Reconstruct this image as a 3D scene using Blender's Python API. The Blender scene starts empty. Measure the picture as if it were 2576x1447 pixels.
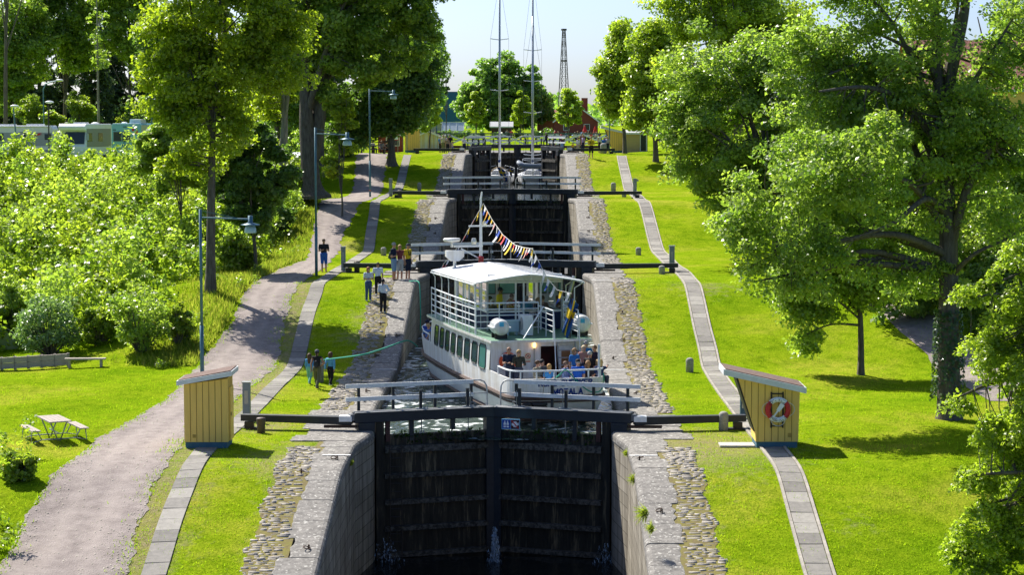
import bpy, math, random
import numpy as np
from math import sin, cos, tan, atan, atan2, pi, radians as R, sqrt
from mathutils import Vector, Matrix

# ------------------------------------------------------------------ camera, sky, sun, exposure
scene = bpy.context.scene
COL = scene.collection
F = 5143.0                      # focal length in px of a 2576 px wide picture
CAM = Vector((1.31, 0.0, 11.1))
PITCH = atan(408.5 / F)
YAW = atan(43.0 / F)
cd = bpy.data.cameras.new("camera")
cam = bpy.data.objects.new("camera", cd)
COL.objects.link(cam)
cam.location = CAM
cam.rotation_euler = (pi / 2 - PITCH, 0, YAW)
cd.sensor_width = 36.0
cd.lens = 36.0 * F / 2576.0
cd.clip_start = 0.5
cd.clip_end = 6000
scene.camera = cam

SUN_ELEV = R(47)
SUN_AZ = R(-37)                 # from +Y towards +X
S_DIR = Vector((sin(SUN_AZ) * cos(SUN_ELEV), cos(SUN_AZ) * cos(SUN_ELEV), sin(SUN_ELEV)))
world = bpy.data.worlds.new("World")
scene.world = world
world.use_nodes = True
wn = world.node_tree
bg = wn.nodes["Background"]
sky = wn.nodes.new("ShaderNodeTexSky")
sky.sky_type = 'NISHITA'
sky.sun_disc = False
sky.sun_elevation = SUN_ELEV
sky.sun_rotation = SUN_AZ
sky.altitude = 0
sky.air_density = 0.62
sky.dust_density = 1.7
sky.ozone_density = 6.0
wn.links.new(sky.outputs[0], bg.inputs[0])
bg.inputs[1].default_value = 0.10
sl = bpy.data.lights.new("sun", 'SUN')
sl.energy = 5.0
sl.angle = R(0.53)
sl.color = (1.0, 0.95, 0.85)
sun = bpy.data.objects.new("sun", sl)
COL.objects.link(sun)
sun.location = (-60, 120, 120)
sun.rotation_euler = S_DIR.to_track_quat('Z', 'Y').to_euler()
scene.view_settings.view_transform = 'Standard'
scene.view_settings.look = 'None'
scene.view_settings.gamma = 1.0
scene.view_settings.exposure = 0.92
try:
    scene.cycles.max_bounces = 8
    scene.cycles.transparent_max_bounces = 8
    scene.cycles.diffuse_bounces = 3
    scene.cycles.transmission_bounces = 6
    scene.cycles.sample_clamp_indirect = 6.0
except Exception:
    pass

# ------------------------------------------------------------------ pixel <-> world (2576 px wide picture)
_f = Vector((-sin(YAW) * cos(PITCH), cos(YAW) * cos(PITCH), -sin(PITCH)))
_r = Vector((cos(YAW), sin(YAW), 0))
_u = _r.cross(_f)

def ray(px, py):
    return _f * F + _r * (px - 1288) + _u * (723.5 - py)

def at(px, py, Y):
    d = ray(px, py)
    return CAM + d * ((Y - CAM.y) / d.y)

def atz(px, py, z):
    d = ray(px, py)
    return CAM + d * ((z - CAM.z) / d.z)

def sm(a, b, x):
    t = np.clip((x - a) / (b - a), 0, 1)
    return t * t * (3 - 2 * t)

YG = [32.0, 74.0, 116.0, 159.4, 203.3]
TZ = [-2.72, 0.0, 2.72, 5.43, 8.27]

def ease(a, b, x):               # straight slope with short rounded ends
    t = np.clip((x - a) / (b - a), 0, 1)
    e = 0.16
    lo = t * t / (2 * e * (1 - e))
    mid = (t - e / 2) / (1 - e)
    hi = 1 - (1 - t) ** 2 / (2 * e * (1 - e))
    return np.where(t < e, lo, np.where(t > 1 - e, hi, mid))

def prof(Y):
    Y = np.asarray(Y, float)
    z = np.full(Y.shape, TZ[0])
    for i in range(4):
        z = z + (TZ[i + 1] - TZ[i]) * ease(YG[i] + 18.4, YG[i + 1] - 7, Y)
    return z + 1.1 * sm(242, 320, Y) + 0.35 * sm(320, 480, Y)

def H(X, Y):
    X = np.asarray(X, float); Y = np.asarray(Y, float)
    p = prof(Y)
    ramp = np.where(Y < 95, np.minimum(p, 0), 8.27 * ease(95, 154, Y) + np.where(Y > 203, p - 8.27, 0))
    w = sm(-15.5, -24, X)
    z = p * (1 - w) + ramp * w
    # gentle swells on the right under the trees and far left
    z = z + sm(16, 30, X) * 1.0 * sm(70, 150, Y) + 0.10 * np.sin(X * 0.31 + Y * 0.13) * sm(8.5, 13, np.abs(X)) + 0.05 * np.sin(X * 0.9 - Y * 0.55) * sm(8.5, 12, np.abs(X))
    return z

def hz(X, Y):
    return float(H(X, Y))

def G(px, py, y0=40.0, y1=420.0):   # where the ray through a picture point meets the ground
    d = ray(px, py)
    ys = np.arange(y0, y1, 0.2)
    t = ys / d.y
    xs = CAM.x + d.x * t; zs = CAM.z + d.z * t
    g = zs - H(xs, ys)
    k = np.nonzero(g <= 0)[0]
    if len(k) == 0:
        k = [len(ys) - 1]
    k = k[0]
    if k > 0:
        a = g[k - 1] / (g[k - 1] - g[k] + 1e-9)
        y = ys[k - 1] + a * 0.2
    else:
        y = ys[k]
    t = y / d.y
    x = CAM.x + d.x * t
    return Vector((x, y, hz(x, y)))

def sc(Y):                        # px per metre at depth Y
    return F / Y

rnd = random.Random(11)
NP = np.random.default_rng(5)

# ------------------------------------------------------------------ scene-tree helpers
def tag(o, label=None, cat=None, group=None, kind=None):
    if label: o["label"] = label
    if cat: o["category"] = cat
    if group: o["group"] = group
    if kind: o["kind"] = kind
    return o

def thing(name, label, cat, loc=(0, 0, 0), rz=0.0, group=None):
    o = bpy.data.objects.new(name, None)
    COL.objects.link(o)
    o.location = loc
    o.rotation_euler = (0, 0, rz)
    o.empty_display_size = 0.3
    return tag(o, label, cat, group)

CHILD = {}
def par(o, p):
    o.parent = p
    CHILD.setdefault(p.name, []).append(o)

def dup(root, loc, rz=None, label=None, group=None, scale=None):
    def cp(o, p):
        c = o.copy(); COL.objects.link(c)
        if p is not None:
            par(c, p)
        for ch in CHILD.get(o.name, []):
            cp(ch, c)
        return c
    c = cp(root, None)
    c.location = loc
    if rz is not None: c.rotation_euler = (0, 0, rz)
    if label: c["label"] = label
    if group: c["group"] = group
    if scale is not None: c.scale = scale
    return c

# ------------------------------------------------------------------ materials
MATS = {}
def mat(name, col, rough=0.7, col2=None, nscale=3.0, ndetail=5, contrast=0.5, bump=0.0, bscale=None, metal=0.0,
        spec=0.4, stretch=(1, 1, 1), emit=None, alpha=None, trans=0.0, coat=0.0, vattr=None):
    m = bpy.data.materials.new(name); m.use_nodes = True
    nt = m.node_tree; N = nt.nodes; L = nt.links
    b = N["Principled BSDF"]
    b.inputs["Roughness"].default_value = rough
    b.inputs["Metallic"].default_value = metal
    b.inputs["Specular IOR Level"].default_value = spec
    b.inputs["Base Color"].default_value = (*col, 1)
    if coat: b.inputs["Coat Weight"].default_value = coat
    if trans: b.inputs["Transmission Weight"].default_value = trans
    if alpha is not None: b.inputs["Alpha"].default_value = alpha
    if emit:
        b.inputs["Emission Color"].default_value = (*emit[0], 1)
        b.inputs["Emission Strength"].default_value = emit[1]
    if col2 is not None or bump:
        tc = N.new("ShaderNodeTexCoord"); mp = N.new("ShaderNodeMapping")
        mp.inputs["Scale"].default_value = stretch
        L.new(tc.outputs["Object"], mp.inputs[0])
    if col2 is not None:
        n = N.new("ShaderNodeTexNoise"); n.inputs["Scale"].default_value = nscale; n.inputs["Detail"].default_value = ndetail
        n.inputs["Roughness"].default_value = 0.65
        L.new(mp.outputs[0], n.inputs["Vector"])
        r = N.new("ShaderNodeValToRGB")
        r.color_ramp.elements[0].position = 0.5 - 0.25 * contrast - 0.02; r.color_ramp.elements[0].color = (*col, 1)
        r.color_ramp.elements[1].position = 0.5 + 0.25 * contrast + 0.02; r.color_ramp.elements[1].color = (*col2, 1)
        L.new(n.outputs[0], r.inputs[0]); L.new(r.outputs[0], b.inputs["Base Color"])
    if bump:
        n2 = N.new("ShaderNodeTexNoise"); n2.inputs["Scale"].default_value = bscale or nscale * 3; n2.inputs["Detail"].default_value = 6
        L.new(mp.outputs[0], n2.inputs["Vector"])
        bp = N.new("ShaderNodeBump"); bp.inputs["Strength"].default_value = 1.0; bp.inputs["Distance"].default_value = bump
        L.new(n2.outputs[0], bp.inputs["Height"]); L.new(bp.outputs[0], b.inputs["Normal"])
    MATS[name] = m
    return m

_solid = {}
def solid(col, rough=0.75, spec=0.3):
    k = (round(col[0], 3), round(col[1], 3), round(col[2], 3), rough)
    if k not in _solid:
        c2 = tuple(c * 0.78 for c in col)
        _solid[k] = mat("paint_%d" % len(_solid), col, rough, c2, 6.0, 4, 0.9, spec=spec)
    return _solid[k]

def nodes_of(m):
    return m.node_tree.nodes, m.node_tree.links, m.node_tree.nodes["Principled BSDF"]

# ------------------------------------------------------------------ mesh builder
def rotz2(x, y, a):
    return x * cos(a) - y * sin(a), x * sin(a) + y * cos(a)

class MB:
    def __init__(s):
        s.v = []; s.f = []; s.m = []; s.mi = 0
    def add(s, vs, fs):
        o = len(s.v)
        s.v.extend([tuple(p) for p in vs])
        for f in fs:
            s.f.append([o + i for i in f]); s.m.append(s.mi)
        return s
    def box(s, c, d, rz=0.0, tilt=None):
        hx, hy, hh = d[0] / 2, d[1] / 2, d[2] / 2
        vs = []
        for z in (-hh, hh):
            for x, y in ((-hx, -hy), (hx, -hy), (hx, hy), (-hx, hy)):
                p = Vector((x, y, z))
                if tilt is not None: p = tilt @ p
                a, b = rotz2(p.x, p.y, rz)
                vs.append((c[0] + a, c[1] + b, c[2] + p.z))
        return s.add(vs, [(0, 3, 2, 1), (4, 5, 6, 7), (0, 1, 5, 4), (1, 2, 6, 5), (2, 3, 7, 6), (3, 0, 4, 7)])
    def bar(s, p, q, w, h=None, up=(0, 0, 1), w2=None, h2=None):
        p = Vector(p); q = Vector(q); h = h or w; w2 = w2 or w; h2 = h2 or h
        d = (q - p).normalized(); u = Vector(up)
        if abs(d.dot(u)) > 0.98: u = Vector((0, 1, 0))
        r = d.cross(u).normalized(); u = r.cross(d)
        vs = []
        for c, a, b in ((p, w, h), (q, w2, h2)):
            for i, j in ((-1, -1), (1, -1), (1, 1), (-1, 1)):
                vs.append(c + r * (i * a / 2) + u * (j * b / 2))
        return s.add(vs, [(3, 2, 1, 0), (4, 5, 6, 7), (0, 1, 5, 4), (1, 2, 6, 5), (2, 3, 7, 6), (3, 0, 4, 7)])
    def tube(s, pts, r, n=8, closed=False, cap=True):
        pts = [Vector(p) for p in pts]; k = len(pts)
        rr = r if hasattr(r, '__len__') else [r] * k
        vs = []; prev = None
        for i in range(k):
            if closed: d = pts[(i + 1) % k] - pts[i - 1]
            else: d = pts[min(i + 1, k - 1)] - pts[max(i - 1, 0)]
            d = d.normalized() if d.length > 1e-9 else Vector((0, 0, 1))
            if prev is None:
                a = Vector((0, 0, 1)) if abs(d.z) < 0.9 else Vector((1, 0, 0))
                x = d.cross(a).normalized()
            else:
                x = (prev - d * prev.dot(d))
                x = x.normalized() if x.length > 1e-6 else d.orthogonal().normalized()
            prev = x; y = d.cross(x)
            for j in range(n):
                t = 2 * pi * j / n
                vs.append(pts[i] + x * (cos(t) * rr[i]) + y * (sin(t) * rr[i]))
        fs = []
        for i in range(k if closed else k - 1):
            a = i * n; b = ((i + 1) % k) * n
            for j in range(n):
                fs.append((a + j, a + (j + 1) % n, b + (j + 1) % n, b + j))
        if cap and not closed:
            fs.append(tuple(range(n - 1, -1, -1))); fs.append(tuple((k - 1) * n + j for j in range(n)))
        return s.add(vs, fs)
    def lathe(s, prof_, c=(0, 0, 0), n=16, axis='z'):
        vs = []; fs = []; k = len(prof_)
        for r, z in prof_:
            for j in range(n):
                t = 2 * pi * j / n
                p = (r * cos(t), r * sin(t), z)
                if axis == 'x': p = (p[2], p[0], p[1])
                elif axis == 'y': p = (p[0], p[2], p[1])
                vs.append((c[0] + p[0], c[1] + p[1], c[2] + p[2]))
        for i in range(k - 1):
            for j in range(n):
                fs.append((i * n + j, i * n + (j + 1) % n, (i + 1) * n + (j + 1) % n, (i + 1) * n + j))
        fs.append(tuple(range(n - 1, -1, -1))); fs.append(tuple((k - 1) * n + j for j in range(n)))
        return s.add(vs, fs)
    def prism(s, poly, a, b, axis='y'):
        # polygon in the plane normal to axis, extruded from a to b
        def P(u, v, w):
            return {'y': (u, w, v), 'x': (w, u, v), 'z': (u, v, w)}[axis]
        n = len(poly)
        vs = [P(u, v, a) for u, v in poly] + [P(u, v, b) for u, v in poly]
        fs = [tuple(range(n)), tuple(range(2 * n - 1, n - 1, -1))]
        for i in range(n):
            fs.append((i, i + n, (i + 1) % n + n, (i + 1) % n))
        return s.add(vs, fs)
    def sphere(s, c, r, nu=12, nv=8):
        rr = r if hasattr(r, '__len__') else (r, r, r)
        vs = []; fs = []
        for i in range(nv + 1):
            t = pi * i / nv
            for j in range(nu):
                a = 2 * pi * j / nu
                vs.append((c[0] + rr[0] * sin(t) * cos(a), c[1] + rr[1] * sin(t) * sin(a), c[2] + rr[2] * cos(t)))
        for i in range(nv):
            for j in range(nu):
                fs.append((i * nu + j, (i + 1) * nu + j, (i + 1) * nu + (j + 1) % nu, i * nu + (j + 1) % nu))
        return s.add(vs, fs)
    def grid(s, P, closed_u=False):
        nu = len(P); nv = len(P[0])
        vs = [p for row in P for p in row]; fs = []
        for i in range(nu if closed_u else nu - 1):
            for j in range(nv - 1):
                a = i * nv; b = ((i + 1) % nu) * nv
                fs.append((a + j, b + j, b + j + 1, a + j + 1))
        return s.add(vs, fs)
    def build(s, name, mats, parent=None, smooth=False, world_=False, bevel=0.0):
        me = bpy.data.meshes.new(name)
        vs = s.v
        if parent is not None and world_:
            c, a = parent.location, -parent.rotation_euler[2]
            out = []
            for p in vs:
                x, y = rotz2(p[0] - c[0], p[1] - c[1], a)
                out.append((x, y, p[2] - c[2]))
            vs = out
        me.from_pydata(vs, [], s.f)
        if not isinstance(mats, (list, tuple)): mats = [mats]
        for m in mats: me.materials.append(m)
        if len(mats) > 1: me.polygons.foreach_set("material_index", s.m)
        if smooth: me.polygons.foreach_set("use_smooth", [True] * len(me.polygons))
        me.update()
        o = bpy.data.objects.new(name, me); COL.objects.link(o)
        if parent is not None: par(o, parent)
        if bevel:
            bm_ = o.modifiers.new("bevel", 'BEVEL'); bm_.width = bevel; bm_.segments = 2; bm_.limit_method = 'ANGLE'
        return o

def npmesh(name, v, f, mats, parent=None, attr=None, smooth=False):
    """v (n,3) f (m,k) numpy -> object, fast"""
    me = bpy.data.meshes.new(name)
    n, k = f.shape
    me.vertices.add(len(v)); me.vertices.foreach_set("co", v.astype(np.float32).ravel())
    me.loops.add(n * k); me.loops.foreach_set("vertex_index", f.astype(np.int32).ravel())
    me.polygons.add(n)
    me.polygons.foreach_set("loop_start", np.arange(0, n * k, k, dtype=np.int32))
    me.polygons.foreach_set("loop_total", np.full(n, k, dtype=np.int32))
    if not isinstance(mats, (list, tuple)): mats = [mats]
    for m in mats: me.materials.append(m)
    if attr is not None:
        a = me.attributes.new("tint", 'FLOAT', 'FACE'); a.data.foreach_set("value", attr.astype(np.float32))
    if smooth: me.polygons.foreach_set("use_smooth", np.ones(n, dtype=bool))
    me.update(calc_edges=True); me.validate()
    o = bpy.data.objects.new(name, me); COL.objects.link(o)
    if parent is not None: par(o, parent)
    return o
# ================================================================== ground materials
def grass_mat():
    m = mat("grass", (0.1, 0.2, 0.02), 0.95, spec=0.0)
    N, L, b = nodes_of(m)
    tc = N.new("ShaderNodeTexCoord")
    def noise(s, d=5, stretch=(1, 1, 1), rough=0.6):
        mp = N.new("ShaderNodeMapping"); mp.inputs["Scale"].default_value = stretch
        L.new(tc.outputs["Object"], mp.inputs[0])
        n = N.new("ShaderNodeTexNoise"); n.inputs["Scale"].default_value = s; n.inputs["Detail"].default_value = d
        n.inputs["Roughness"].default_value = rough
        L.new(mp.outputs[0], n.inputs["Vector"]); return n.outputs[0]
    def ramp(src, stops):
        r = N.new("ShaderNodeValToRGB")
        e = r.color_ramp.elements
        while len(e) < len(stops): e.new(0.5)
        for k, (p, c) in enumerate(stops):
            e[k].position = p; e[k].color = (*c, 1)
        L.new(src, r.inputs[0]); return r.outputs[0]
    def mix(fac, a, c, mode='MIX'):
        x = N.new("ShaderNodeMix"); x.data_type = 'RGBA'; x.blend_type = mode
        if hasattr(fac, 'links'): L.new(fac, x.inputs[0])
        else: x.inputs[0].default_value = fac
        L.new(a, x.inputs[6])
        if hasattr(c, 'links'): L.new(c, x.inputs[7])
        else: x.inputs[7].default_value = (*c, 1)
        return x.outputs[2]
    big = ramp(noise(0.16, 4), [(0.32, (0.145, 0.250, 0.006)), (0.5, (0.215, 0.305, 0.010)), (0.68, (0.315, 0.330, 0.035))])
    med = ramp(noise(1.7, 6, (1, 0.8, 1), 0.75), [(0.32, (0.42, 0.55, 0.3)), (0.52, (1, 1, 1)), (0.72, (1.3, 1.12, 1.35))])
    fine = ramp(noise(15, 3, (1, 0.5, 1), 0.75), [(0.3, (0.40, 0.48, 0.3)), (0.52, (1, 1, 1)), (0.75, (1.35, 1.2, 1.6))])  # fine dark streaks put the shadows among the grass into the colour
    c = mix(0.75, big, med, 'MULTIPLY'); c = mix(0.85, c, fine, 'MULTIPLY')
    at_ = N.new("ShaderNodeAttribute"); at_.attribute_name = "dry"
    mt = N.new("ShaderNodeMath"); mt.operation = 'MULTIPLY_ADD'; L.new(noise(2.3, 6, rough=0.75), mt.inputs[0]); mt.inputs[1].default_value = 2.4; mt.inputs[2].default_value = -1.52
    ad = N.new("ShaderNodeMath"); ad.operation = 'ADD'; L.new(mt.outputs[0], ad.inputs[0])
    m2 = N.new("ShaderNodeMath"); m2.operation = 'MULTIPLY'; L.new(at_.outputs["Fac"], m2.inputs[0]); m2.inputs[1].default_value = 1.35
    L.new(m2.outputs[0], ad.inputs[1]); ad.use_clamp = True
    dirt = ramp(noise(9, 5, rough=0.7), [(0.35, (0.19, 0.165, 0.075)), (0.65, (0.33, 0.28, 0.17))])
    c = mix(ad.outputs[0], c, dirt)
    L.new(c, b.inputs["Base Color"])
    bp = N.new("ShaderNodeBump"); bp.inputs["Strength"].default_value = 1.0; bp.inputs["Distance"].default_value = 0.09
    L.new(noise(11, 6, (1, 0.6, 1), 0.75), bp.inputs["Height"]); L.new(bp.outputs[0], b.inputs["Normal"])
    return m

M_GRASS = grass_mat()
M_GRAVEL = mat("gravel", (0.165, 0.138, 0.130), 0.95, (0.33, 0.285, 0.265), 2.2, 9, 0.9, bump=0.03, bscale=22, spec=0.1)
M_SLAB = mat("slab_concrete", (0.181, 0.171, 0.157), 0.9, (0.268, 0.249, 0.225), 5.0, 6, 0.8, bump=0.006, bscale=30, spec=0.15)
M_COPING = mat("granite_coping", (0.121, 0.113, 0.104), 0.85, (0.257, 0.240, 0.220), 5.0, 9, 0.55, bump=0.012, bscale=16, spec=0.2)
M_COBBLE = mat("cobble_stone", (0.240, 0.216, 0.186), 0.9, (0.432, 0.396, 0.348), 2.2, 7, 0.8, bump=0.02, bscale=10, spec=0.15)
M_DIRT = mat("cobble_bed", (0.156, 0.120, 0.072), 0.95, (0.192, 0.180, 0.048), 3.5, 7, 0.6, bump=0.02, bscale=14, spec=0.05)

def lichen(m, scale=7.0, thr=0.60, col=(0.42, 0.405, 0.37)):
    N, L, b = nodes_of(m)
    src = b.inputs["Base Color"].links[0].from_socket
    tc = N.new("ShaderNodeTexCoord"); n = N.new("ShaderNodeTexNoise"); n.inputs["Scale"].default_value = scale; n.inputs["Detail"].default_value = 2
    L.new(tc.outputs["Object"], n.inputs["Vector"])
    r = N.new("ShaderNodeValToRGB"); r.color_ramp.elements[0].position = thr; r.color_ramp.elements[1].position = thr + 0.035
    L.new(n.outputs[0], r.inputs[0])
    x = N.new("ShaderNodeMix"); x.data_type = 'RGBA'; L.new(r.outputs[0], x.inputs[0]); L.new(src, x.inputs[6]); x.inputs[7].default_value = (*col, 1)
    L.new(x.outputs[2], b.inputs["Base Color"])
lichen(M_COPING, 9, 0.62)

def wall_mat():
    m = mat("lock_masonry", (0.3, 0.28, 0.25), 0.85, spec=0.2)
    N, L, b = nodes_of(m)
    tc = N.new("ShaderNodeTexCoord"); sp = N.new("ShaderNodeSeparateXYZ"); cb = N.new("ShaderNodeCombineXYZ")
    L.new(tc.outputs["Object"], sp.inputs[0]); L.new(sp.outputs[1], cb.inputs[0]); L.new(sp.outputs[2], cb.inputs[1])
    br = N.new("ShaderNodeTexBrick"); L.new(cb.outputs[0], br.inputs["Vector"])
    br.inputs["Color1"].default_value = (0.27, 0.25, 0.215, 1); br.inputs["Color2"].default_value = (0.36, 0.335, 0.295, 1)
    br.inputs["Mortar"].default_value = (0.12, 0.108, 0.088, 1)
    br.inputs["Scale"].default_value = 1.0; br.inputs["Brick Width"].default_value = 1.5; br.inputs["Row Height"].default_value = 0.46
    br.inputs["Mortar Size"].default_value = 0.016; br.inputs["Mortar Smooth"].default_value = 0.3; br.inputs["Bias"].default_value = 0.0
    n = N.new("ShaderNodeTexNoise"); n.inputs["Scale"].default_value = 1.6; n.inputs["Detail"].default_value = 8; n.inputs["Roughness"].default_value = 0.7
    mp = N.new("ShaderNodeMapping"); mp.inputs["Scale"].default_value = (1.4, 1.4, 0.18); L.new(tc.outputs["Object"], mp.inputs[0]); L.new(mp.outputs[0], n.inputs["Vector"])
    r = N.new("ShaderNodeValToRGB"); r.color_ramp.elements[0].position = 0.32; r.color_ramp.elements[0].color = (0.28, 0.24, 0.18, 1)
    r.color_ramp.elements[1].position = 0.62; r.color_ramp.elements[1].color = (1.15, 1.12, 1.05, 1)
    L.new(n.outputs[0], r.inputs[0])
    x = N.new("ShaderNodeMix"); x.data_type = 'RGBA'; x.blend_type = 'MULTIPLY'; x.inputs[0].default_value = 1
    L.new(br.outputs[0], x.inputs[6]); L.new(r.outputs[0], x.inputs[7]); L.new(x.outputs[2], b.inputs["Base Color"])
    bp = N.new("ShaderNodeBump"); bp.inputs["Distance"].default_value = 0.03; L.new(n.outputs[0], bp.inputs["Height"]); L.new(bp.outputs[0], b.inputs["Normal"])
    return m
M_WALL = wall_mat()

def water_mat(name, base, foam, rip=0.05, scale=2.2, thr=0.58, rough=0.06):
    m = mat(name, base, rough, spec=0.5)
    N, L, b = nodes_of(m)
    b.inputs["IOR"].default_value = 1.33
    tc = N.new("ShaderNodeTexCoord")
    def noise(s, d, st=(1, 1, 1), dist=0.0):
        mp = N.new("ShaderNodeMapping"); mp.inputs["Scale"].default_value = st; L.new(tc.outputs["Object"], mp.inputs[0])
        n = N.new("ShaderNodeTexNoise"); n.inputs["Scale"].default_value = s; n.inputs["Detail"].default_value = d; n.inputs["Distortion"].default_value = dist
        L.new(mp.outputs[0], n.inputs["Vector"]); return n.outputs[0]
    bp = N.new("ShaderNodeBump"); bp.inputs["Distance"].default_value = rip; L.new(noise(scale, 5, (1, 0.45, 1), 0.6), bp.inputs["Height"])
    L.new(bp.outputs[0], b.inputs["Normal"])
    if foam:
        n = noise(1.3, 8, (1, 0.7, 1), 1.2)
        r = N.new("ShaderNodeValToRGB"); r.color_ramp.elements[0].position = thr; r.color_ramp.elements[1].position = thr + 0.09
        L.new(n, r.inputs[0])
        x = N.new("ShaderNodeMix"); x.data_type = 'RGBA'; L.new(r.outputs[0], x.inputs[0])
        x.inputs[6].default_value = (*base, 1); x.inputs[7].default_value = (0.62, 0.66, 0.66, 1); L.new(x.outputs[2], b.inputs["Base Color"])
        mr = N.new("ShaderNodeMapRange"); L.new(r.outputs[0], mr.inputs[0]); mr.inputs[3].default_value = rough; mr.inputs[4].default_value = 0.6
        L.new(mr.outputs[0], b.inputs["Roughness"])
    return m
M_WATER_CALM = water_mat("water_calm", (0.018, 0.024, 0.02), False, 0.03, 3.0)
M_WATER_FOAM = water_mat("water_foaming", (0.045, 0.065, 0.048), True, 0.11, 2.4, 0.545, 0.1)
M_WATER_DARK = water_mat("water_dark", (0.008, 0.010, 0.010), False, 0.05, 1.6)

def edge(pts):
    w = [G(*p) for p in pts]
    w.sort(key=lambda p: p.y)
    Y = np.array([p.y for p in w]); X = np.array([p.x for p in w])
    return Y, X
GL = edge([(-170, 1560), (-60, 1490), (20, 1400), (75, 1290), (128, 1207), (190, 1156), (246, 1105), (334, 1058), (411, 1012), (472, 951), (513, 899), (554, 853), (590, 807), (606, 755), (635, 718), (700, 680), (770, 655), (785, 600), (797, 540), (810, 505), (880, 490), (892, 450), (897, 390)])
GR = edge([(290, 1560), (300, 1500), (320, 1447), (345, 1330), (385, 1230), (420, 1170), (455, 1120), (520, 1060), (590, 1010), (650, 960), (693, 925), (703, 880), (715, 820), (735, 745), (775, 700), (820, 672), (848, 640), (862, 590), (885, 555), (925, 505), (950, 495), (965, 450), (975, 390)])
GR_ = GR
# ================================================================== lawn (one sheet, a slot for the canal)
IN = 5.72
CANAL_END = 232.0
xs = sorted(set([-IN, IN] + [s * (IN + d) for s in (-1, 1) for d in list(np.arange(0.35, 26, 0.55)) + list(np.arange(26, 60, 2.0)) + list(np.arange(60, 160, 8)) + [200, 300, 500, 900, 2000, 4000]] + [-3, 0, 3]))
ys = list(np.arange(14, 40, 2.0)) + list(np.arange(40, 232, 0.5)) + list(np.arange(232, 330, 2)) + list(np.arange(330, 520, 8)) + [560, 640, 760, 950, 1300, 2000, 3200, 5200]
XA = np.array(xs); YA = np.array(ys)
gx, gy = np.meshgrid(XA, YA)
gz = H(gx, gy)
V = np.stack([gx, gy, gz], -1).reshape(-1, 3)
nx = len(xs)
fl = []
for j in range(len(ys) - 1):
    for i in range(nx - 1):
        cx_ = (xs[i] + xs[i + 1]) / 2
        if abs(cx_) < IN and ys[j] < CANAL_END: continue
        a = j * nx + i
        fl.append((a, a + 1, a + nx + 1, a + nx))
lawn = npmesh("lawn", V, np.array(fl), M_GRASS)
tag(lawn, "sunlit green lawn sloping down in terraces on both banks of the lock flight", "lawn", kind="structure")
spots = [(775, 1160, 2.6, .8), (1700, 1130, 4.2, .8), (1780, 1118, 3, .7), (900, 850, 1.6, .55), (930, 800, 1.5, .5), (660, 1075, 1.4, .8), (1110, 690, 1.5, .5), (1765, 720, 2.0, .55),
         (400, 1250, 1.6, .75), (365, 1360, 1.6, .7), (430, 1150, 1.4, .6), (1560, 700, 1.5, .5), (1700, 690, 1.5, .4), (2150, 1320, 1.3, .25), (690, 960, 1.0, .5), (720, 880, .8, .5),
         (1880, 1090, 1.2, .5), (1640, 1140, 1.6, .6), (760, 740, 1.2, .5), (870, 620, 1.5, .5), (760, 1120, 1.5, .5), (1550, 1030, 1.4, .4), (600, 1110, 1.2, .35)]
dry = np.zeros(len(V))
for px, py, rad, amt in spots:
    p = G(px, py)
    d2 = ((V[:, 0] - p.x) ** 2 + ((V[:, 1] - p.y) * 0.8) ** 2) / rad ** 2
    dry = np.maximum(dry, amt * np.exp(-d2))
_xr = np.interp(V[:, 1], *GR_) ; dry = np.maximum(dry, 0.78 * np.exp(-((V[:, 0] - _xr - .45) / .95) ** 2) * (V[:, 1] < 112) * (V[:, 1] > 46))
dry = np.maximum(dry, 0.42 * np.exp(-((np.abs(V[:, 0]) - 6.2) / 1.0) ** 2) * (V[:, 1] < 232))
a_ = lawn.data.attributes.new("dry", 'FLOAT', 'POINT'); a_.data.foreach_set("value", dry.astype(np.float32))
lawn.data.polygons.foreach_set("use_smooth", np.ones(len(lawn.data.polygons), dtype=bool))

# ================================================================== gravel path and slab paths
def wob(y, s, k):
    return (np.sin(y * 1.7 + s) * 0.5 + np.sin(y * 4.1 + 2 * s) * 0.3 + np.sin(y * 9.3 + 3 * s) * 0.22 + np.sin(y * 19.7 + s) * 0.15) * k
yy = np.arange(44, 206, 0.16)
rows = []
for y in yy:
    xl = float(np.interp(y, *GL) + wob(y, 1.0, 0.14)); xr = float(np.interp(y, *GR) + wob(y, 2.6, 0.16))
    rows.append([(xl + (xr - xl) * t, y, hz(xl + (xr - xl) * t, y) + 0.02 + 0.012 * sin(pi * t)) for t in np.linspace(0, 1, 13)])
gp = MB().grid(rows).build("gravel_path", M_GRAVEL, smooth=True)
_t = np.tile(np.linspace(0, 1, 13), len(yy)); _y = np.repeat(yy, 13)
_c = .48 + .06 * np.sin(_y * .11); _tr = np.maximum(np.exp(-((_t - _c - .17) / .09) ** 2), np.exp(-((_t - _c + .17) / .09) ** 2))
a_ = gp.data.attributes.new("track", 'FLOAT', 'POINT'); a_.data.foreach_set("value", _tr.astype(np.float32))
_N, _L, _b = nodes_of(M_GRAVEL)
_at = _N.new("ShaderNodeAttribute"); _at.attribute_name = "track"; _src = _b.inputs["Base Color"].links[0].from_socket
_mx = _N.new("ShaderNodeMix"); _mx.data_type = 'RGBA'; _ml = _N.new("ShaderNodeMath"); _ml.operation = 'MULTIPLY'; _ml.inputs[1].default_value = .4
_L.new(_at.outputs["Fac"], _ml.inputs[0]); _L.new(_ml.outputs[0], _mx.inputs[0]); _L.new(_src, _mx.inputs[6]); _mx.inputs[7].default_value = (.37, .32, .29, 1); _L.new(_mx.outputs[2], _b.inputs["Base Color"])
_g = np.random.default_rng(61); _n = 9000; _py = 47 + 75 * _g.random(_n) ** 1.6; _a = np.interp(_py, *GL); _bb = np.interp(_py, *GR)
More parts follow.
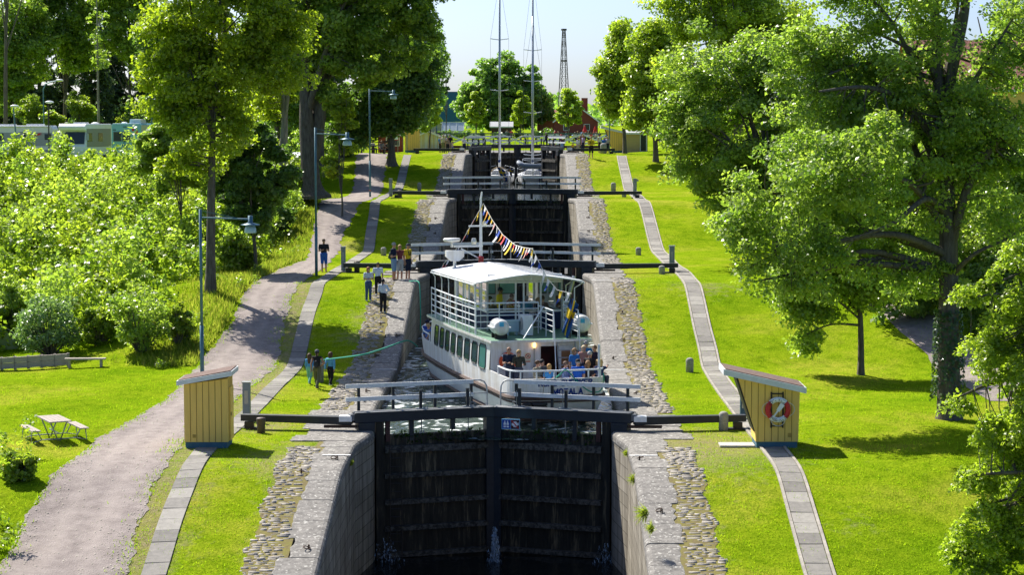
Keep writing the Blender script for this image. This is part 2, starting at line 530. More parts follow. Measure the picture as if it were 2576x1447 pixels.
_q = _g.random(_n); _px = _a + (_bb - _a) * np.where(_g.random(_n) < .6, np.where(_g.random(_n) < .5, _q ** 3 * .5, 1 - _q ** 3 * .5), _q)
_pc = np.stack([_px, _py, H(_px, _py) + .03], -1); _r0 = (.012 + .035 * _g.random(_n) ** 3)[:, None, None]
_oct = np.array([[1, 0, 0], [0, 1, 0], [-1, 0, 0], [0, -1, 0], [0, 0, .8]]); _v = _pc[:, None] + _oct[None] * _r0 * (.7 + .6 * _g.random((_n, 5, 1)))
_ff = (np.arange(_n)[:, None, None] * 5 + np.array([[0, 1, 4], [1, 2, 4], [2, 3, 4], [3, 0, 4]])[None]).reshape(-1, 3)
tag(npmesh("pebbles", _v.reshape(-1, 3), _ff, M_COBBLE), "loose small stones strewn over the gravel path", "stones", kind="stuff")
tag(gp, "pinkish grey gravel path climbing the left bank", "path", kind="structure")
# the shaded path under the trees on the right
pr = [G(2570, 1010), G(2480, 960), G(2400, 890), G(2330, 830), G(2290, 790), G(2280, 760)]
rows = []
for i in range(len(pr) - 1):
    for t in np.arange(0, 1, 0.1):
        p = pr[i].lerp(pr[i + 1], t); d = (pr[i + 1] - pr[i]).normalized(); n = Vector((d.y, -d.x, 0))
        rows.append([(p.x + n.x * w, p.y + n.y * w, hz(p.x + n.x * w, p.y + n.y * w) + 0.02) for w in np.linspace(-1.3, 1.3, 7)])
tag(MB().grid(rows).build("side_path", M_GRAVEL, smooth=True), "shaded path running under the trees on the right", "path", kind="structure")

def slab_path(pts, wid, name, label, edging):
    w = [G(*p) for p in pts]
    P = []
    for i in range(len(w) - 1):
        a = w[max(i - 1, 0)]; b = w[i]; c = w[i + 1]; d = w[min(i + 2, len(w) - 1)]
        for k in range(24):
            t = k / 24
            P.append(0.5 * ((2 * b) + (c - a) * t + (2 * a - 5 * b + 4 * c - d) * t * t + (3 * b - a - 3 * c + d) * t ** 3))
    mb = MB(); acc = 0; i = 0; rr = random.Random(3)
    pts2 = [P[0]]
    while i < len(P) - 1:           # resample
        i += 1
        if (P[i] - pts2[-1]).xy.length > 0.04: pts2.append(P[i])
    P = pts2; i = 0
    while i < len(P) - 3:
        ln = rr.choice([0.62, 0.7, 0.8, 0.8]); j = i; acc = 0
        while j < len(P) - 1 and acc < ln:
            acc += (P[j + 1] - P[j]).xy.length; j += 1
        a, b = P[i], P[j]; d = (b - a); d.z = 0; d.normalize(); n = Vector((d.y, -d.x, 0)); hw_ = wid / 2
        dz = rr.uniform(0.035, 0.055); tl = rr.uniform(-.008, .008)
        q = []
        for (c, s_) in ((a + d * 0.012, -1), (a + d * 0.012, 1), (b - d * 0.012, 1), (b - d * 0.012, -1)):
            p = c + n * (s_ * hw_); q.append((p.x, p.y, hz(p.x, p.y) + dz + tl * s_))
        mb.mi = rr.choice([0, 0, 1, 2])
        mb.add(q + [(x, y, z - 0.09) for x, y, z in q], [(0, 1, 2, 3), (0, 4, 5, 1), (1, 5, 6, 2), (2, 6, 7, 3), (3, 7, 4, 0)])
        if edging:
            mb.mi = 3
            for s_ in (-1, 1):
                p0 = a + n * (s_ * (hw_ + 0.07)); p1 = b + n * (s_ * (hw_ + 0.07))
                mb.bar((p0.x, p0.y, hz(p0.x, p0.y) + 0.02), (p1.x, p1.y, hz(p1.x, p1.y) + 0.02), 0.09, 0.1)
        i = j
    o = mb.build(name, [M_SLAB, M_SLAB2, M_SLAB3, M_COBBLE])
    tag(o, label, "path", kind="structure")
M_SLAB2 = mat("slab_concrete_dark", (0.145, 0.136, 0.126), 0.9, (0.225, 0.210, 0.191), 5.0, 6, 0.8, bump=0.006, bscale=30, spec=0.15)
M_SLAB3 = mat("slab_concrete_light", (0.247, 0.232, 0.210), 0.9, (0.338, 0.318, 0.285), 5.0, 6, 0.8, bump=0.006, bscale=30, spec=0.15)
slab_path([(350, 1540), (387, 1447), (430, 1310), (478, 1190), (518, 1132), (570, 1090), (640, 1028), (690, 975), (726, 942), (750, 896), (773, 796), (793, 740), (806, 710), (852, 680), (892, 657), (925, 634), (932, 594), (940, 544), (950, 505), (985, 487), (1008, 460), (1016, 425), (1026, 390)], 0.72, "slab_path", "narrow concrete slab path winding up beside the gravel path", False)
slab_path([(2095, 1540), (2062, 1447), (2025, 1320), (1990, 1200), (1957, 1145), (1890, 1065), (1832, 990), (1795, 935), (1780, 880), (1765, 820), (1748, 740), (1722, 692), (1690, 668), (1662, 640), (1645, 600), (1630, 540), (1613, 505), (1592, 485), (1577, 455), (1569, 420), (1563, 392)], 0.68, "slab_path", "narrow concrete slab path winding up the right lawn", True)

# ================================================================== lock walls, coping, cobbles, water
def hwid(Y):
    w = 4.72
    for g in YG[1:]:
        if g - 3.6 < Y < g + 1.2:
            if Y < g - 0.7: t = (Y - (g - 3.6)) / 2.9
            elif Y < g + 0.8: t = 1
            else: t = 1 - (Y - g - 0.8) / 0.4
            w = min(w, 4.72 - 0.42 * max(0, min(1, t)))
    return w
for s, side in ((-1, "left"), (1, "right")):
    root = thing("lock_wall", "grey %s of weathered granite blocks along the %s side of the lock flight" % ("shaded wall" if s < 0 else "sunlit wall", side), "stone wall", (s * 5.3, 46, -2.7))
    ys_ = np.arange(42, CANAL_END + 0.1, 0.4)
    rows = []
    for y in ys_:
        z = float(prof(y)) - 0.16; w = hwid(y) + 0.03
        bot = min(-6.0, z) if y < 74 else z - 7.5
        zs = np.linspace(z, bot, 10)
        rows.append([(s * IN, y, z), *[(s * w, y, q) for q in zs]])
    mb = MB(); mb.grid(rows)
    mb.build("masonry", M_WALL, root, world_=True)
    # coping stones
    cp = MB(); rr = random.Random(7 + s); y = 42.0
    while y < CANAL_END - 0.5:
        ln = rr.uniform(1.25, 1.75); y1 = min(y + ln, CANAL_END)
        outer = IN + rr.uniform(-.10, 0.30)
        near = min(abs(y - g) for g in YG)
        if near < 4.0: outer += rr.uniform(0.2, 1.3)
        dz = rr.uniform(-.012, .012)
        n = 6; P = []
        for k in range(n + 1):
            yk = y + 0.012 + (y1 - y - 0.024) * k / n; z = float(prof(yk)) + 0.035 + dz; w = hwid(yk)
            o2 = outer + (rr.uniform(-.07, .07) if 0 < k < n else -0.03)
            P.append([(s * o2, yk, z - 0.3), (s * o2, yk, z - 0.01), (s * (o2 - .06), yk, z), (s * (w + 0.17), yk, z), (s * (w + 0.07), yk, z - 0.03), (s * (w + .018), yk, z - 0.09), (s * w, yk, z - 0.17), (s * w, yk, z - 0.3)])
        cp.grid(P)
        for e in (0, n):
            o_ = len(cp.v); cp.add(P[e], [tuple(range(8)) if e else tuple(range(7, -1, -1))])
        y = y1
    cp.build("coping", M_COPING, root, world_=True)
    # white painted mooring marks near each gate
    mk = MB()
    for g in YG[1:5]:
        for d_ in (-6.1, 18.0):
            y = g + d_
            if y < 230: mk.box((s * 5.15, y, float(prof(y)) + 0.058), (0.95, 0.12, 0.008))
    mk.build("painted_mark", mat("mark_paint_%s" % side, (0.75, 0.75, 0.74), 0.8, (0.55, 0.55, 0.53), 8, 5, .8), root, world_=True)
    # cobbles
    V_ = []; Fq = []
    bed = []
    for y in np.arange(43, 231, 0.25):
        near = min(abs(y - g) for g in YG[1:])
        z = float(prof(y)) + 0.012
        wd = 1.05 + wob(y, 3.3 + s, 0.16)
        if near < 4.2: wd = 0.25
        bed.append([(s * (IN - 0.05), y, z), (s * (IN + 0.5 * wd), y, z + 0.004), (s * (IN + wd + 0.1), y, z)])
    tag(MB().grid(bed).build("cobble_bed", M_DIRT), "mossy dirt strip between coping and lawn, %s bank" % side, "ground", kind="structure")
    y = 43.0; rc = np.random.default_rng(20 + s)
    while y < 230:
        near = min(abs(y - g) for g in YG[1:])
        dy = rc.uniform(0.10, 0.19)
        if near > 4.2:
            wd = 1.1 + float(wob(y, 3.3 + s, 0.16)); x = 0.06 + rc.uniform(0, 0.35) ** 1.3
            while x < wd:
                lx = rc.uniform(0.14, 0.42)
                if rc.random() < 0.9:
                    x0, x1 = IN + x, IN + min(x + lx, wd + 0.1); z = float(prof(y)) + rc.uniform(0.02, 0.06)
                    jit = rc.uniform(-.025, .025, 8)
                    o = len(V_); t = 0.02
                    for (a, b, c) in ((x0, y, -1), (x1, y, -1), (x1, y + dy - .03, -1), (x0, y + dy - .03, -1)):
                        V_.append((s * (a + jit[len(V_) % 8]), b + jit[(len(V_) + 3) % 8], z - 0.1))
                    for (a, b) in ((x0 + t, y + t), (x1 - t, y + t), (x1 - t, y + dy - .03 - t), (x0 + t, y + dy - .03 - t)):
                        V_.append((s * (a + jit[len(V_) % 8]), b + jit[(len(V_) + 3) % 8], z + rc.uniform(-.012, .012)))
                    for q in ((4, 5, 6, 7), (0, 1, 5, 4), (1, 2, 6, 5), (2, 3, 7, 6), (3, 0, 4, 7)):
                        Fq.append([o + i for i in (q if s > 0 else q[::-1])])
                x += lx + rc.uniform(0.015, 0.05)
        y += dy
    tag(npmesh("cobble_strip", np.array(V_), np.array(Fq), M_COBBLE), "strip of rough cobbles along the coping of the %s lock wall" % side, "cobbles", kind="structure")

def sheet(name, x0, x1, y0, y1, z, m, label, nxs=2, nys=2):
    rows = [[(x0 + (x1 - x0) * i / nxs, y0 + (y1 - y0) * j / nys, z) for j in range(nys + 1)] for i in range(nxs + 1)]
    o = MB().grid(rows).build(name, m); tag(o, label, "water", kind="structure"); return o
sheet("water", -4.8, 4.8, 30, 74.2, -4.75, M_WATER_DARK, "dark water at the foot of the nearest lock gate")
sheet("water", -4.8, 4.8, 74.6, 116.2, -0.46, M_WATER_FOAM, "foaming water around the passenger boat")
sheet("water", -4.8, 4.8, 116.6, 159.6, -0.5, M_WATER_DARK, "dark low water in the empty middle lock")
sheet("water", -4.8, 4.8, 160.0, CANAL_END + 2, 4.98, M_WATER_CALM, "calm water under the sailing boats")
# end of the cut: stone sill, grassy bank
sill = thing("quay_wall", "low pale stone quay edge seen under the far closed gate", "stone wall", (0, 240, 4))
MB().box((0, 240, 6.0), (12.2, 0.5, 3.1)).box((0, 239.95, 7.62), (12.4, 0.75, 0.18)).build("masonry", M_WALL, sill, world_=True)
# ================================================================== shared object materials
M_TAR = mat("tarred_timber", (0.012, 0.016, 0.022), 0.55, (0.024, 0.028, 0.036), 4.0, 5, 0.8, bump=0.004, bscale=30, spec=0.4)
M_TARTOP = mat("worn_deck_steel", (0.10, 0.11, 0.125), 0.6, (0.17, 0.175, 0.18), 6, 6, 0.7, spec=0.4)
M_RAILW = mat("rail_white", (0.80, 0.81, 0.82), 0.5, (0.64, 0.66, 0.68), 5.0, 7, 0.5, spec=0.3)
M_STEEL = mat("galvanised_steel", (0.36, 0.38, 0.39), 0.45, (0.26, 0.28, 0.29), 8.0, 5, 0.7, metal=0.6, spec=0.5)
M_RUST = mat("rusty_iron", (0.10, 0.055, 0.035), 0.8, (0.06, 0.04, 0.03), 20.0, 5, 0.7, metal=0.2)
M_IRON = mat("black_iron", (0.03, 0.03, 0.032), 0.5, (0.055, 0.045, 0.04), 12.0, 5, 0.6, metal=0.4)
M_REDLEAD = mat("red_lead_post", (0.10, 0.035, 0.03), 0.75, (0.05, 0.025, 0.02), 6, 5, 0.7)
M_GREYPOST = mat("grey_cabinet_paint", (0.20, 0.245, 0.27), 0.5, (0.17, 0.20, 0.22), 6, 4, 0.6, spec=0.4)
M_BLUEDK = mat("dark_blue_paint", (0.04, 0.10, 0.16), 0.5, (0.03, 0.08, 0.13), 6, 4, 0.6, spec=0.4)
M_STONEB = mat("bollard_stone", (0.25, 0.24, 0.22), 0.9, (0.36, 0.35, 0.32), 14, 7, 0.6, bump=0.006, bscale=40, spec=0.15)
M_SIGNBLUE = mat("sign_blue", (0.012, 0.06, 0.34), 0.4, spec=0.4)
M_SIGNWHITE = mat("sign_white", (0.78, 0.80, 0.82), 0.45, spec=0.4)
M_SIGNRED = mat("sign_red", (0.55, 0.03, 0.03), 0.45, spec=0.4)
M_SIGNBLACK = mat("sign_black", (0.015, 0.015, 0.02), 0.5)
M_WHITE = mat("white_gloss_paint", (0.60, 0.57, 0.52), 0.34, (0.78, 0.79, 0.80), 2.2, 7, 0.45, spec=0.45, stretch=(2.2, 2.2, .22))
M_WHITE2 = mat("white_trim", (0.74, 0.76, 0.78), 0.5, (0.62, 0.64, 0.66), 5, 6, 0.6, spec=0.35)

def gate_timber():
    m = mat("wet_gate_timber", (0.012, 0.011, 0.009), 0.6, spec=0.25)
    N, L, b = nodes_of(m)
    tc = N.new("ShaderNodeTexCoord"); mp = N.new("ShaderNodeMapping"); mp.inputs["Scale"].default_value = (1, 1, 0.1); L.new(tc.outputs["Object"], mp.inputs[0])
    n = N.new("ShaderNodeTexNoise"); n.inputs["Scale"].default_value = 5; n.inputs["Detail"].default_value = 6; n.inputs["Roughness"].default_value = 0.7; L.new(mp.outputs[0], n.inputs["Vector"])
    r = N.new("ShaderNodeValToRGB"); e = r.color_ramp.elements
    e[0].position = 0.36; e[0].color = (0.012, 0.011, 0.009, 1); e[1].position = 0.72; e[1].color = (0.22, 0.17, 0.10, 1)
    x = e.new(0.54); x.color = (0.032, 0.028, 0.020, 1)
    L.new(n.outputs[0], r.inputs[0]); L.new(r.outputs[0], b.inputs["Base Color"])
    bp = N.new("ShaderNodeBump"); bp.inputs["Distance"].default_value = 0.02; L.new(n.outputs[0], bp.inputs["Height"]); L.new(bp.outputs[0], b.inputs["Normal"])
    return m
M_GATE = gate_timber()
M_GATELEDGE = mat("lichened_ledge_timber", (0.022, 0.020, 0.017), 0.85, (0.115, 0.105, 0.088), 8, 7, 0.3, bump=.01, bscale=20)

# ================================================================== lock gates
def gate_leaf(i, s, swing, label, mossy=True):
    """one leaf; local frame: origin at the heel post on the ground, +x along the leaf to the mitre"""
    Yg = YG[i] if i < 5 else GATE5_Y
    z0 = TZ[min(i, 4)]
    heel = Vector((s * 4.3, Yg, z0)); ang0 = atan2(1.45, -s * 4.3)
    if s > 0: a = ang0 - swing
    else: a = ang0 + swing
    root = thing("lock_gate_leaf", label, "lock gate", heel, a, "leaves of the lock gates")
    Ln = 4.5; f = -1 if s < 0 else 1     # f: local y of the downstream side
    dn = f
    # downstream face is -Y in the world: local y = dn * ...
    p = MB()
    p.box((Ln / 2, 0, -3.2), (Ln - 0.5, 0.22, 6.0))
    for k in range(7):
        p.mi = 1; p.box((Ln / 2, dn * 0.20, -0.72 - 0.98 * k), (Ln - 0.55, 0.26, 0.17 if k else 0.24))
    p.build("panel", [M_GATE, M_GATELEDGE], root)
    mp_ = MB(); mp_.box((0.12, dn * 0.02, -2.5), (0.3, 0.42, 5.9)); mp_.build("heel_post", M_GATE, root)
    mp_ = MB(); mp_.box((Ln - 0.16, dn * 0.06, -2.42), (0.34, 0.44, 6.2)); mp_.build("mitre_post", M_TAR, root)
    b = MB(); b.box((Ln / 2 - 0.42, dn * 0.12, 0.50), (Ln + 0.86, 0.46, 0.36))
    b.box((-0.42, dn * 0.14, 0.06), (0.62, 0.55, 0.52))
    b.mi = 1; b.box((Ln / 2 - 0.42, dn * 0.12 , 0.69), (Ln + 0.80, 0.50, 0.03))
    b.box((-0.92, dn * 0.12, 0.52), (0.16, 0.36, 0.24))
    b.build("top_beam", [M_TAR, M_TARTOP], root, bevel=0.02)
    wk = MB(); wk.box((Ln / 2 - 0.1, -dn * 0.35, 0.30), (Ln - 0.4, 0.5, 0.06)); wk.build("walkway", M_TARTOP, root)
    for x, m, h in ((1.32, M_TAR, 0.75), (2.9, M_TAR, 0.42), (0.42, M_REDLEAD, 0.75)):
        q = MB(); q.box((x, dn * 0.14, 0.32 - h / 2 - 0.0), (0.16, 0.16, h)); q.build("strut", m, root)
    for x in (1.75, 3.55):
        q = MB(); q.tube([(x, -dn * 0.02, 0.32), (x, -dn * 0.02, -0.18)], 0.022, 6); q.box((x, dn * 0.02, -0.26), (0.16, 0.12, 0.14)); q.box((x - .07, dn * .02, -0.16), (0.05, .1, .1)); q.box((x + .07, dn * .02, -0.16), (0.05, .1, .1))
        q.mi = 1; q.box((x - .04, dn * .03, 1.02), (0.10, 0.10, 0.74)); q.mi = 0; q.tube([(x + .09, dn * .02, 1.3), (x + .09, dn * .02, 0.72)], 0.014, 5)
        q.tube([(x + .05, 0, 0.74), (x + .22, 0, 0.76), (x + .27, 0, 0.83), (x + .22, 0, 0.88), (x + .08, 0, 0.86)], 0.014, 5)
        q.box((x, dn * .05, 0.72), (0.42, 0.30, 0.03))
        q.build("sluice_gear", [M_STEEL, M_TAR], root)
    # handrail: white boards on black posts, bent tube at the mitre end
    post = MB()
    ry = -dn * 0.30
    for x in (-0.55, 0.75, 2.35, Ln - 0.75):
        if x > 0 or True:
            c = MB(); c.box((x, ry, 0.98), (0.1, 0.09, 1.3 if x > -0.2 else 1.1)); c.build("rail_post", M_TAR, root)
    for z, nm in ((1.60, "handrail"), (1.12, "handrail")):
        c = MB(); c.bar((-1.05, ry + 0.06 * -dn * -1, z), (Ln - 0.68, ry + 0.06 * dn, z), 0.05, 0.15)
        c.build(nm, M_RAILW, root)
    c = MB()
    c.tube([(Ln - 0.72, ry, 1.64), (Ln - 0.40, ry, 1.64), (Ln - 0.24, ry, 1.57), (Ln - 0.15, ry, 1.42), (Ln - 0.13, ry, 1.2), (Ln - 0.13, ry, 0.68)], 0.032, 7)
    c.tube([(Ln - 0.72, ry, 1.15), (Ln - 0.13, ry, 1.15)], 0.025, 6)
    c.build("end_rail", mat("end_rail_paint_%d%d" % (i, s), (0.55, 0.55, 0.55), 0.5, (0.4, 0.38, 0.35), 7, 5, .5), root)
    if mossy:
        g = MB(); rr = random.Random(40 + i * 3 + s)
        for k in range(130):
            x = rr.uniform(0.6, Ln - .5); c0 = Vector((x, dn * .13, -0.2 + rr.uniform(-.45, 0.05) * rr.random()))
            d = Vector((rr.uniform(-.10, .10), dn * rr.uniform(0, .12), rr.uniform(-.10, .13))); w = Vector((rr.uniform(-.05, .05), .0, rr.uniform(-.04, .04)))
            g.add([c0, c0 + d + w, c0 + d * 1.6, c0 + d - w], [(0, 1, 2, 3)])
        g.build("weeds", M_WEED, root)
    return root

def balance_beam(i, s, px_end, py_end, label):
    Yg = YG[i]; z0 = TZ[i]
    a = Vector((s * 5.12, Yg - 0.42, z0 + 0.40)); e = G(px_end, py_end); e.z += 0.42
    e = Vector((e.x, Yg + 0.25, z0 + 0.42))
    root = thing("balance_beam", label, "balance beam", (a.x, a.y, z0), 0, "balance beams of the lock gates")
    m = MB(); m.bar(a, e, 0.34, 0.30, w2=0.28, h2=0.24)
    m.build("beam", M_TAR, root, world_=True, bevel=0.015)
    m = MB(); q = a.lerp(e, 0.93); m.box((q.x, q.y, z0 + 0.13), (0.34, 0.22, 0.26)); m.box((q.x, q.y, z0 + 0.03), (0.9, 0.34, 0.05))
    m.build("roller_foot", M_IRON, root, world_=True)
    m = MB(); q = a.lerp(e, 0.10); m.box((q.x, q.y - .12, z0 + 0.19), (1.2, 0.10, 0.10)); m.build("bracket", M_RUST, root, world_=True)
    m = MB(); m.box((a.x + s * .22, a.y, z0 + .48), (0.46, 0.4, 0.20)); m.build("white_end_board", M_RAILW, root, world_=True)
    return root

def leaf_mat(name, c1, c2, c3=None, transl=0.5, rough=0.40, tr_gain=2.1, gain=1.0, spec=0.5):
    c1, c2 = [tuple(x * gain for x in c) for c in (c1, c2)]
    m = bpy.data.materials.new(name); m.use_nodes = True
    nt = m.node_tree; N = nt.nodes; L = nt.links
    b = N["Principled BSDF"]; out = N["Material Output"]
    a = N.new("ShaderNodeAttribute"); a.attribute_name = "tint"
    r = N.new("ShaderNodeValToRGB"); r.color_ramp.elements[0].color = (*c1, 1); r.color_ramp.elements[1].color = (*c2, 1)
    if c3 is not None:
        e = r.color_ramp.elements.new(0.93); e.color = (*c2, 1); r.color_ramp.elements[2].color = (*c3, 1)
    L.new(a.outputs["Fac"], r.inputs[0]); L.new(r.outputs[0], b.inputs["Base Color"])
    b.inputs["Roughness"].default_value = rough; b.inputs["Specular IOR Level"].default_value = spec
    t = N.new("ShaderNodeBsdfTranslucent")
    g = N.new("ShaderNodeMix"); g.data_type = 'RGBA'; g.blend_type = 'MULTIPLY'; g.inputs[0].default_value = 1
    L.new(r.outputs[0], g.inputs[6]); g.inputs[7].default_value = (tr_gain * .92, tr_gain * 1.04, tr_gain * 0.45, 1); L.new(g.outputs[2], t.inputs[0])
    x = N.new("ShaderNodeMixShader"); x.inputs[0].default_value = transl
    L.new(b.outputs[0], x.inputs[1]); L.new(t.outputs[0], x.inputs[2]); L.new(x.outputs[0], out.inputs[0])
    return m
M_WEED = leaf_mat("weed_leaves", (0.025, 0.06, 0.01), (0.07, 0.12, 0.02))
M_DRYGRASS = leaf_mat("dry_grass_blades", (0.10, 0.165, 0.008), (0.30, 0.28, 0.075), rough=0.7, gain=1.0, spec=.05)

GATE5_Y = 227.0
LEAFLAB = ["", "nearest pair of closed black gate leaves", "closed black gate leaf in front of the boat's bow", "closed black gate leaf with water showing behind it", "black gate leaf swung open beside the sailing boats", "black gate leaf closed behind the sailing boats"]
leaves = []
for i in (1, 2, 3, 4, 5):
    for s in (-1, 1):
        sd = "left" if s < 0 else "right"
        lab = {1: "nearest black lock gate leaf with white handrails, %s one" % ("the plain left" if s < 0 else "the right"),
               2: "black lock gate leaf directly behind the boat roof, %s of the mitre" % sd,
               3: "black lock gate leaf below the sailing boats, %s of the mitre" % sd,
               4: "black lock gate leaf swung half open, %s of the sailing boats" % sd,
               5: "farthest closed black gate leaf behind the sailing boats, %s half" % sd}[i]
        if i == 1: lab = "nearest black lock gate leaf with white handrails, " + ("no sign on it" if s < 0 else "carrying blue signs")
        leaves.append(gate_leaf(i, s, R(52) if i == 4 else 0.0, lab, mossy=(i in (1, 3))))
for i, s, px, py, lab in ((1, -1, 640, 1045, "long black balance beam pointing at the iron bollard left of the nearest gate"), (1, 1, 1850, 1045, "long black balance beam reaching toward the hut with the lifebuoy"),
                          (2, -1, 872, 680, "black balance beam left of the boat, beside the three standing crew"), (2, 1, 1690, 672, "black balance beam right of the boat, ending at a grey post"),
                          (3, -1, 1000, 492, "thin black balance beam left of the third gate, in dappled shade"), (3, 1, 1600, 490, "thin black balance beam right of the third gate, on sunny grass"),
                          (4, -1, 1058, 383, "black balance beam at the top gate below the onlookers on the left"), (4, 1, 1530, 381, "black balance beam at the top gate below the onlookers on the right")):
    balance_beam(i, s, px, py, lab)

# the double sign on the right leaf of the nearest gate
def sign_on_gate():
    root = thing("canal_sign", "square blue double sign with life jackets and struck out engine on the nearest gate", "sign", at(1285, 1068, 74.2), R(-12))
    w = 0.30
    MB().box((0, 0, 0), (0.68, 0.03, 0.38)).build("sign_plate", mat("sign_edge_blue", (0.25, 0.6, 0.85), 0.4), root)
    MB().box((-0.165, -0.02, 0), (0.31, 0.014, 0.34)).build("life_jacket_panel", M_SIGNBLUE, root)
    MB().box((0.165, -0.02, 0), (0.31, 0.014, 0.34)).build("engine_panel", mat("sign_dark_red", (0.06, 0.01, 0.02), 0.4), root)
    j = MB()
    for dx in (-0.05, 0.05):
        sgn = 1 if dx > 0 else -1
        x0 = -0.165
        j.prism([(x0 + sgn * .012, -.03), (x0 + sgn * .10, -.03), (x0 + sgn * .10, .04), (x0 + sgn * .075, .07), (x0 + sgn * .07, .13), (x0 + sgn * .035, .13), (x0 + sgn * .03, .07), (x0 + sgn * .012, .03)], -0.034, -0.028)
        j.prism([(x0 + sgn * .012, -.12), (x0 + sgn * .10, -.12), (x0 + sgn * .10, -.06), (x0 + sgn * .012, -.06)], -0.034, -0.028)
    j.build("life_jacket_mark", M_SIGNWHITE, root)
    e = MB(); x0 = 0.165
    e.prism([(x0 - .08, -.06), (x0 + .07, -.06), (x0 + .10, -.02), (x0 + .10, .05), (x0 + .06, .07), (x0 + .05, .11), (x0 - .05, .11), (x0 - .06, .07), (x0 - .09, .05), (x0 - .09, -.02)], -0.034, -0.028)
    e.box((x0 - .11, -.031, .0), (.03, .006, .09)); e.box((x0 + .12, -.031, .02), (.03, .006, .09)); e.box((x0, -.031, -.085), (.12, .006, .03))
    e.build("engine_mark", M_SIGNWHITE, root)
    MB().bar((x0 - .14, -.038, .15), (x0 + .14, -.038, -.15), 0.006, 0.035, up=(1, 0, 1)).build("red_stroke", M_SIGNRED, root)
sign_on_gate()

# ladder inside the nearest lock, left
lad = thing("ladder", "dark iron ladder bolted on the lock side of the nearest gate, left end", "ladder", (-3.75, 74.0, -5.2))
q = MB()
for dx in (0, 0.42): q.tube([(-3.75 + dx, 73.72 + .1 * dx, -0.5), (-3.75 + dx, 73.72 + .1 * dx, -5.2)], 0.02, 6)
q.build("rail", M_IRON, lad, world_=True)
q = MB()
for k in range(15): q.tube([(-3.75, 73.72, -0.7 - .31 * k), (-3.33, 73.76, -0.7 - .31 * k)], 0.014, 5)
q.build("rungs", M_IRON, lad, world_=True)

# white leak jets at the foot of the nearest gate
rr = np.random.default_rng(3)
def spray(px, y0, y1, Y, w0, w1, n, lab):
    a = at(px, y0, Y); b = at(px, y1, Y)
    t = rr.random(n) ** 0.7
    c = np.stack([a.x + (b.x - a.x) * t, np.full(n, Y), a.z + (b.z - a.z) * t], -1) + np.stack([rr.normal(0, 1, n) * (w0 + (w1 - w0) * t), rr.normal(0, .12, n), rr.normal(0, .05, n)], -1)
    d = rr.normal(0, 1, (n, 3, 3)) * np.array([0.018, 0.02, 0.05])
    v = (c[:, None, :] + d).reshape(-1, 3)
    o = npmesh("water_spray", v, np.arange(3 * n).reshape(-1, 3), M_SPRAY); tag(o, lab, "water", kind="stuff")
M_SPRAY = mat("spray_white", (0.30, 0.40, 0.52), 0.3)
spray(1245, 1330, 1470, 73.3, 0.03, 0.16, 1500, "thin jet of water leaking down the mitre of the nearest gate")
spray(975, 1360, 1450, 73.2, 0.18, 0.30, 260, "spray of leaking water at the left foot of the gate")
spray(1520, 1370, 1450, 73.2, 0.10, 0.24, 220, "spray of leaking water at the right foot of the gate")

# ================================================================== huts
M_YELLOW = mat("yellow_ochre_boards", (0.90, 0.60, 0.16), 0.75, (0.80, 0.53, 0.14), 3.0, 5, 0.8, stretch=(3, 3, 0.4), spec=0.2)
M_YGROOVE = mat("ochre_groove", (0.25, 0.15, 0.035), 0.9)
M_PLINTH = mat("hut_plinth_blue", (0.07, 0.165, 0.22), 0.8, (0.05, 0.12, 0.17), 5, 5, 0.7)
M_FELT = mat("red_brown_roof_felt", (0.105, 0.062, 0.05), 0.95, (0.18, 0.125, 0.105), 7, 7, 0.6, bump=0.01, bscale=30)

def boards_y(mb, xa, xb, ya, zbot, ztop_fn, n=6):
    """vertical board grooves on a face looking -y"""
    for k in range(1, n):
        x = xa + (xb - xa) * k / n
        mb.box((x, ya - 0.004, (zbot + ztop_fn(x)) / 2), (0.016, 0.012, ztop_fn(x) - zbot - 0.02))

def hut_upright(loc, label, mirror=False):
    root = thing("lock_hut", label, "hut", loc, 0, "yellow lock huts")
    w, d = 1.50, 1.25; x0, x1 = -w / 2, w / 2; pz = 0.22
    MB().box((0, 0, pz / 2 - .15), (w - .06, d - .06, pz + .3)).build("plinth", M_PLINTH, root)
    hl, hr = 2.22, 2.42
    m = MB(); m.prism([(x0, pz), (x1, pz), (x1, hr), (x0, hl)], -d / 2, d / 2)
    m.mi = 1; boards_y(m, x0, x1, -d / 2, pz, lambda x: hl + (hr - hl) * (x - x0) / w, 7)
    for k in range(1, 5): m.box((x1 + .004, -d / 2 + d * k / 5, (pz + hr) / 2), (.012, .016, hr - pz - .05))
    for k in range(4): m.box((x0 + .34, -d / 2 - .006, pz + .16 + .03 * k), (.11, .016, .012))
    m.build("wall", [M_YELLOW, M_YGROOVE], root)
    m = MB(); m.box((x1 + .025, 0.1, 1.15), (.05, .72, 1.85)); m.mi = 1; m.box((x1 + .055, -.2, 1.15), (.03, .03, .12)); m.build("door", [M_YELLOW, M_IRON], root)
    m = MB(); sl_ = (hr - hl) / w + .12
    a, b = x0 - .22, x1 + .18
    za = hl + .03 - .05; zb = hr + .12
    m.prism([(a, za), (b, zb), (b, zb + .16), (a, za + .16)], -d / 2 - .2, d / 2 + .2)
    m.mi = 1; m.prism([(a + .05, za + .163), (b - .05, zb + .163), (b - .05, zb + .19), (a + .05, za + .19)], -d / 2 - .14, d / 2 + .14)
    m.build("roof", [M_WHITE2, M_FELT], root)
    return root

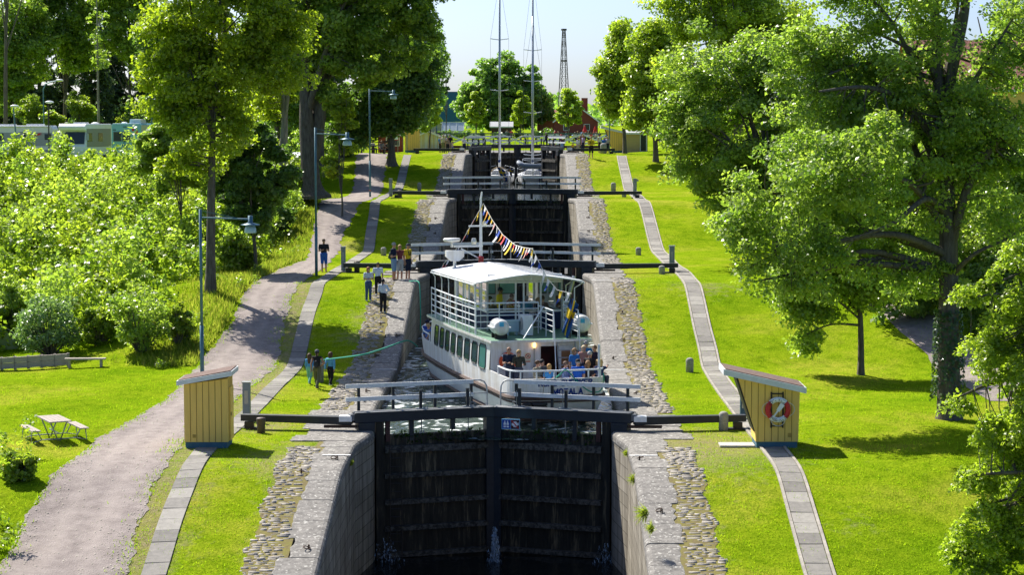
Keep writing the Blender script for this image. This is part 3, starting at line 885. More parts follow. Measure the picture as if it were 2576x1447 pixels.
def hut_slanted(loc, label):
    root = thing("lock_hut", label, "hut", loc, 0, "yellow lock huts")
    d = 1.45; pz = 0.22
    x0b, x0t, x1 = -0.74, -1.36, 0.72; hl, hr = 2.42, 1.96
    MB().box((-0.01, 0, pz / 2 - .15), (1.40, d - .06, pz + .3)).build("plinth", M_PLINTH, root)
    m = MB(); m.prism([(x0b, pz), (x1, pz), (x1 + .04, hr), (x0t, hl), (x0b - .02, .55)], -d / 2, d / 2)
    m.mi = 1
    for k in range(1, 9):
        x = x0t + (x1 - x0t) * k / 9
        zb = pz if x > x0b else .55 + (x0b - x) / (x0b - x0t) * (hl - .55)
        zt = hl + (hr - hl) * (x - x0t) / (x1 - x0t)
        if zt - zb > .15: m.box((x, -d / 2 - .004, (zb + zt) / 2), (.016, .012, zt - zb - .03))
    for k in range(5): m.box((.42, -d / 2 - .006, pz + .17 + .03 * k), (.12, .016, .012))
    m.build("wall", [M_YELLOW, M_YGROOVE], root)
    m = MB(); m.bar((x0b - .04, 0, .58), (x0t - .04, 0, hl - .02), d - .06, .05, up=(1, 0, 0.3)); m.build("slanted_shutter", M_IRON, root)
    m = MB(); a, b = x0t - .52, x1 + .24
    f = lambda x: hl + .02 + (hr - hl) * (x - x0t) / (x1 - x0t) * 1.02
    m.prism([(a, f(a)), (b, f(b)), (b, f(b) + .2), (a, f(a) + .2)], -d / 2 - .2, d / 2 + .2)
    m.mi = 1; m.prism([(a + .07, f(a + .07) + .203), (b - .07, f(b - .07) + .203), (b - .07, f(b - .07) + .23), (a + .07, f(a + .07) + .23)], -d / 2 - .13, d / 2 + .13)
    m.build("roof", [M_WHITE2, M_FELT], root)
    return root

def stroke_text(mb, lines, h, y, th, place):
    """lines of block letters with slab serifs; place(u, v) maps letter plane to 3-D; th stroke width share"""
    GL_ = {
        'K': [((0, 0), (0, 1)), ((.62, 1), (.05, .42)), ((.22, .58), (.66, 0))], 'U': [((0, 1), (0, .25)), ((0, .25), (.15, .02)), ((.15, .02), (.5, .02)), ((.5, .02), (.65, .25)), ((.65, .25), (.65, 1))],
        'N': [((0, 0), (0, 1)), ((0, 1), (.65, 0)), ((.65, 0), (.65, 1))], 'G': [((.62, .82), (.45, .98)), ((.45, .98), (.18, .98)), ((.18, .98), (0, .75)), ((0, .75), (0, .25)), ((0, .25), (.18, .02)), ((.18, .02), (.6, .05)), ((.6, .05), (.6, .42)), ((.6, .42), (.36, .42))],
        'S': [((.6, .85), (.4, .98)), ((.4, .98), (.14, .96)), ((.14, .96), (.02, .75)), ((.02, .75), (.16, .56)), ((.16, .56), (.48, .44)), ((.48, .44), (.6, .25)), ((.6, .25), (.46, .03)), ((.46, .03), (.2, .02)), ((.2, .02), (.02, .16))],
        'V': [((0, 1), (.33, 0)), ((.33, 0), (.66, 1))], 'E': [((0, 0), (0, 1)), ((0, .97), (.55, .97)), ((0, .5), (.42, .5)), ((0, .03), (.58, .03))],
        'R': [((0, 0), (0, 1)), ((0, .97), (.42, .97)), ((.42, .97), (.58, .78)), ((.58, .78), (.42, .52)), ((.42, .52), (0, .52)), ((.3, .52), (.64, 0))], 'M': [((0, 0), (0, 1)), ((0, 1), (.4, .2)), ((.4, .2), (.8, 1)), ((.8, 1), (.8, 0))],
        'O': [((.2, .98), (.46, .98)), ((.46, .98), (.66, .75)), ((.66, .75), (.66, .25)), ((.66, .25), (.46, .02)), ((.46, .02), (.2, .02)), ((.2, .02), (0, .25)), ((0, .25), (0, .75)), ((0, .75), (.2, .98))],
        'T': [((.33, 0), (.33, 1)), ((0, .97), (.66, .97))], 'A': [((0, 0), (.33, 1)), ((.33, 1), (.66, 0)), ((.14, .36), (.52, .36))], 'L': [((0, 0), (0, 1)), ((0, .03), (.55, .03))],
        'Y': [((0, 1), (.33, .5)), ((.66, 1), (.33, .5)), ((.33, .5), (.33, 0))], 'H': [((0, 0), (0, 1)), ((.62, 0), (.62, 1)), ((0, .5), (.62, .5))], '-': [((.05, .45), (.4, .45))],
        'P': [((0, 0), (0, 1)), ((0, .97), (.45, .97)), ((.45, .97), (.6, .75)), ((.6, .75), (.45, .48)), ((.45, .48), (0, .48))], 'C': [((.62, .82), (.45, .98)), ((.45, .98), (.18, .98)), ((.18, .98), (0, .75)), ((0, .75), (0, .25)), ((0, .25), (.18, .02)), ((.18, .02), (.45, .02)), ((.45, .02), (.62, .18))],
        'I': [((.1, 0), (.1, 1))], 'D': [((0, 0), (0, 1)), ((0, .97), (.36, .97)), ((.36, .97), (.6, .75)), ((.6, .75), (.6, .25)), ((.6, .25), (.36, .03)), ((.36, .03), (0, .03))],
    }
    SER = {'K': [(0, 0), (0, 1), (.66, 0), (.62, 1)], 'U': [(0, 1), (.65, 1)], 'N': [(0, 0), (0, 1), (.65, 1)], 'V': [(0, 1), (.66, 1)], 'E': [(0, 0), (0, 1)], 'R': [(0, 0), (0, 1), (.66, 0)], 'M': [(0, 0), (0, 1), (.8, 0), (.8, 1)], 'T': [(.33, 0)], 'A': [(0, 0), (.66, 0)], 'L': [(0, 0), (0, 1)]}
    for txt, uc, v0, pitch, serif in lines:
        W = 0
        adv = []
        for ch in txt:
            b = ch[0]; wd = .45 if b == ' ' else (.8 if b == 'M' else .2 if b == 'I' else .62)
            adv.append(W); W += (wd + pitch)
        u0 = uc - (W - pitch) * h / 2
        for ch, ad in zip(txt, adv):
            if ch == ' ': continue
            base = {'Ö': 'O'}.get(ch, ch)
            segs = list(GL_[base])
            if ch == 'Ö': segs += [((.15, 1.22), (.22, 1.22)), ((.44, 1.22), (.51, 1.22))]
            if serif:
                for (sx, sy) in SER.get(base, []): segs.append(((sx - .14, sy * .95 + .025), (sx + .14, sy * .95 + .025), 0.05))
            for sg in segs:
                (ax, ay), (bx, by) = sg[0], sg[1]
                t = (sg[2] if len(sg) > 2 else th) * h
                A = Vector((u0 + (ad + ax) * h, v0 + ay * h)); B = Vector((u0 + (ad + bx) * h, v0 + by * h))
                d = (B - A); ln = d.length; d = d / ln if ln > 1e-6 else Vector((1, 0)); n = Vector((-d.y, d.x)) * t / 2
                A = A - d * t * .3; B = B + d * t * .3
                mb.add([place(*(A - n)), place(*(B - n)), place(*(B + n)), place(*(A + n))], [(0, 1, 2, 3)])
    return mb

def hutpos(px, py, off):
    p = G(px, py); return Vector((p.x, p.y + off, p.z))
hut_a = hut_upright(hutpos(519, 1129, 0.62), "upright yellow wooden hut with white edged roof beside the gravel path, nearest")
hb = hutpos(1955, 1128, 0.72)
hut_b = hut_slanted(hb, "yellow hut with one slanted side and a lifebuoy hung on its front")
hut_c = dup(hut_a, hutpos(1036, 383, 0.6), 0, "small yellow hut with bluish roof edge left of the onlookers at the top gate")
hut_d = dup(hut_b, hutpos(1556, 384, 0.6), 0, "far yellow hut with one slanted side, partly behind leaves")
MB().box((hb.x - 1.35, hb.y - 0.25, hb.z + .04), (1.2, 0.75, 0.06)).build("doorstep_slab", mat("pale_doorstep", (.42, .38, .33), .9, (.5, .46, .40), 5, 5, .6)).__class__
tag(bpy.data.objects["doorstep_slab"], "pale concrete slab lying in front of the hut with the lifebuoy", "slab")

def lifebuoy(center, r, axis_rz, label, band=4, bandw=0.26, parts=True, col=None, group=None, red_share=None):
    root = thing("lifebuoy", label, "lifebuoy", center, axis_rz, group)
    N_ = 48; rt = r * 0.205; Rm = r - rt
    red = MB(); bands = {}
    for k in range(N_):
        a0, a1 = 2 * pi * k / N_, 2 * pi * (k + 1) / N_; am = (a0 + a1) / 2
        if red_share: isr = abs(cos(am)) > cos(pi / 4)          # red left and right, white top and bottom
        else:
            dd = min(abs((am - (pi / 4 + j * pi / 2) + pi) % (2 * pi) - pi) for j in range(4)); isr = dd > bandw / 2
        P = [[(cos(a) * (Rm + rt * cos(t)), -rt * 0.8 * sin(t), sin(a) * (Rm + rt * cos(t))) for t in np.linspace(0, 2 * pi, 11)] for a in (a0, a1)]
        (red if isr else bands.setdefault(int((am / (pi / 2)) % 4) if not red_share else (0 if am < pi else 1), MB())).grid(P)
    red.build("ring", col or M_BUOYRED, root, smooth=True)
    for wb in bands.values(): wb.build("white_band", M_SIGNWHITE, root, smooth=True)
    return root, Rm, rt
M_BUOYRED = mat("buoy_red", (0.60, 0.03, 0.035), 0.45, (0.52, 0.025, 0.03), 5, 4, .6)
M_BUOYORANGE = mat("buoy_orange", (0.72, 0.09, 0.02), 0.5, (0.62, 0.07, 0.02), 5, 4, .6)
M_ROPEW = mat("white_rope", (0.62, 0.60, 0.55), 0.9)
fr = thing("buoy_bracket", "black pipe frame carrying the lifebuoy on the hut front", "bracket", (hb.x - .02, hb.y - .76, hb.z + 1.33), 0)
m = MB()
for dx in (-.2, .2): m.tube([(dx, 0, -.62), (dx, 0, .62)], .03, 7)
for z in (-.56, .56): m.tube([(-.2, 0, z), (.2, 0, z)], .022, 6)
m.build("pipe_frame", M_IRON, fr)
lb, Rm, rt = lifebuoy((hb.x, hb.y - 0.86, hb.z + 1.35), 0.44, 0, "red and white canal lifebuoy with lettering hung on the slanted hut", red_share=True)
def arc_place(sign):
    def f(u, v):
        a = (pi / 2 - u / Rm) if sign > 0 else (-pi / 2 + u / Rm)
        rr_ = Rm - .045 + v if sign > 0 else Rm + .045 - v
        dr = rr_ - Rm
        return (cos(a) * rr_, -(rt * .8 * sqrt(max(0.05, 1 - (dr / rt) ** 2)) + .004), sin(a) * rr_)
    return f
m = MB(); stroke_text(m, [("GÖTA KANAL", 0, 0, .26, False)], .085, 0, .17, arc_place(1))
stroke_text(m, [("TRYGG-HANSA", 0, 0, .22, False)], .08, 0, .17, arc_place(-1)); m.build("lettering", M_SIGNBLACK, lb)
m = MB()
for a0, a1 in ((2.5, 3.7), (-0.5, .62), (4.1, 5.3)):
    m.tube([(cos(a) * (.44 + .12 * sin(pi * (a - a0) / (a1 - a0))), -.06, sin(a) * (.44 + .12 * sin(pi * (a - a0) / (a1 - a0)))) for a in np.linspace(a0, a1, 9)], .011, 5)
m.build("grab_rope", M_ROPEW, lb)
m = MB(); d = Vector((.20, 0, .28)).normalized()
m.bar(d * -.3 + Vector((0, -.10, 0)), d * -.02 + Vector((0, -.10, 0)), .02, .05, up=(1, 0, -.7)); m.bar(d * -.04 + Vector((0, -.10, 0)), d * .26 + Vector((0, -.10, 0)), .03, .12, up=(1, 0, -.7), h2=.16)
m.build("rescue_line_bag", M_SIGNWHITE, lb)

# ================================================================== bollards, posts, rings
def bollard(p, h, r, label, kind):
    g = {'stone': "stone mooring bollards", 'iron': "iron mooring bollards"}[kind]
    m = MB()
    if kind == 'stone': pr_ = [(r * .96, -.2), (r * .97, h * .55), (r, h * .75), (r * .93, h * .88), (r * .7, h * .96), (r * .3, h)]
    elif kind == 'iron': pr_ = [(r * .85, -.2), (r * .88, h * .5), (r * 1.0, h * .82), (r * 1.03, h * .9), (r * .9, h * .97), (r * .4, h)]
    m.lathe(pr_, (0, 0, 0), 14)
    o = m.build("bollard", M_STONEB if kind == 'stone' else M_IRONB, smooth=True)
    o.location = p; tag(o, label, "bollard", g); return o
M_IRONB = mat("bollard_iron", (0.06, 0.045, 0.04), 0.6, (0.10, 0.075, 0.06), 9, 5, .6, metal=.2)
for px, py, ph, pw, k, lab in (
        (657, 1090, 40, 24, 'iron', "dark iron bollard at the end of the nearest left balance beam"), (898, 685, 28, 16, 'iron', "dark iron bollard beside the second left balance beam, near the crew"),
        (1006, 496, 18, 12, 'iron', "small dark bollard at the end of the third left balance beam"), (1820, 1083, 48, 25, 'stone', "tall rounded stone bollard in front of the hut with the lifebuoy"),
        (1665, 690, 22, 16, 'stone', "squat stone bollard at the end of the second right balance beam"), (1570, 496, 16, 12, 'stone', "squat stone bollard at the end of the third right balance beam"),
        (1735, 937, 37, 20, 'stone', "rounded stone bollard alone on the sunny right lawn by the slab path"), (1606, 642, 20, 14, 'stone', "rounded stone bollard right of the middle lock on sunny grass"),
        (1543, 481, 22, 13, 'stone', "slim stone bollard below the man in yellow"), (965, 643, 21, 14, 'stone', "grey stone bollard behind the man with the backpack"),
        (803, 962, 66, 24, 'stone', "stone bollard hidden behind the walking woman, rope tied to it"), (1055, 481, 22, 10, 'stone', "shaded stone bollard on the left lawn below the top gate"),
        (1518, 386, 26, 16, 'stone', "stone bollard beside the far slanted hut")):
    p = G(px, py); s_ = sc(p.y); bollard(p, ph / s_, pw / s_ / 2, lab, k)

def post(px, py, ph, pw, m, lab, notch=False):
    p = G(px, py); s_ = sc(p.y); h = ph / s_; w = pw / s_
    root = thing("control_post", lab, "post", p, 0, "square control posts beside the gates")
    b = MB(); b.box((0, 0, h / 2 - .1), (w, w * .9, h + .2)); b.build("column", m, root, bevel=.01)
    b = MB(); b.box((0, 0, h + .015), (w * 1.2, w * 1.1, .03))
    if notch: b.box((w * .75, 0, h - .12), (w * .5, w * .5, .16))
    b.build("cap", M_GREYPOST if m is not M_GREYPOST else M_STEEL, root)
    b = MB(); b.box((w * .0, -w * .46, h * .62), (w * .5, .012, h * .35)); b.build("door_panel", M_STEEL, root)
post(621, 1058, 97, 19, M_GREYPOST, "tall grey square post behind the nearest upright hut")
post(1869, 1056, 66, 15, M_BLUEDK, "dark blue post squeezed behind the hut with the lifebuoy")
post(864, 683, 62, 11, M_GREYPOST, "blue grey square post near the man looking at his hands")
post(1690, 683, 64, 13, M_GREYPOST, "grey square post by the second gate on the right lawn")
post(983, 494, 44, 8, M_GREYPOST, "slim grey square post left of the third gate")
post(1597, 495, 45, 9, M_GREYPOST, "slim grey square post with a side arm, right of the third gate", True)

rp = []
for px, py in ((840, 1160), (772, 1388), (762, 1195), (893, 1066), (1608, 1160), (1658, 1293), (1600, 1067), (915, 1015), (926, 990), (1580, 1015), (1600, 995), (1566, 860), (1562, 790), (957, 820), (1010, 850),
               (1097, 552), (1094, 590), (1478, 550), (1480, 585), (1477, 615), (950, 900), (1545, 905)):
    rp.append((px, py))
rm = MB()
rm.tube([(.10 * cos(a), .10 * sin(a), .05 + .03 * sin(a)) for a in np.linspace(0, 2 * pi, 15)[:-1]], .016, 6, closed=True)
rm.tube([(.13, 0, -.04), (.13, 0, .09), (.10, 0, .12), (.07, 0, .09), (.07, 0, -.04)], .018, 6)
ring0 = None
for k, (px, py) in enumerate(rp):
    p = G(px, py); p.z = float(prof(p.y)) + .06
    p.x = math.copysign(max(abs(p.x), 5.0), p.x)
    if ring0 is None: ring0 = o = rm.build("mooring_ring", M_RUST, smooth=True)
    else: o = ring0.copy(); COL.objects.link(o)
    o.location = p; o.rotation_euler = (0, 0, k * 1.1)
    side = "left" if px < 1290 else "right"
    tag(o, "rusty iron mooring ring lying on the %s coping %s" % (side, "below the nearest gate" if py > 1090 else "beside the boat" if py > 700 else "of the middle lock" if py > 500 else "up the flight"), "mooring ring", "iron mooring rings on the coping")

# ================================================================== street lamps
M_LAMP = mat("lamp_blue_grey", (0.085, 0.19, 0.25), 0.45, (0.07, 0.155, 0.21), 6, 4, .6, metal=.2, spec=.4)
M_LAMPW = mat("lamp_glass_bowl", (0.35, 0.50, 0.56), 0.25, spec=.5)
M_ORANGE = mat("orange_band", (0.65, 0.13, 0.03), 0.6)
def lamp(px, py, ptop, arm_px, label, yy=None):
    p = G(px, py) if yy is None else yy
    s_ = sc(p.y); h = (py - ptop) / s_; a = arm_px / s_
    root = thing("street_lamp", label, "street lamp", p, 0, "street lamps with side arms")
    m = MB(); m.tube([(0, 0, -.1), (0, 0, h * .33)], .085, 10); m.tube([(0, 0, h * .33), (0, 0, h)], .062, 10); m.build("pole", M_LAMP, root, smooth=True)
    m = MB(); m.mi = 0; m.box((.01, 0, .55), (.01, .01, .01)); m.tube([(0, -.0, .5), (0, 0, .56)], .09, 10); m.build("pole_band", M_ORANGE if "orange" in label else M_LAMP, root)
    m = MB(); m.tube([(0, 0, h - .35), (a - .05, 0, h - .42)], .035, 8); m.tube([(0, 0, h - .05), (a * .75, 0, h - .38)], .012, 5); m.build("arm", M_LAMP, root)
    hd = MB(); hd.lathe([(.10, -.02), (.10, -.30), (.16, -.34), (.40, -.40), (.41, -.43), (.20, -.45)], (a, 0, h - .25), 18); hd.build("lamp_hood", M_LAMP, root, smooth=True)
    hd = MB(); hd.lathe([(.19, -.45), (.24, -.58), (.26, -.72), (.25, -.76), (.1, -.77)], (a, 0, h - .25), 16); hd.build("lamp_bowl", M_LAMPW, root, smooth=True)
    return root
lamp(509, 962, 523, 126, "nearest tall blue grey street lamp, its arm over the gravel path")
lamp(796, 694, 320, 80, "blue grey street lamp behind the man in a dark shirt looking down")
lamp(931, 496, 218, 60, "far street lamp with an orange band low on its pole")
lamp(1098, 392, 212, -18, "farthest street lamp, half hidden in leaves left of the green roofed house", yy=Vector((at(1098, 352, 262).x, 262, hz(-12, 262))))
# ================================================================== picnic table, bench, retaining wall, tent
M_GREYWOOD = mat("weathered_wood", (0.30, 0.26, 0.23), 0.85, (0.42, 0.37, 0.33), 3, 6, .8, bump=.004, bscale=20, stretch=(1, 6, 6), spec=.15)
def picnic():
    p = G(137, 1106)
    root = thing("picnic_table", "weathered wooden picnic table with two attached benches on the left lawn", "picnic table", (p.x, p.y, p.z), R(-62))
    # long axis local x
    m = MB()
    for k in range(5): m.box((0, -.32 + .16 * k, .74), (1.75, .15, .04))
    m.build("table_top", M_GREYWOOD, root)
    for s_ in (-1, 1):
        m = MB()
        for k in (0, 1): m.box((0, s_ * (.78 + .16 * k), .45), (1.75, .15, .04))
        m.build("bench_seat", M_GREYWOOD, root)
    for s_ in (-1, 1):
        m = MB(); x = s_ * .62
        m.tube([(x, -.30, .72), (x, -.04, .04), (x, .04, .04), (x, .30, .72)], .025, 7)
        m.tube([(x, -.95, .43), (x, -1.0, .02), (x, -.6, .10), (x, .6, .10), (x, 1.0, .02), (x, .95, .43)], .022, 7)
        m.tube([(x, -.78, .43), (x, -.62, .12)], .02, 6); m.tube([(x, .78, .43), (x, .62, .12)], .02, 6)
        m.build("leg_frame", M_STEEL, root, smooth=True)
    MB().tube([(-.62, 0, .3), (.62, 0, .3)], .02, 6).build("stretcher", M_STEEL, root)
picnic()
a = G(-30, 932); b = G(292, 912)
rw = thing("retaining_wall", "low retaining wall of grey planks at the foot of the bushy bank", "low wall", (a.x, a.y, a.z), 0)
m = MB()
for k in range(6):
    q0 = a.lerp(b, k / 6 * .62); q1 = a.lerp(b, (k + 1) / 6 * .62)
    for j in range(2): m.bar((q0.x + .01, q0.y, q0.z + .14 + .27 * j), (q1.x - .01, q1.y, q1.z + .14 + .27 * j + .01 * (k % 2)), .12, .25)
m.build("planks", M_GREYWOOD, rw, world_=True)
m = MB()
for k in range(7):
    q0 = a.lerp(b, k / 6 * .62); m.box((q0.x, q0.y + .1, q0.z + .25), (.12, .1, .62))
m.build("stakes", M_GREYWOOD, rw, world_=True)
p = G(215, 925)
bn = thing("plank_bench", "long backless plank bench in front of the retaining wall", "bench", (p.x, p.y, p.z), R(3))
MB().box((0, 0, .40), (1.85, .34, .07)).build("seat", M_GREYWOOD, bn)
for s_ in (-1, 1): MB().box((s_ * .72, 0, .18), (.1, .28, .40)).build("leg", M_GREYWOOD, bn)
p = G(-30, 880)
tn = thing("tent", "pale green ridge tent just showing at the left edge of the lawn", "tent", (p.x, p.y + 1, p.z), R(12))
m = MB(); m.prism([(-1.6, 0), (1.6, 0), (0.1, 1.5)], -1.2, 1.4); m.build("canvas", mat("tent_canvas", (0.34, 0.40, 0.22), .8, (.28, .34, .18), 4, 4, .6), tn)
m = MB(); m.tube([(.1, -1.2, 1.5), (2.2, -2.0, .1)], .012, 5); m.build("guy_rope", M_ROPEW, tn)
# ================================================================== the passenger boat
BO = Vector((2.4, 77.9, 0.0)); BA = R(14.0)
def bw(x, y, z=0.0):              # boat frame -> world
    a, b = rotz2(x, y, BA); return Vector((BO.x + a, BO.y + b, BO.z + z))
def bl(p):                        # world -> boat frame
    x, y = rotz2(p.x - BO.x, p.y - BO.y, -BA); return Vector((x, y, p.z - BO.z))
boat = thing("passenger_boat", "large white passenger boat with glazed upper deck lying in the lock", "passenger boat", BO, BA)
M_NAVY = mat("navy_panel", (0.010, 0.018, 0.06), 0.6, (0.014, 0.024, 0.075), 3, 4, .6, spec=.15)
M_STRAKE = mat("brown_rubbing_strake", (0.045, 0.028, 0.024), 0.7, (0.10, 0.06, 0.045), 5, 6, .7, stretch=(1, .3, 1))
M_DECKGREEN = mat("green_deck", (0.09, 0.20, 0.13), 0.6, (0.12, 0.24, 0.16), 4, 6, .6)
M_GLASSD = mat("dark_tinted_window", (0.02, 0.045, 0.05), 0.04, (0.035, 0.07, 0.07), 1.2, 3, .8, spec=.6)
M_GLASST = mat("teal_tinted_window", (0.06, 0.19, 0.17), 0.06, (0.08, 0.23, 0.20), 1.2, 3, .8, spec=.6)
M_CREAM = mat("cream_hull", (0.70, 0.715, 0.68), 0.4, (0.60, 0.615, 0.575), 2.5, 6, .7)
M_LETTER = mat("navy_lettering", (0.01, 0.04, 0.20), 0.6, spec=.2)
M_RUBBER = mat("black_rubber", (0.025, 0.025, 0.027), 0.7)
M_RAIL = mat("white_rail_tube", (0.72, 0.74, 0.76), 0.35, spec=.5)
def clear_glass():
    m = bpy.data.materials.new("clear_glass"); m.use_nodes = True
    N = m.node_tree.nodes; L = m.node_tree.links; out = N["Material Output"]
    t = N.new("ShaderNodeBsdfTransparent"); t.inputs[0].default_value = (.88, .93, .92, 1)
    g = N.new("ShaderNodeBsdfGlossy"); g.inputs["Roughness"].default_value = 0.03
    f = N.new("ShaderNodeFresnel"); f.inputs[0].default_value = 1.45
    x = N.new("ShaderNodeMixShader"); L.new(f.outputs[0], x.inputs[0]); L.new(t.outputs[0], x.inputs[1]); L.new(g.outputs[0], x.inputs[2]); L.new(x.outputs[0], out.inputs[0])
    return m
M_GLASS = clear_glass()

HB_Y = [0, .6, 1.2, 3.3, 9, 13, 16, 18, 20, 21.3, 22]
HB_X = [1.86, 1.92, 1.96, 2.0, 2.2, 2.2, 2.12, 1.8, 1.12, .5, .04]
def halfb(y): return float(np.interp(y, HB_Y, HB_X))
def cxo(y): return 0.12 * max(0, 1 - y / 8)
def outline(xs_=1.0, ys_=0.0, yb=0.0, inset=0.0):
    """closed plan outline from stern centre round port ... as (x, y) list"""
    pts = []
    for t in np.linspace(0, 1, 7)[:-1]:                      # transom, centre to corner
        pts.append((1.40 * t, 0.10 * t * t))
    for t in np.linspace(0, pi / 2, 6)[:-1]:
        pts.append((1.40 + .50 * sin(t), .10 + .6 * (1 - cos(t))))
    for y in (.75, 1.2, 2, 3.3, 5, 7, 9, 11, 13, 14.5, 16, 17, 18, 19, 20, 20.8, 21.4, 21.8, 22):
        pts.append((halfb(y), y))
    half = [((x - inset) * xs_ if x > inset else 0, (ys_ + (y + (inset if y < 11 else 0)) * (22 - ys_ + yb) / 22)) for x, y in pts]
    R_ = [(x + cxo(y), y) for x, y in half]
    L_ = [(-x + cxo(y), y) for x, y in half[1:-1]][::-1]
    return R_ + L_
levels = [(-.95, .55, 2.2, -2.6), (-.6, .74, 1.6, -2.0), (-.3, .86, .9, -1.5), (0.0, .925, .42, -1.1), (.3, .965, .2, -.75), (.58, .985, .08, -.45), (.70, .99, .05, -.38)]
up_l = [(.70, .99, .05, -.38), (1.0, .996, .02, -.2), (1.40, 1.0, 0, 0)]
m = MB()
P = [[(x, y, z) for (x, y) in outline(a, b, c)] for z, a, b, c in levels]
P = [list(r) for r in zip(*P)]; m.grid(P, closed_u=True)
m.build("lower_hull", M_CREAM, boat, smooth=True)
m = MB(); P = [[(x, y, z) for (x, y) in outline(a, b, c)] for z, a, b, c in up_l]
Pi = [[(x, y, z) for (x, y) in outline(.97, .07, -.1)] for z in (1.40, .72)]
P = [list(r) for r in zip(*(P + Pi))]; m.grid(P, closed_u=True)
ol = outline(.965, .07, -.1); m.add([(x, y, .735) for x, y in ol], [tuple(range(len(ol)))])
m.build("upper_hull", M_WHITE, boat, smooth=False)
m = MB(); o1 = outline(.995, .05, -.38)
m.tube([(x * 1.012, y - .02 * (y < 1), .66) for x, y in o1], .085, 6, closed=True)
m.tube([(x * 1.0, y - .02 * (y < 1), .50) for x, y in outline(.985, .08, -.45)], .04, 6, closed=True)
m.tube([(x * .93, .55 + y * .97, -.22) for x, y in outline(.955, 0, -1.3)], .085, 6, closed=True)
m.build("rubbing_strake", M_STRAKE, boat)
# stern and bow rails on stanchions
def rail_run(pts, zt, zb, name, r=.03, step=3):
    m = MB(); m.tube([(x, y, zt) for x, y in pts], r, 7)
    for k in range(0, len(pts), step): m.tube([(pts[k][0], pts[k][1], zb), (pts[k][0], pts[k][1], zt)], r * .85, 6)
    m.build(name, M_RAIL, boat)
o2 = outline(.985, .04, -.05); n2 = len(o2)
st = [i for i, (x, y) in enumerate(o2) if y < 3.0]
stern = sorted(st, key=lambda i: (i if i < n2 / 2 else i - n2))
rail_run([o2[i] for i in stern], 1.70, 1.38, "stern_rail", .036)
bow = [p for p in o2 if p[1] > 14.2]
rail_run(bow, 1.72, 1.38, "bow_rail", .033, 2)

# lettering on the transom
def on_transom(u, v):
    t = abs(u) / 1.40; y = .10 * t * t
    return (u + .12, y - .014 - .0 * v + .02 * (1.4 - v) , v)
m = MB(); stroke_text(m, [("KUNG SVERKER", .22, 1.12, .24, True), ("MOTALA", .30, .78, .30, True)], .215, 0, .25, on_transom)
m.build("lettering", M_LETTER, boat)
# superstructure with side windows
DK = 2.62
def side_x(y, s): return s * halfb(y) + cxo(y)
ysd = list(np.linspace(3.3, 14.0, 14))
m = MB()
for s in (-1, 1):
    m.grid([[(side_x(y, s), y, 1.39), (side_x(y, s) * .985, y, 2.0), (side_x(y, s) * .965, y, DK - .06)] for y in (ysd if s > 0 else ysd[::-1])])
xa, xb = side_x(3.3, -1) * .975, side_x(3.3, 1) * .975
for x0, x1, z0, z1 in ((xa, .18, .45, DK - .06), (.18, 1.50, 2.30, DK - .06), (1.50, xb, .45, DK - .06)): m.add([(x0, 3.3, z0), (x1, 3.3, z0), (x1, 3.3, z1), (x0, 3.3, z1)], [(0, 1, 2, 3)])
m.add([(-2.0, 14, .45), (2.0, 14, .45), (2.05, 14, DK - .06), (-2.05, 14, DK - .06)], [(3, 2, 1, 0)])
m.build("cabin_wall", M_WHITE, boat)
m = MB(); m.box((.84, 4.4, 1.4), (1.4, .05, 1.9)); m.build("saloon_interior", mat("dark_saloon", (.03, .015, .013), .8, (.10, .02, .018), 1.4, 3, .7), boat)
m = MB(); m.box((1.20, 3.28, 1.38), (.58, .05, 1.84)); m.mi = 1; m.box((1.20, 3.25, 1.72), (.36, .02, .8)); m.mi = 2; m.box((.92, 3.25, 1.2), (.03, .03, .1)); m.build("cabin_door", [M_WHITE2, mat("varnished_wood", (.22, .10, .045), .4, (.30, .15, .07), 4, 5, .6, stretch=(6, 1, 1)), M_STEEL], boat)
for s in (-1, 1):
    wins = [3.85 + .0] + [5.15 + 1.17 * k for k in range(7)]
    for k, y in enumerate(wins):
        w = 1.0 if k == 0 else .82
        za, zb = (1.36, 2.33) if k == 0 else (1.44, 2.30)
        f = MB(); g = MB()
        def pt(yy, z, off): 
            t = (z - 1.39) / (DK - .06 - 1.39)
            return (side_x(yy, s) * (1 - .035 * t) + s * off, yy, z)
        c = .12
        poly = [(y + c, za), (y + w - c, za), (y + w, za + c), (y + w, zb - c), (y + w - c, zb), (y + c, zb), (y, zb - c), (y, za + c)]
        if s < 0: poly = poly[::-1]
        g.add([pt(a, b, .012) for a, b in poly], [tuple(range(8))])
        wd = g.build("window", M_GLASST if k == 0 else M_GLASSD, boat)
        f.tube([pt(a, b, .016) for a, b in poly], .025, 5, closed=True); f.build("frame", M_RUBBER, wd)
# upper deck
m = MB(); dk = [(side_x(y, 1) * .985 + .10, y) for y in [2.75] + ysd + [14.6]] ; dkl = [(side_x(y, -1) * .985 - .10, y) for y in [2.75] + ysd + [14.6]][::-1]
poly = dk + dkl; n = len(poly)
m.add([(x, y, DK) for x, y in poly], [tuple(range(n))]); m.mi = 1
m.add([(x, y, DK) for x, y in poly] + [(x, y, DK - .10) for x, y in poly], [(i + n, (i + 1) % n + n, (i + 1) % n, i) for i in range(n)] + [tuple(range(2 * n - 1, n - 1, -1))])
m.build("upper_deck", [M_DECKGREEN, M_WHITE], boat)
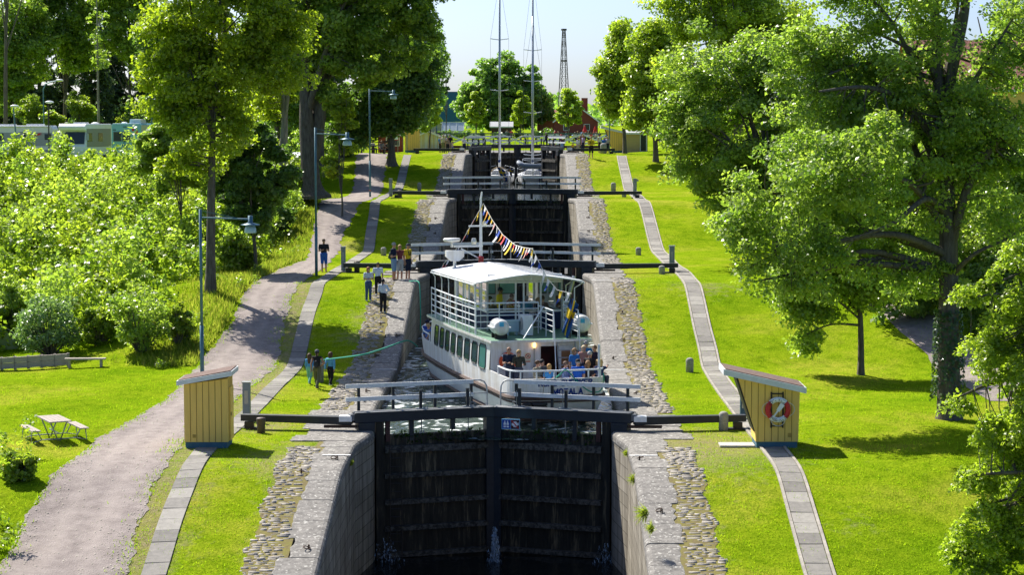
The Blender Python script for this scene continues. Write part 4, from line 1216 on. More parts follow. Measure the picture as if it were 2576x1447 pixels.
# upper deck rails
def deck_edge(y, s): return side_x(y, s) * .985 + s * .05
path = [(deck_edge(y, -1), y) for y in np.linspace(13.6, 5.2, 9)]
cross = [(x, 5.15) for x in np.linspace(-1.9, .55, 4)][1:]
for nm, pts in (("port_railing", path + cross), ("starboard_railing", [(deck_edge(y, 1), y) for y in np.linspace(13.6, 5.2, 9)] + [(1.62, 5.15)])):
    m = MB()
    for z in (.26, .52, .78, 1.03, 1.28): m.tube([(x, y, DK + z) for x, y in pts], .034 if z > 1.1 else .024, 6)
    for x, y in pts: m.tube([(x, y, DK), (x, y, DK + 1.28)], .024, 6)
    m.build(nm, M_RAIL, boat)
m = MB()
for x in (.58, 1.6):
    for z in (.28, .50, .72, .94, 1.14): m.tube([(x, 5.15, DK + z), (x, 2.85, DK + z)], .026 if z > 1.1 else .017, 6)
    for y in (4.0, 2.85): m.tube([(x, y, DK), (x, y, DK + 1.14)], .022, 6)
    m.tube([(x, 2.85, DK + 1.14), (x, 2.75, DK + .9), (x, 2.35, .95)], .022, 6)
m.build("stair_railing", M_RAIL, boat)
m = MB()
for x in (.72, 1.46): m.bar((x, 2.85, DK), (x, 2.15, .46), .03, .10)
for k in range(7):
    t = (k + .5) / 7.5; m.box((1.09, 2.85 - .70 * t, DK - (DK - .46) * t), (.72, .16, .03))
m.build("stair", M_STEEL, boat)
# roof
ER, RR = 4.74, 5.06
m = MB(); y0, y1 = 5.2, 12.9
ridge = .2
for y in (y0, y1): pass
xl0, xr0 = -2.05, 2.5; xl1, xr1 = -2.36, 2.5
T_ = .05
def roofpt(u, y):                 # u -1..1
    t = (y - y0) / (y1 - y0); xl = xl0 + (xl1 - xl0) * t; xr = xr0 + (xr1 - xr0) * t
    x = ridge + (u * (xr - ridge) if u > 0 else -u * (xl - ridge))
    return (x, y, RR - abs(u) ** 1.25 * (RR - ER))
for dz in (0, -T_):
    P = [[(lambda p: (p[0], p[1], p[2] + dz))(roofpt(u, y)) for u in np.linspace(-1, 1, 9)] for y in (y0, y1)]
    m.grid(P if dz else P[::-1])
for y in (y0, y1):
    for u in np.linspace(-1, 1, 9)[:-1]:
        a = roofpt(u, y); b = roofpt(u + .25, y); m.add([a, b, (b[0], b[1], b[2] - T_), (a[0], a[1], a[2] - T_)], [(0, 1, 2, 3)])
for u in (-1, 1):
    a = roofpt(u, y0); b = roofpt(u, y1); m.add([a, b, (b[0], b[1], b[2] - T_), (a[0], a[1], a[2] - T_)], [(0, 1, 2, 3)])
m.mi = 1
for k in range(1, 11):
    y = y0 + (y1 - y0) * k / 11
    m.tube([(lambda p: (p[0], p[1], p[2] + .006))(roofpt(u, y)) for u in np.linspace(-.99, .99, 9)], .011, 4)
m.build("roof", [mat("roof_sheet", (.80, .81, .82), .45, (.72, .735, .75), 1.5, 6, .7), M_STEEL], boat)
m = MB()
for s in (-1, 1):
    pts = [(lambda p: (p[0] + s * .04, p[1], p[2] - .10))(roofpt(s, y)) for y in np.linspace(y0 + .1, y1 - .1, 5)]
    m.tube(pts, .03, 6)
    for y in np.linspace(y0 + .15, y1 - .2, 6):
        x = roofpt(s, y)[0] + s * .02; m.tube([(deck_edge(max(y, 5.2), s), y, DK), (deck_edge(max(y, 5.2), s), y, ER - .3), (x, y, ER - .06)], .024, 6)
m.build("roof_post", M_RAIL, boat)
# glazed deckhouse
hx0, hx1, hy0, hy1 = -1.22, 1.95, 6.7, 12.6
wz0, wz1 = DK + .78, ER - .12
fr = MB(); gl = []; nv = MB()
def frame_line(a, b): fr.bar(a, b, .07, .07, up=(.3, .9, .1))
for x in (hx0, -.02, .32, 1.05, hx1): frame_line((x, hy0, DK), (x, hy0, ER + .05))
for x0_, x1_ in ((hx0, .32), (1.05, hx1)):
    frame_line((x0_, hy0, wz0), (x1_, hy0, wz0))
frame_line((hx0, hy0, wz1), (hx1, hy0, wz1))
for s, x in ((-1, hx0), (1, hx1)):
    for y in np.linspace(hy0, hy1, 6): frame_line((x, y, DK), (x, y, ER + .02))
    for z in (wz0, wz1): fr.bar((x, hy0, z), (x, hy1, z), .07, .07)
fr.box(((hx0 + hx1) / 2, hy0, (wz1 + ER + .2) / 2 + .03), (hx1 - hx0, .05, ER + .16 - wz1))
fr.build("deckhouse_frame", M_WHITE2, boat)
def navy(c, d): MB().box(c, d).build("navy_panel", M_NAVY, boat)
navy(((hx0 + .32) / 2, hy0 + .0, (DK + wz0) / 2), (.32 - hx0 - .09, .04, wz0 - DK - .07)); navy(((1.05 + hx1) / 2, hy0, (DK + wz0) / 2), (hx1 - 1.05 - .09, .04, wz0 - DK - .07))
for x in (hx0, hx1):
    for k in range(5):
        ya = hy0 + (hy1 - hy0) * k / 5; yb = hy0 + (hy1 - hy0) * (k + 1) / 5
        navy((x, (ya + yb) / 2, (DK + wz0) / 2), (.04, yb - ya - .09, wz0 - DK - .07))
for x0_, x1_ in ((hx0, -.02), (1.05, hx1)):
    g = MB(); g.add([(x0_, hy0, wz0), (x1_, hy0, wz0), (x1_, hy0, wz1), (x0_, hy0, wz1)], [(0, 1, 2, 3)]); g.build("deckhouse_window", M_GLASS, boat)
for x in (hx0, hx1):
    for k in range(5):
        ya = hy0 + (hy1 - hy0) * k / 5; yb = hy0 + (hy1 - hy0) * (k + 1) / 5
        g = MB(); g.add([(x, ya, wz0), (x, yb, wz0), (x, yb, wz1), (x, ya, wz1)], [(0, 1, 2, 3)]); g.build("deckhouse_window", M_GLASS, boat)
# wheelhouse forward
wh = MB(); wh.box((.15, 13.2, DK + .95), (2.6, .9, 1.9)); wo = wh.build("wheelhouse", M_WHITE, boat)
for x in (-.75, .15, 1.05):
    g = MB(); g.box((x, 12.735, DK + 1.30), (.72, .02, .55)); g.build("window", mat("wheelhouse_glass_%d" % int(x * 10), (.16, .38, .33), .15, spec=.6), wo)
    g = MB(); g.tube([(x - .36, 12.73, DK + 1.02), (x + .36, 12.73, DK + 1.02), (x + .36, 12.73, DK + 1.58), (x - .36, 12.73, DK + 1.58)], .025, 5, closed=True); g.build("frame", M_RUBBER, wo)
# mast with radar, lights
mx, my = .05, 13.6
m = MB(); m.tube([(mx, my, DK + 1.9), (mx, my, 7.8)], [.085, .05], 8); m.tube([(mx, my, 7.8), (mx + .05, my, 8.15)], [.05, .035], 6)
m.bar((mx - .55, my, 6.62), (mx + .62, my, 6.62), .05, .07); m.bar((mx - 1.25, my - .1, 5.72), (mx + .08, my, 5.72), .06, .08); m.bar((mx - .9, my, 5.62), (mx - .05, my, 5.15), .05, .06)
m.build("mast", M_WHITE2, boat)
m = MB(); m.lathe([(.12, 0), (.12, .25), (.08, .3)], (mx - .02, my - .12, 4.98), 10); m.build("red_lantern", mat("red_lantern_glass", (.35, .02, .03), .3), boat)
m = MB(); m.lathe([(.09, -.1), (.13, 0), (.11, .06)], (mx + .16, my - .05, 6.76), 10); m.lathe([(.10, 0), (.13, .12), (.09, .28)], (mx - .32, my, 5.80), 8); m.build("mast_light", mat("lamp_chrome", (.6, .58, .5), .3, metal=.5), boat)
m = MB(); m.lathe([(.10, 0), (.34, .02), (.40, .10), (.36, .17), (.05, .18)], (mx - 1.45, my - .6, 5.95), 14); m.tube([(mx - 1.45, my - .6, 5.72), (mx - 1.45, my - .6, 5.98)], .06, 6); m.build("radar_dome", M_WHITE, boat, smooth=True)
m = MB(); m.tube([(mx - 1.45, my - 1.2, ER), (mx - 1.45, my - 1.2, 5.2)], .07, 8); m.prism([(mx - 1.62, 5.15), (mx - 1.28, 5.15), (mx - 1.05, 5.35), (mx - 1.05, 5.62), (mx - 1.85, 5.62), (mx - 1.85, 5.35)], my - 1.35, my - 1.05); m.build("radar_scanner", M_WHITE, boat)
# liferaft canisters
for k, (x, y, r) in enumerate(((-1.42, 3.15, .32), (2.0, 3.5, .36))):
    m = MB(); c = (x, y, DK + .14 + r)
    m.lathe([(.02, 0), (r * .55, .015), (r * .86, .07), (r, .18), (r, .95), (r * .86, 1.06), (r * .5, 1.12), (.02, 1.13)], c, 22, 'y')
    cn = m.build("liferaft_canister", M_WHITE, boat, smooth=True)
    m = MB(); m.box((x, y + .56, c[2]), (2 * r + .10, 1.0, .04)); 
    for yy in (.3, .5, .68, .85): m.tube([(x + (r + .006) * cos(t), y + yy, c[2] + (r + .006) * sin(t)) for t in np.linspace(0, 2 * pi, 17)[:-1]], .012, 4, closed=True)
    m.build("canister_strap", M_WHITE2, cn)
    m = MB(); m.box((x - .03, y - .0, c[2] + .14), (.17, .03, .17)); m.build("blue_label", mat("label_blue_%d" % k, (.05, .38, .62), .5), cn)
    m = MB()
    for yy in (.25, .85): m.box((x, y + yy, DK + .09), (.5, .06, .18)); m.box((x - .2, y + yy, DK + .17), (.06, .06, .3)); m.box((x + .2, y + yy, DK + .17), (.06, .06, .3))
    m.build("cradle", M_IRON, cn)
# deck gear
m = MB(); m.box((-.12, 4.5, DK + .44), (.38, .78, .80)); m.mi = 1; m.lathe([(.27, 0), (.27, .012)], (-.318, 4.5, DK + .48), 18, 'x'); m.build("heat_pump_unit", [M_WHITE2, mat("fan_grille", (.3, .3, .3), .6)], boat)
m = MB(); m.box((-.62, 4.9, DK + .35), (.52, .4, .42)); m.box((-.62, 4.9, DK + .58), (.58, .44, .05)); m.box((-.8, 4.9, DK + .07), (.05, .3, .14)); m.box((-.44, 4.9, DK + .07), (.05, .3, .14)); m.build("deck_box", mat("deck_box_paint", (.42, .56, .60), .5), boat)
m = MB(); m.tube([(.62, 4.6, DK + 1.15), (-.62, 2.95, DK + .02)], .03, 6); m.build("diagonal_strut", M_RAIL, boat)
m = MB(); m.tube([(1.98, 6.2, DK + .95), (2.35, 6.2, DK + 2.25)], .085, 8); m.build("spar", M_STEEL, boat); m = MB(); m.tube([(1.88, 6.0, DK + .25), (2.2, 6.05, DK + 1.05), (2.38, 6.05, DK + 1.4)], .065, 7); m.build("davit", M_STRAKE, boat)
# tables and chairs inside the deckhouse
for k, (x, y) in enumerate(((.75, 7.4), (-.5, 8.9), (.95, 9.5), (-.4, 11.2), (1.0, 11.3))):
    m = MB(); m.lathe([(.42, 0), (.42, .03)], (x, y, DK + .72), 16); m.tube([(x, y, DK), (x, y, DK + .72)], .03, 6); m.build("deck_table", M_WHITE, boat)
    for a in (0.4, 2.3, 4.2):
        cx_, cy_ = x + .62 * cos(a), y + .62 * sin(a)
        if not (hx0 + .3 < cx_ < hx1 - .25 and hy0 + .3 < cy_): continue
        m = MB()
        m.box((cx_, cy_, DK + .43), (.42, .42, .03))
        for dx in (-.18, .18):
            for dy in (-.18, .18): m.tube([(cx_ + dx, cy_ + dy, DK), (cx_ + dx, cy_ + dy, DK + .43)], .014, 5)
        bx, by = cx_ + .2 * cos(a), cy_ + .2 * sin(a); tx, ty = -sin(a), cos(a)
        for q in np.linspace(-.17, .17, 5): m.tube([(bx + tx * q, by + ty * q, DK + .43), (bx + tx * q, by + ty * q, DK + .82)], .012, 4)
        m.tube([(bx + tx * q, by + ty * q, DK + .82 + .05 * cos(q * 8)) for q in np.linspace(-.2, .2, 5)], .018, 5)
        m.build("deck_chair", M_WHITE, boat)
# stern wall details
m = MB(); m.box((-.35, 3.285, 1.86), (.26, .012, .40)); m.mi = 1; m.tube([(-.35 + .095 * cos(t), 3.272, 1.92 + .095 * sin(t)) for t in np.linspace(0, 2 * pi, 19)[:-1]], .013, 5, closed=True); m.bar((-.42, 3.272, 1.99), (-.28, 3.272, 1.85), .008, .022)
m.mi = 2; m.bar((-.39, 3.274, 1.885), (-.31, 3.274, 1.955), .004, .024); m.mi = 1; m.box((-.35, 3.276, 1.715), (.18, .01, .02)); m.box((-.35, 3.276, 1.685), (.18, .01, .014))
m.build("no_smoking_sign", [mat("sign_cream", (.70, .64, .45), .6), M_SIGNRED, M_SIGNBLACK], boat)
m = MB(); m.lathe([(.05, 0), (.07, .06), (.07, .16), (.04, .2)], (-.10, 3.22, 2.26), 8); m.build("lit_wall_lamp", mat("lit_lamp_glass", (.9, .6, .25), .4, emit=((1.0, .55, .18), 2.2)), boat)
m = MB(); m.tube([(-.10, 3.25, 2.24), (-.10, 3.25, 1.55)], .018, 5); m.sphere((-.10, 3.22, 1.5), .06, 8, 6); m.build("door_hook_chain", M_STEEL, boat)
m = MB(); m.box((-.2, 3.28, 1.25), (.2, .02, .35)); m.build("locker_hatch", M_WHITE2, boat)
m = MB(); m.tube([(1.72, .22, 1.38), (1.72, .22, 2.66)], .05, 8); m.build("flag_socket_pole", M_RAIL, boat)
# fenders
for x in (-1.35, -.72):
    m = MB(); 
    for z in (.30, .44): m.tube([(x + .26 * cos(t), .0 + .24 * sin(t), z) for t in np.linspace(0, 2 * pi, 17)[:-1]], .07, 8, closed=True)
    m.build("tyre_fender", M_RUBBER, boat)
for (x, y) in ((-1.25, .03), (-1.0, 3.26 * 0 + .02)):
    pass
# things on the boat: lifebuoys, flag, bunting, ropes
for x, lab in ((-1.18, "orange lifebuoy on the stern cabin wall behind the bald man"), (1.90, "orange lifebuoy on the stern cabin wall right of the stairs")):
    c = bw(x, 3.2, 1.74); lr, Rm_, rt_ = lifebuoy(c, .37, BA, lab, col=M_BUOYORANGE, group="orange lifebuoys on the boat's stern")
    m = MB()
    for k in range(4):
        a0 = pi / 4 + k * pi / 2; m.tube([(cos(a) * (.30 - .08 * sin(2 * (a - a0))), -.03, sin(a) * (.30 - .08 * sin(2 * (a - a0)))) for a in np.linspace(a0, a0 + pi / 2, 7)], .009, 4)
    m.build("grab_rope", M_STRAKE, lr)

def flag(px0, py0, px1, py1, Y, staff_top, staff_base, wid, label, ln):
    """Swedish flag hanging from a staff"""
    st_ = at(*staff_top, Y); sb = at(*staff_base, Y)
    root = thing("swedish_flag", label, "flag", sb, 0, "Swedish flags on the boats")
    MB().tube([sb, st_], .024, 7).build("flagstaff", M_STRAKE, root, world_=True)
    a = at(px0, py0, Y); b = at(px1, py1, Y); d = b - a
    nu, nv = 18, 12; M2 = MB(); 
    verts = []
    for i in range(nu + 1):
        t = i / nu
        for j in range(nv + 1):
            q = j / nv
            base = a + d * t
            off = Vector((wid * (q - .12) * (1 - .25 * t), .10 * sin(q * 9 + t * 4), -.18 * q + .06 * sin(t * 7 + q * 5)))
            verts.append(tuple(base + off))
    fb = []; fy = []
    for i in range(nu):
        for j in range(nv):
            q = (i * (nv + 1) + j, (i + 1) * (nv + 1) + j, (i + 1) * (nv + 1) + j + 1, i * (nv + 1) + j + 1)
            (fy if (5 <= i <= 8 or 5 <= j <= 6) else fb).append(q)
    M2.add(verts, fb); M2.mi = 1
    M2.f += [list(q) for q in fy]; M2.m += [1] * len(fy)
    M2.build("flag_cloth", [M_FLAGB, M_FLAGY], root, smooth=True, world_=True)
M_FLAGB = mat("flag_blue", (0.01, 0.07, 0.25), 0.85); M_FLAGY = mat("flag_yellow", (0.80, 0.52, 0.01), 0.85)
flag(1437, 752, 1415, 838, 81.3, (1439, 738), (1434, 850), .34, "blue and yellow flag drooping from a staff at the boat's stern rail", 1)

# bunting
def bunting():
    pts = [(1109, 677, 91.5), (1117, 662, 91.5), (1131, 650, 91.4), (1164, 604, 91.2), (1190, 557, 91.1), (1216, 512, 91.0), (1238, 553, 89.6), (1265, 591, 88.0), (1295, 616, 86), (1319, 623, 84.5), (1340, 626, 83.3), (1357, 662, 82.8), (1377, 701, 82.4), (1402, 730, 82.0), (1439, 739, 81.4)]
    W = [at(*p) for p in pts]
    root = thing("bunting", "string of coloured signal pennants from the boat's mast down to the stern flagstaff", "bunting", W[5], 0)
    MB().tube(W, .014, 5).build("line", M_ROPEW, root, world_=True)
    cols = {'y': (.75, .50, .03), 'w': (.72, .70, .70), 'b': (.03, .08, .42), 'r': (.62, .06, .07), 'p': (.75, .42, .38), 'o': (.80, .30, .06)}
    M_ = {k: mat("pennant_" + n_, c, .85) for (k, c), n_ in zip(cols.items(), ("yellow", "white", "blue", "red", "pink", "orange"))}
    seq = ["rw", "wr", "rwb", "wb", "rb", "yb", "rw", "yy", "yy", "wb", "oy", "yb", "yw", "pw", "wb", "bw", "oo", "rr", "bw", "ww", "yy", "ry", "wy", "wb", "wb", "yw", "pp", "wr", "yw", "wb", "bw", "ww", "wb", "ww", "yb", "ww"]
    cum = [0]
    for i in range(len(W) - 1): cum.append(cum[-1] + (W[i + 1] - W[i]).length)
    rr = random.Random(5); n = len(seq)
    for k, cc in enumerate(seq):
        t = cum[-1] * (k + .5) / n
        i = max(j for j in range(len(cum)) if cum[j] <= t); i = min(i, len(W) - 2)
        p = W[i].lerp(W[i + 1], (t - cum[i]) / (cum[i + 1] - cum[i])); d = (W[i + 1] - W[i]).normalized()
        ln = rr.uniform(.34, .66); w = rr.uniform(.13, .22); lean = rr.uniform(-.45, -.12); tri = rr.random() < .55
        m = MB(); K = 6; rowsv = []
        for a in range(K + 1):
            tt = a / K; c = p + Vector((lean * ln * tt * (0.7 + .5 * tt), .06 * sin(tt * 5 + k), -ln * tt * (1 - .12 * tt)))
            ww = w * ((1 - tt * .92) if tri else (1 - .25 * tt))
            rowsv.append((c - d * ww / 2 + Vector((0, .03 * sin(tt * 7 + k * 2), 0)), c, c + d * ww / 2 + Vector((0, -.03 * cos(tt * 6 + k), 0))))
        vs = [v for r_ in rowsv for v in r_]
        h_ = len(cc)
        for a in range(K):
            m.mi = min(h_ - 1, int(a / K * h_))
            o = a * 3
            for j in (0, 1): m.f.append([o + j, o + j + 1, o + j + 4, o + j + 3]); m.m.append(m.mi)
        m.v = [tuple(v) for v in vs]
        m.build("pennant", [M_[c] for c in cc], root, world_=True, smooth=True)
    return root
bunting()
bp_ = at(1340, 700, 83.3)
m = MB(); m.tube([bl(at(1336, 704, 83.6)), bl(at(1340, 625, 83.3))], .022, 6); m.build("bunting_pole", M_RAIL, boat)

M_ROPEG = mat("green_rope", (0.02, 0.24, 0.17), .85, (0.03, .32, .22), 20, 3, .7); M_ROPER = mat("red_rope", (.40, .07, .07), .9); M_ROPEN = mat("hemp_rope", (.35, .29, .2), .9)
def rope(name, label, pts, r, m_, m2=None):
    o = MB(); n = len(pts); P = []
    for i in range(n - 1):
        a = pts[max(i - 1, 0)]; b = pts[i]; c = pts[i + 1]; d = pts[min(i + 2, n - 1)]
        for k in range(8):
            t = k / 8; P.append(0.5 * ((2 * b) + (c - a) * t + (2 * a - 5 * b + 4 * c - d) * t * t + (3 * b - a - 3 * c + d) * t ** 3))
    P.append(pts[-1]); o.tube(P, r, 6)
    ob = o.build(name, m_, smooth=True); return tag(ob, label, "rope", "mooring ropes of the boat")
b0 = G(803, 962); b0.z += .95
e0 = Vector((-4.72, 84.3, 0.0)); e0 = atz(1010, 866, float(prof(86.5)) + .12)
rope("mooring_rope", "green rope running from the stone bollard across the left grass to the boat's bow", [b0, at(905, 894, 81.6), at(950, 882, 84), at(985, 870, 86), at(1018, 858, 87.5), at(1034, 860, 89), at(1050, 872, 92)], .032, M_ROPEG)
rope("mooring_rope", "green rope hanging down the shaded left lock wall above the bow", [at(1030, 708, 108), at(1050, 708, 106.5), at(1056, 722, 106), at(1058, 790, 105.6), at(1057, 832, 105.6)], .03, M_ROPEG)
rope("mooring_rope", "green rope slung along the boat's stern lettering", [bw(-.1, .6, 1.2), bw(.15, .15, 1.55), bw(.35, -.03, 1.72), bw(.75, -.08, 1.30), bw(1.15, -.08, .95), bw(1.45, -.07, .84), bw(1.72, -.02, .90), bw(1.92, .25, 1.15), bw(1.98, .5, 1.5)], .026, M_ROPEG)
rope("mooring_rope", "dark rope looped over the stern rail beside the bald man", [bw(-1.62, .95, 1.72), bw(-1.72, .80, 1.3), bw(-1.76, .75, .8), bw(-1.70, .62, .45)], .02, M_STRAKE)
rope("mooring_rope", "thin hemp line hanging from the stern rail with a knot", [bw(-.52, .0, 1.70), bw(-.54, -.06, 1.3), bw(-.58, -.06, .9), bw(-.62, -.07, .78)], .016, M_ROPEN)
# ================================================================== people (implicit surface -> one continuous body mesh each)
def surface_net(fn, lo, hi, h):
    n = np.maximum(np.ceil((np.array(hi) - np.array(lo)) / h).astype(int) + 1, 3)
    ax = [lo[i] + h * np.arange(n[i]) for i in range(3)]
    X, Y, Z = np.meshgrid(*ax, indexing='ij')
    D = fn(np.stack([X, Y, Z], -1))
    S = D < 0
    c = [S[a:n[0] - 1 + a, b:n[1] - 1 + b, d:n[2] - 1 + d] for a in (0, 1) for b in (0, 1) for d in (0, 1)]
    cnt = sum(x.astype(int) for x in c)
    act = (cnt > 0) & (cnt < 8)
    idx = -np.ones(act.shape, int); idx[act] = np.arange(act.sum())
    I = np.argwhere(act)
    acc = np.zeros((len(I), 3)); w = np.zeros(len(I))
    corners = [(a, b, d) for a in (0, 1) for b in (0, 1) for d in (0, 1)]
    for p in range(8):
        for q in range(p + 1, 8):
            A, B = np.array(corners[p]), np.array(corners[q])
            if np.abs(A - B).sum() != 1: continue
            da = D[tuple((I + A).T)]; db = D[tuple((I + B).T)]
            m = (da < 0) != (db < 0)
            t = np.where(m, da / np.where(m, da - db, 1), 0)[:, None]
            acc += np.where(m[:, None], A + (B - A) * t, 0); w += m
    V = (I + acc / np.maximum(w, 1)[:, None]) * h + np.array(lo)
    F_ = []
    for axis in range(3):
        a1, a2 = (axis + 1) % 3, (axis + 2) % 3
        sl0 = [slice(None)] * 3; sl1 = [slice(None)] * 3
        sl0[axis] = slice(0, n[axis] - 1); sl1[axis] = slice(1, n[axis])
        ch = S[tuple(sl0)] != S[tuple(sl1)]
        E = np.argwhere(ch)
        E = E[(E[:, a1] > 0) & (E[:, a2] > 0) & (E[:, a1] < n[a1] - 1) & (E[:, a2] < n[a2] - 1)]
        if len(E) == 0: continue
        o1 = np.zeros(3, int); o1[a1] = 1; o2 = np.zeros(3, int); o2[a2] = 1
        q = np.stack([idx[tuple((E - o1 - o2).T)], idx[tuple((E - o2).T)], idx[tuple(E.T)], idx[tuple((E - o1).T)]], -1)
        fl = S[tuple(E.T)]
        q[~fl] = q[~fl][:, ::-1]
        F_.append(q)
    if not F_: return V, np.zeros((0, 4), int)
    F_ = np.concatenate(F_); F_ = F_[(F_ >= 0).all(1)]
    return V, F_

def cap(P, a, b, ra, rb):
    a = np.array(a, float); b = np.array(b, float); ab = b - a
    t = np.clip(((P - a) @ ab) / max(ab @ ab, 1e-9), 0, 1)
    return np.linalg.norm(P - a - t[..., None] * ab, axis=-1) - (ra + (rb - ra) * t)
def ell(P, c, r):
    r = np.array(r, float); q = (P - np.array(c)) / r
    k = np.linalg.norm(q, axis=-1); return (k - 1) * r.min()
def smin(a, b, k):
    h = np.clip(0.5 + 0.5 * (b - a) / k, 0, 1); return b + (a - b) * h - k * h * (1 - h)

def joints(pose, H_, arms, fem, rr):
    """joint positions in metres; the figure faces -y"""
    J = {}
    sitting = pose == 'sit'
    hip = 0.47 if sitting else 0.525 * H_
    lean = {'lean': -0.16, 'bend': -0.22}.get(pose, -0.0)
    def up(z, y=0, x=0):
        zz = z * H_ - 0.525 * H_
        return np.array([x * H_, y * H_ + lean * zz, hip + zz])
    sh = 0.102 if fem else 0.116
    J['pelvis'] = np.array([0, 0, hip + .02]); J['waist'] = up(.61, .0); J['chest'] = up(.73, .005); J['neck'] = up(.845, .012); J['head'] = up(.925, -.012)
    for s, n in ((-1, 'l'), (1, 'r')):
        J['sh' + n] = up(.80, .012, s * sh)
        hj = np.array([s * .052 * H_, 0, hip]); J['hip' + n] = hj
        if sitting:
            J['kn' + n] = hj + np.array([s * .03, -.43 * H_ * .57, .0]); J['an' + n] = J['kn' + n] + np.array([0, .02, -.44 + 0.0]); J['an' + n][2] = max(J['an' + n][2], .05)
        elif pose == 'walk':
            sw = s * .13 * H_; J['kn' + n] = hj + np.array([s * .008, -.5 * sw - .02, -.24 * H_]); J['an' + n] = np.array([s * .05, -sw * 1.15 + (.05 if s < 0 else 0), .05 + (.07 if s < 0 else 0)])
        elif pose == 'step':
            if s > 0: J['kn' + n] = hj + np.array([.01, -.01, -.24 * H_]); J['an' + n] = np.array([hj[0], .02, .05])
            else: J['kn' + n] = hj + np.array([-.02, -.17 * H_, -.17 * H_]); J['an' + n] = np.array([hj[0] - .02, -.16 * H_, .11])
        else:
            sp = rr.uniform(.0, .03); J['kn' + n] = hj + np.array([s * sp * .5, -.012, -.24 * H_]); J['an' + n] = np.array([hj[0] + s * sp, .015, .05])
        S = J['sh' + n]; u, f = .172 * H_, .148 * H_
        a = arms[0 if s < 0 else 1] if isinstance(arms, (tuple, list)) else arms
        if a == 'down': e = S + np.array([s * .045, .02, -u]); w = e + np.array([s * .0, -.06, -f])
        elif a == 'swingf': e = S + np.array([s * .04, -.06, -u * .95]); w = e + np.array([0, -.13, -f * .8])
        elif a == 'swingb': e = S + np.array([s * .05, .10, -u * .9]); w = e + np.array([0, .03, -f])
        elif a == 'hip': e = S + np.array([s * .17, .07, -u * .75]); w = np.array([s * .13, -.02, J['pelvis'][2] + .06])
        elif a == 'front': e = S + np.array([s * .05, .0, -u]); w = e + np.array([-s * .13, -.17, .04])
        elif a == 'phone': e = S + np.array([s * .06, -.03, -u * .95]); w = e + np.array([-s * .14, -.16, .05])
        elif a == 'cross': e = S + np.array([s * .06, -.02, -u * .95]); w = e + np.array([-s * .22, -.15, .03])
        elif a == 'mouth': e = S + np.array([s * .06, -.13, -u * .7]); w = J['head'] + np.array([s * .05, -.10, -.10])
        elif a == 'lap': e = S + np.array([s * .05, -.04, -u * .95]); w = e + np.array([-s * .06, -f * .92, -.02])
        elif a == 'rail': e = S + np.array([s * .07, -.10, -u * .8]); w = e + np.array([-s * .02, -f * .9, .02])
        elif a == 'up': e = S + np.array([s * .10, -.08, u * .7]); w = e + np.array([s * .02, -.05, f])
        elif a == 'point': e = S + np.array([s * .10, -.16, -.02]); w = e + np.array([s * .1, -f, .05])
        J['el' + n] = e; J['wr' + n] = w
        d = w - e; d = d / np.linalg.norm(d); J['ha' + n] = w + d * .045 * H_ / 1.7
    return J

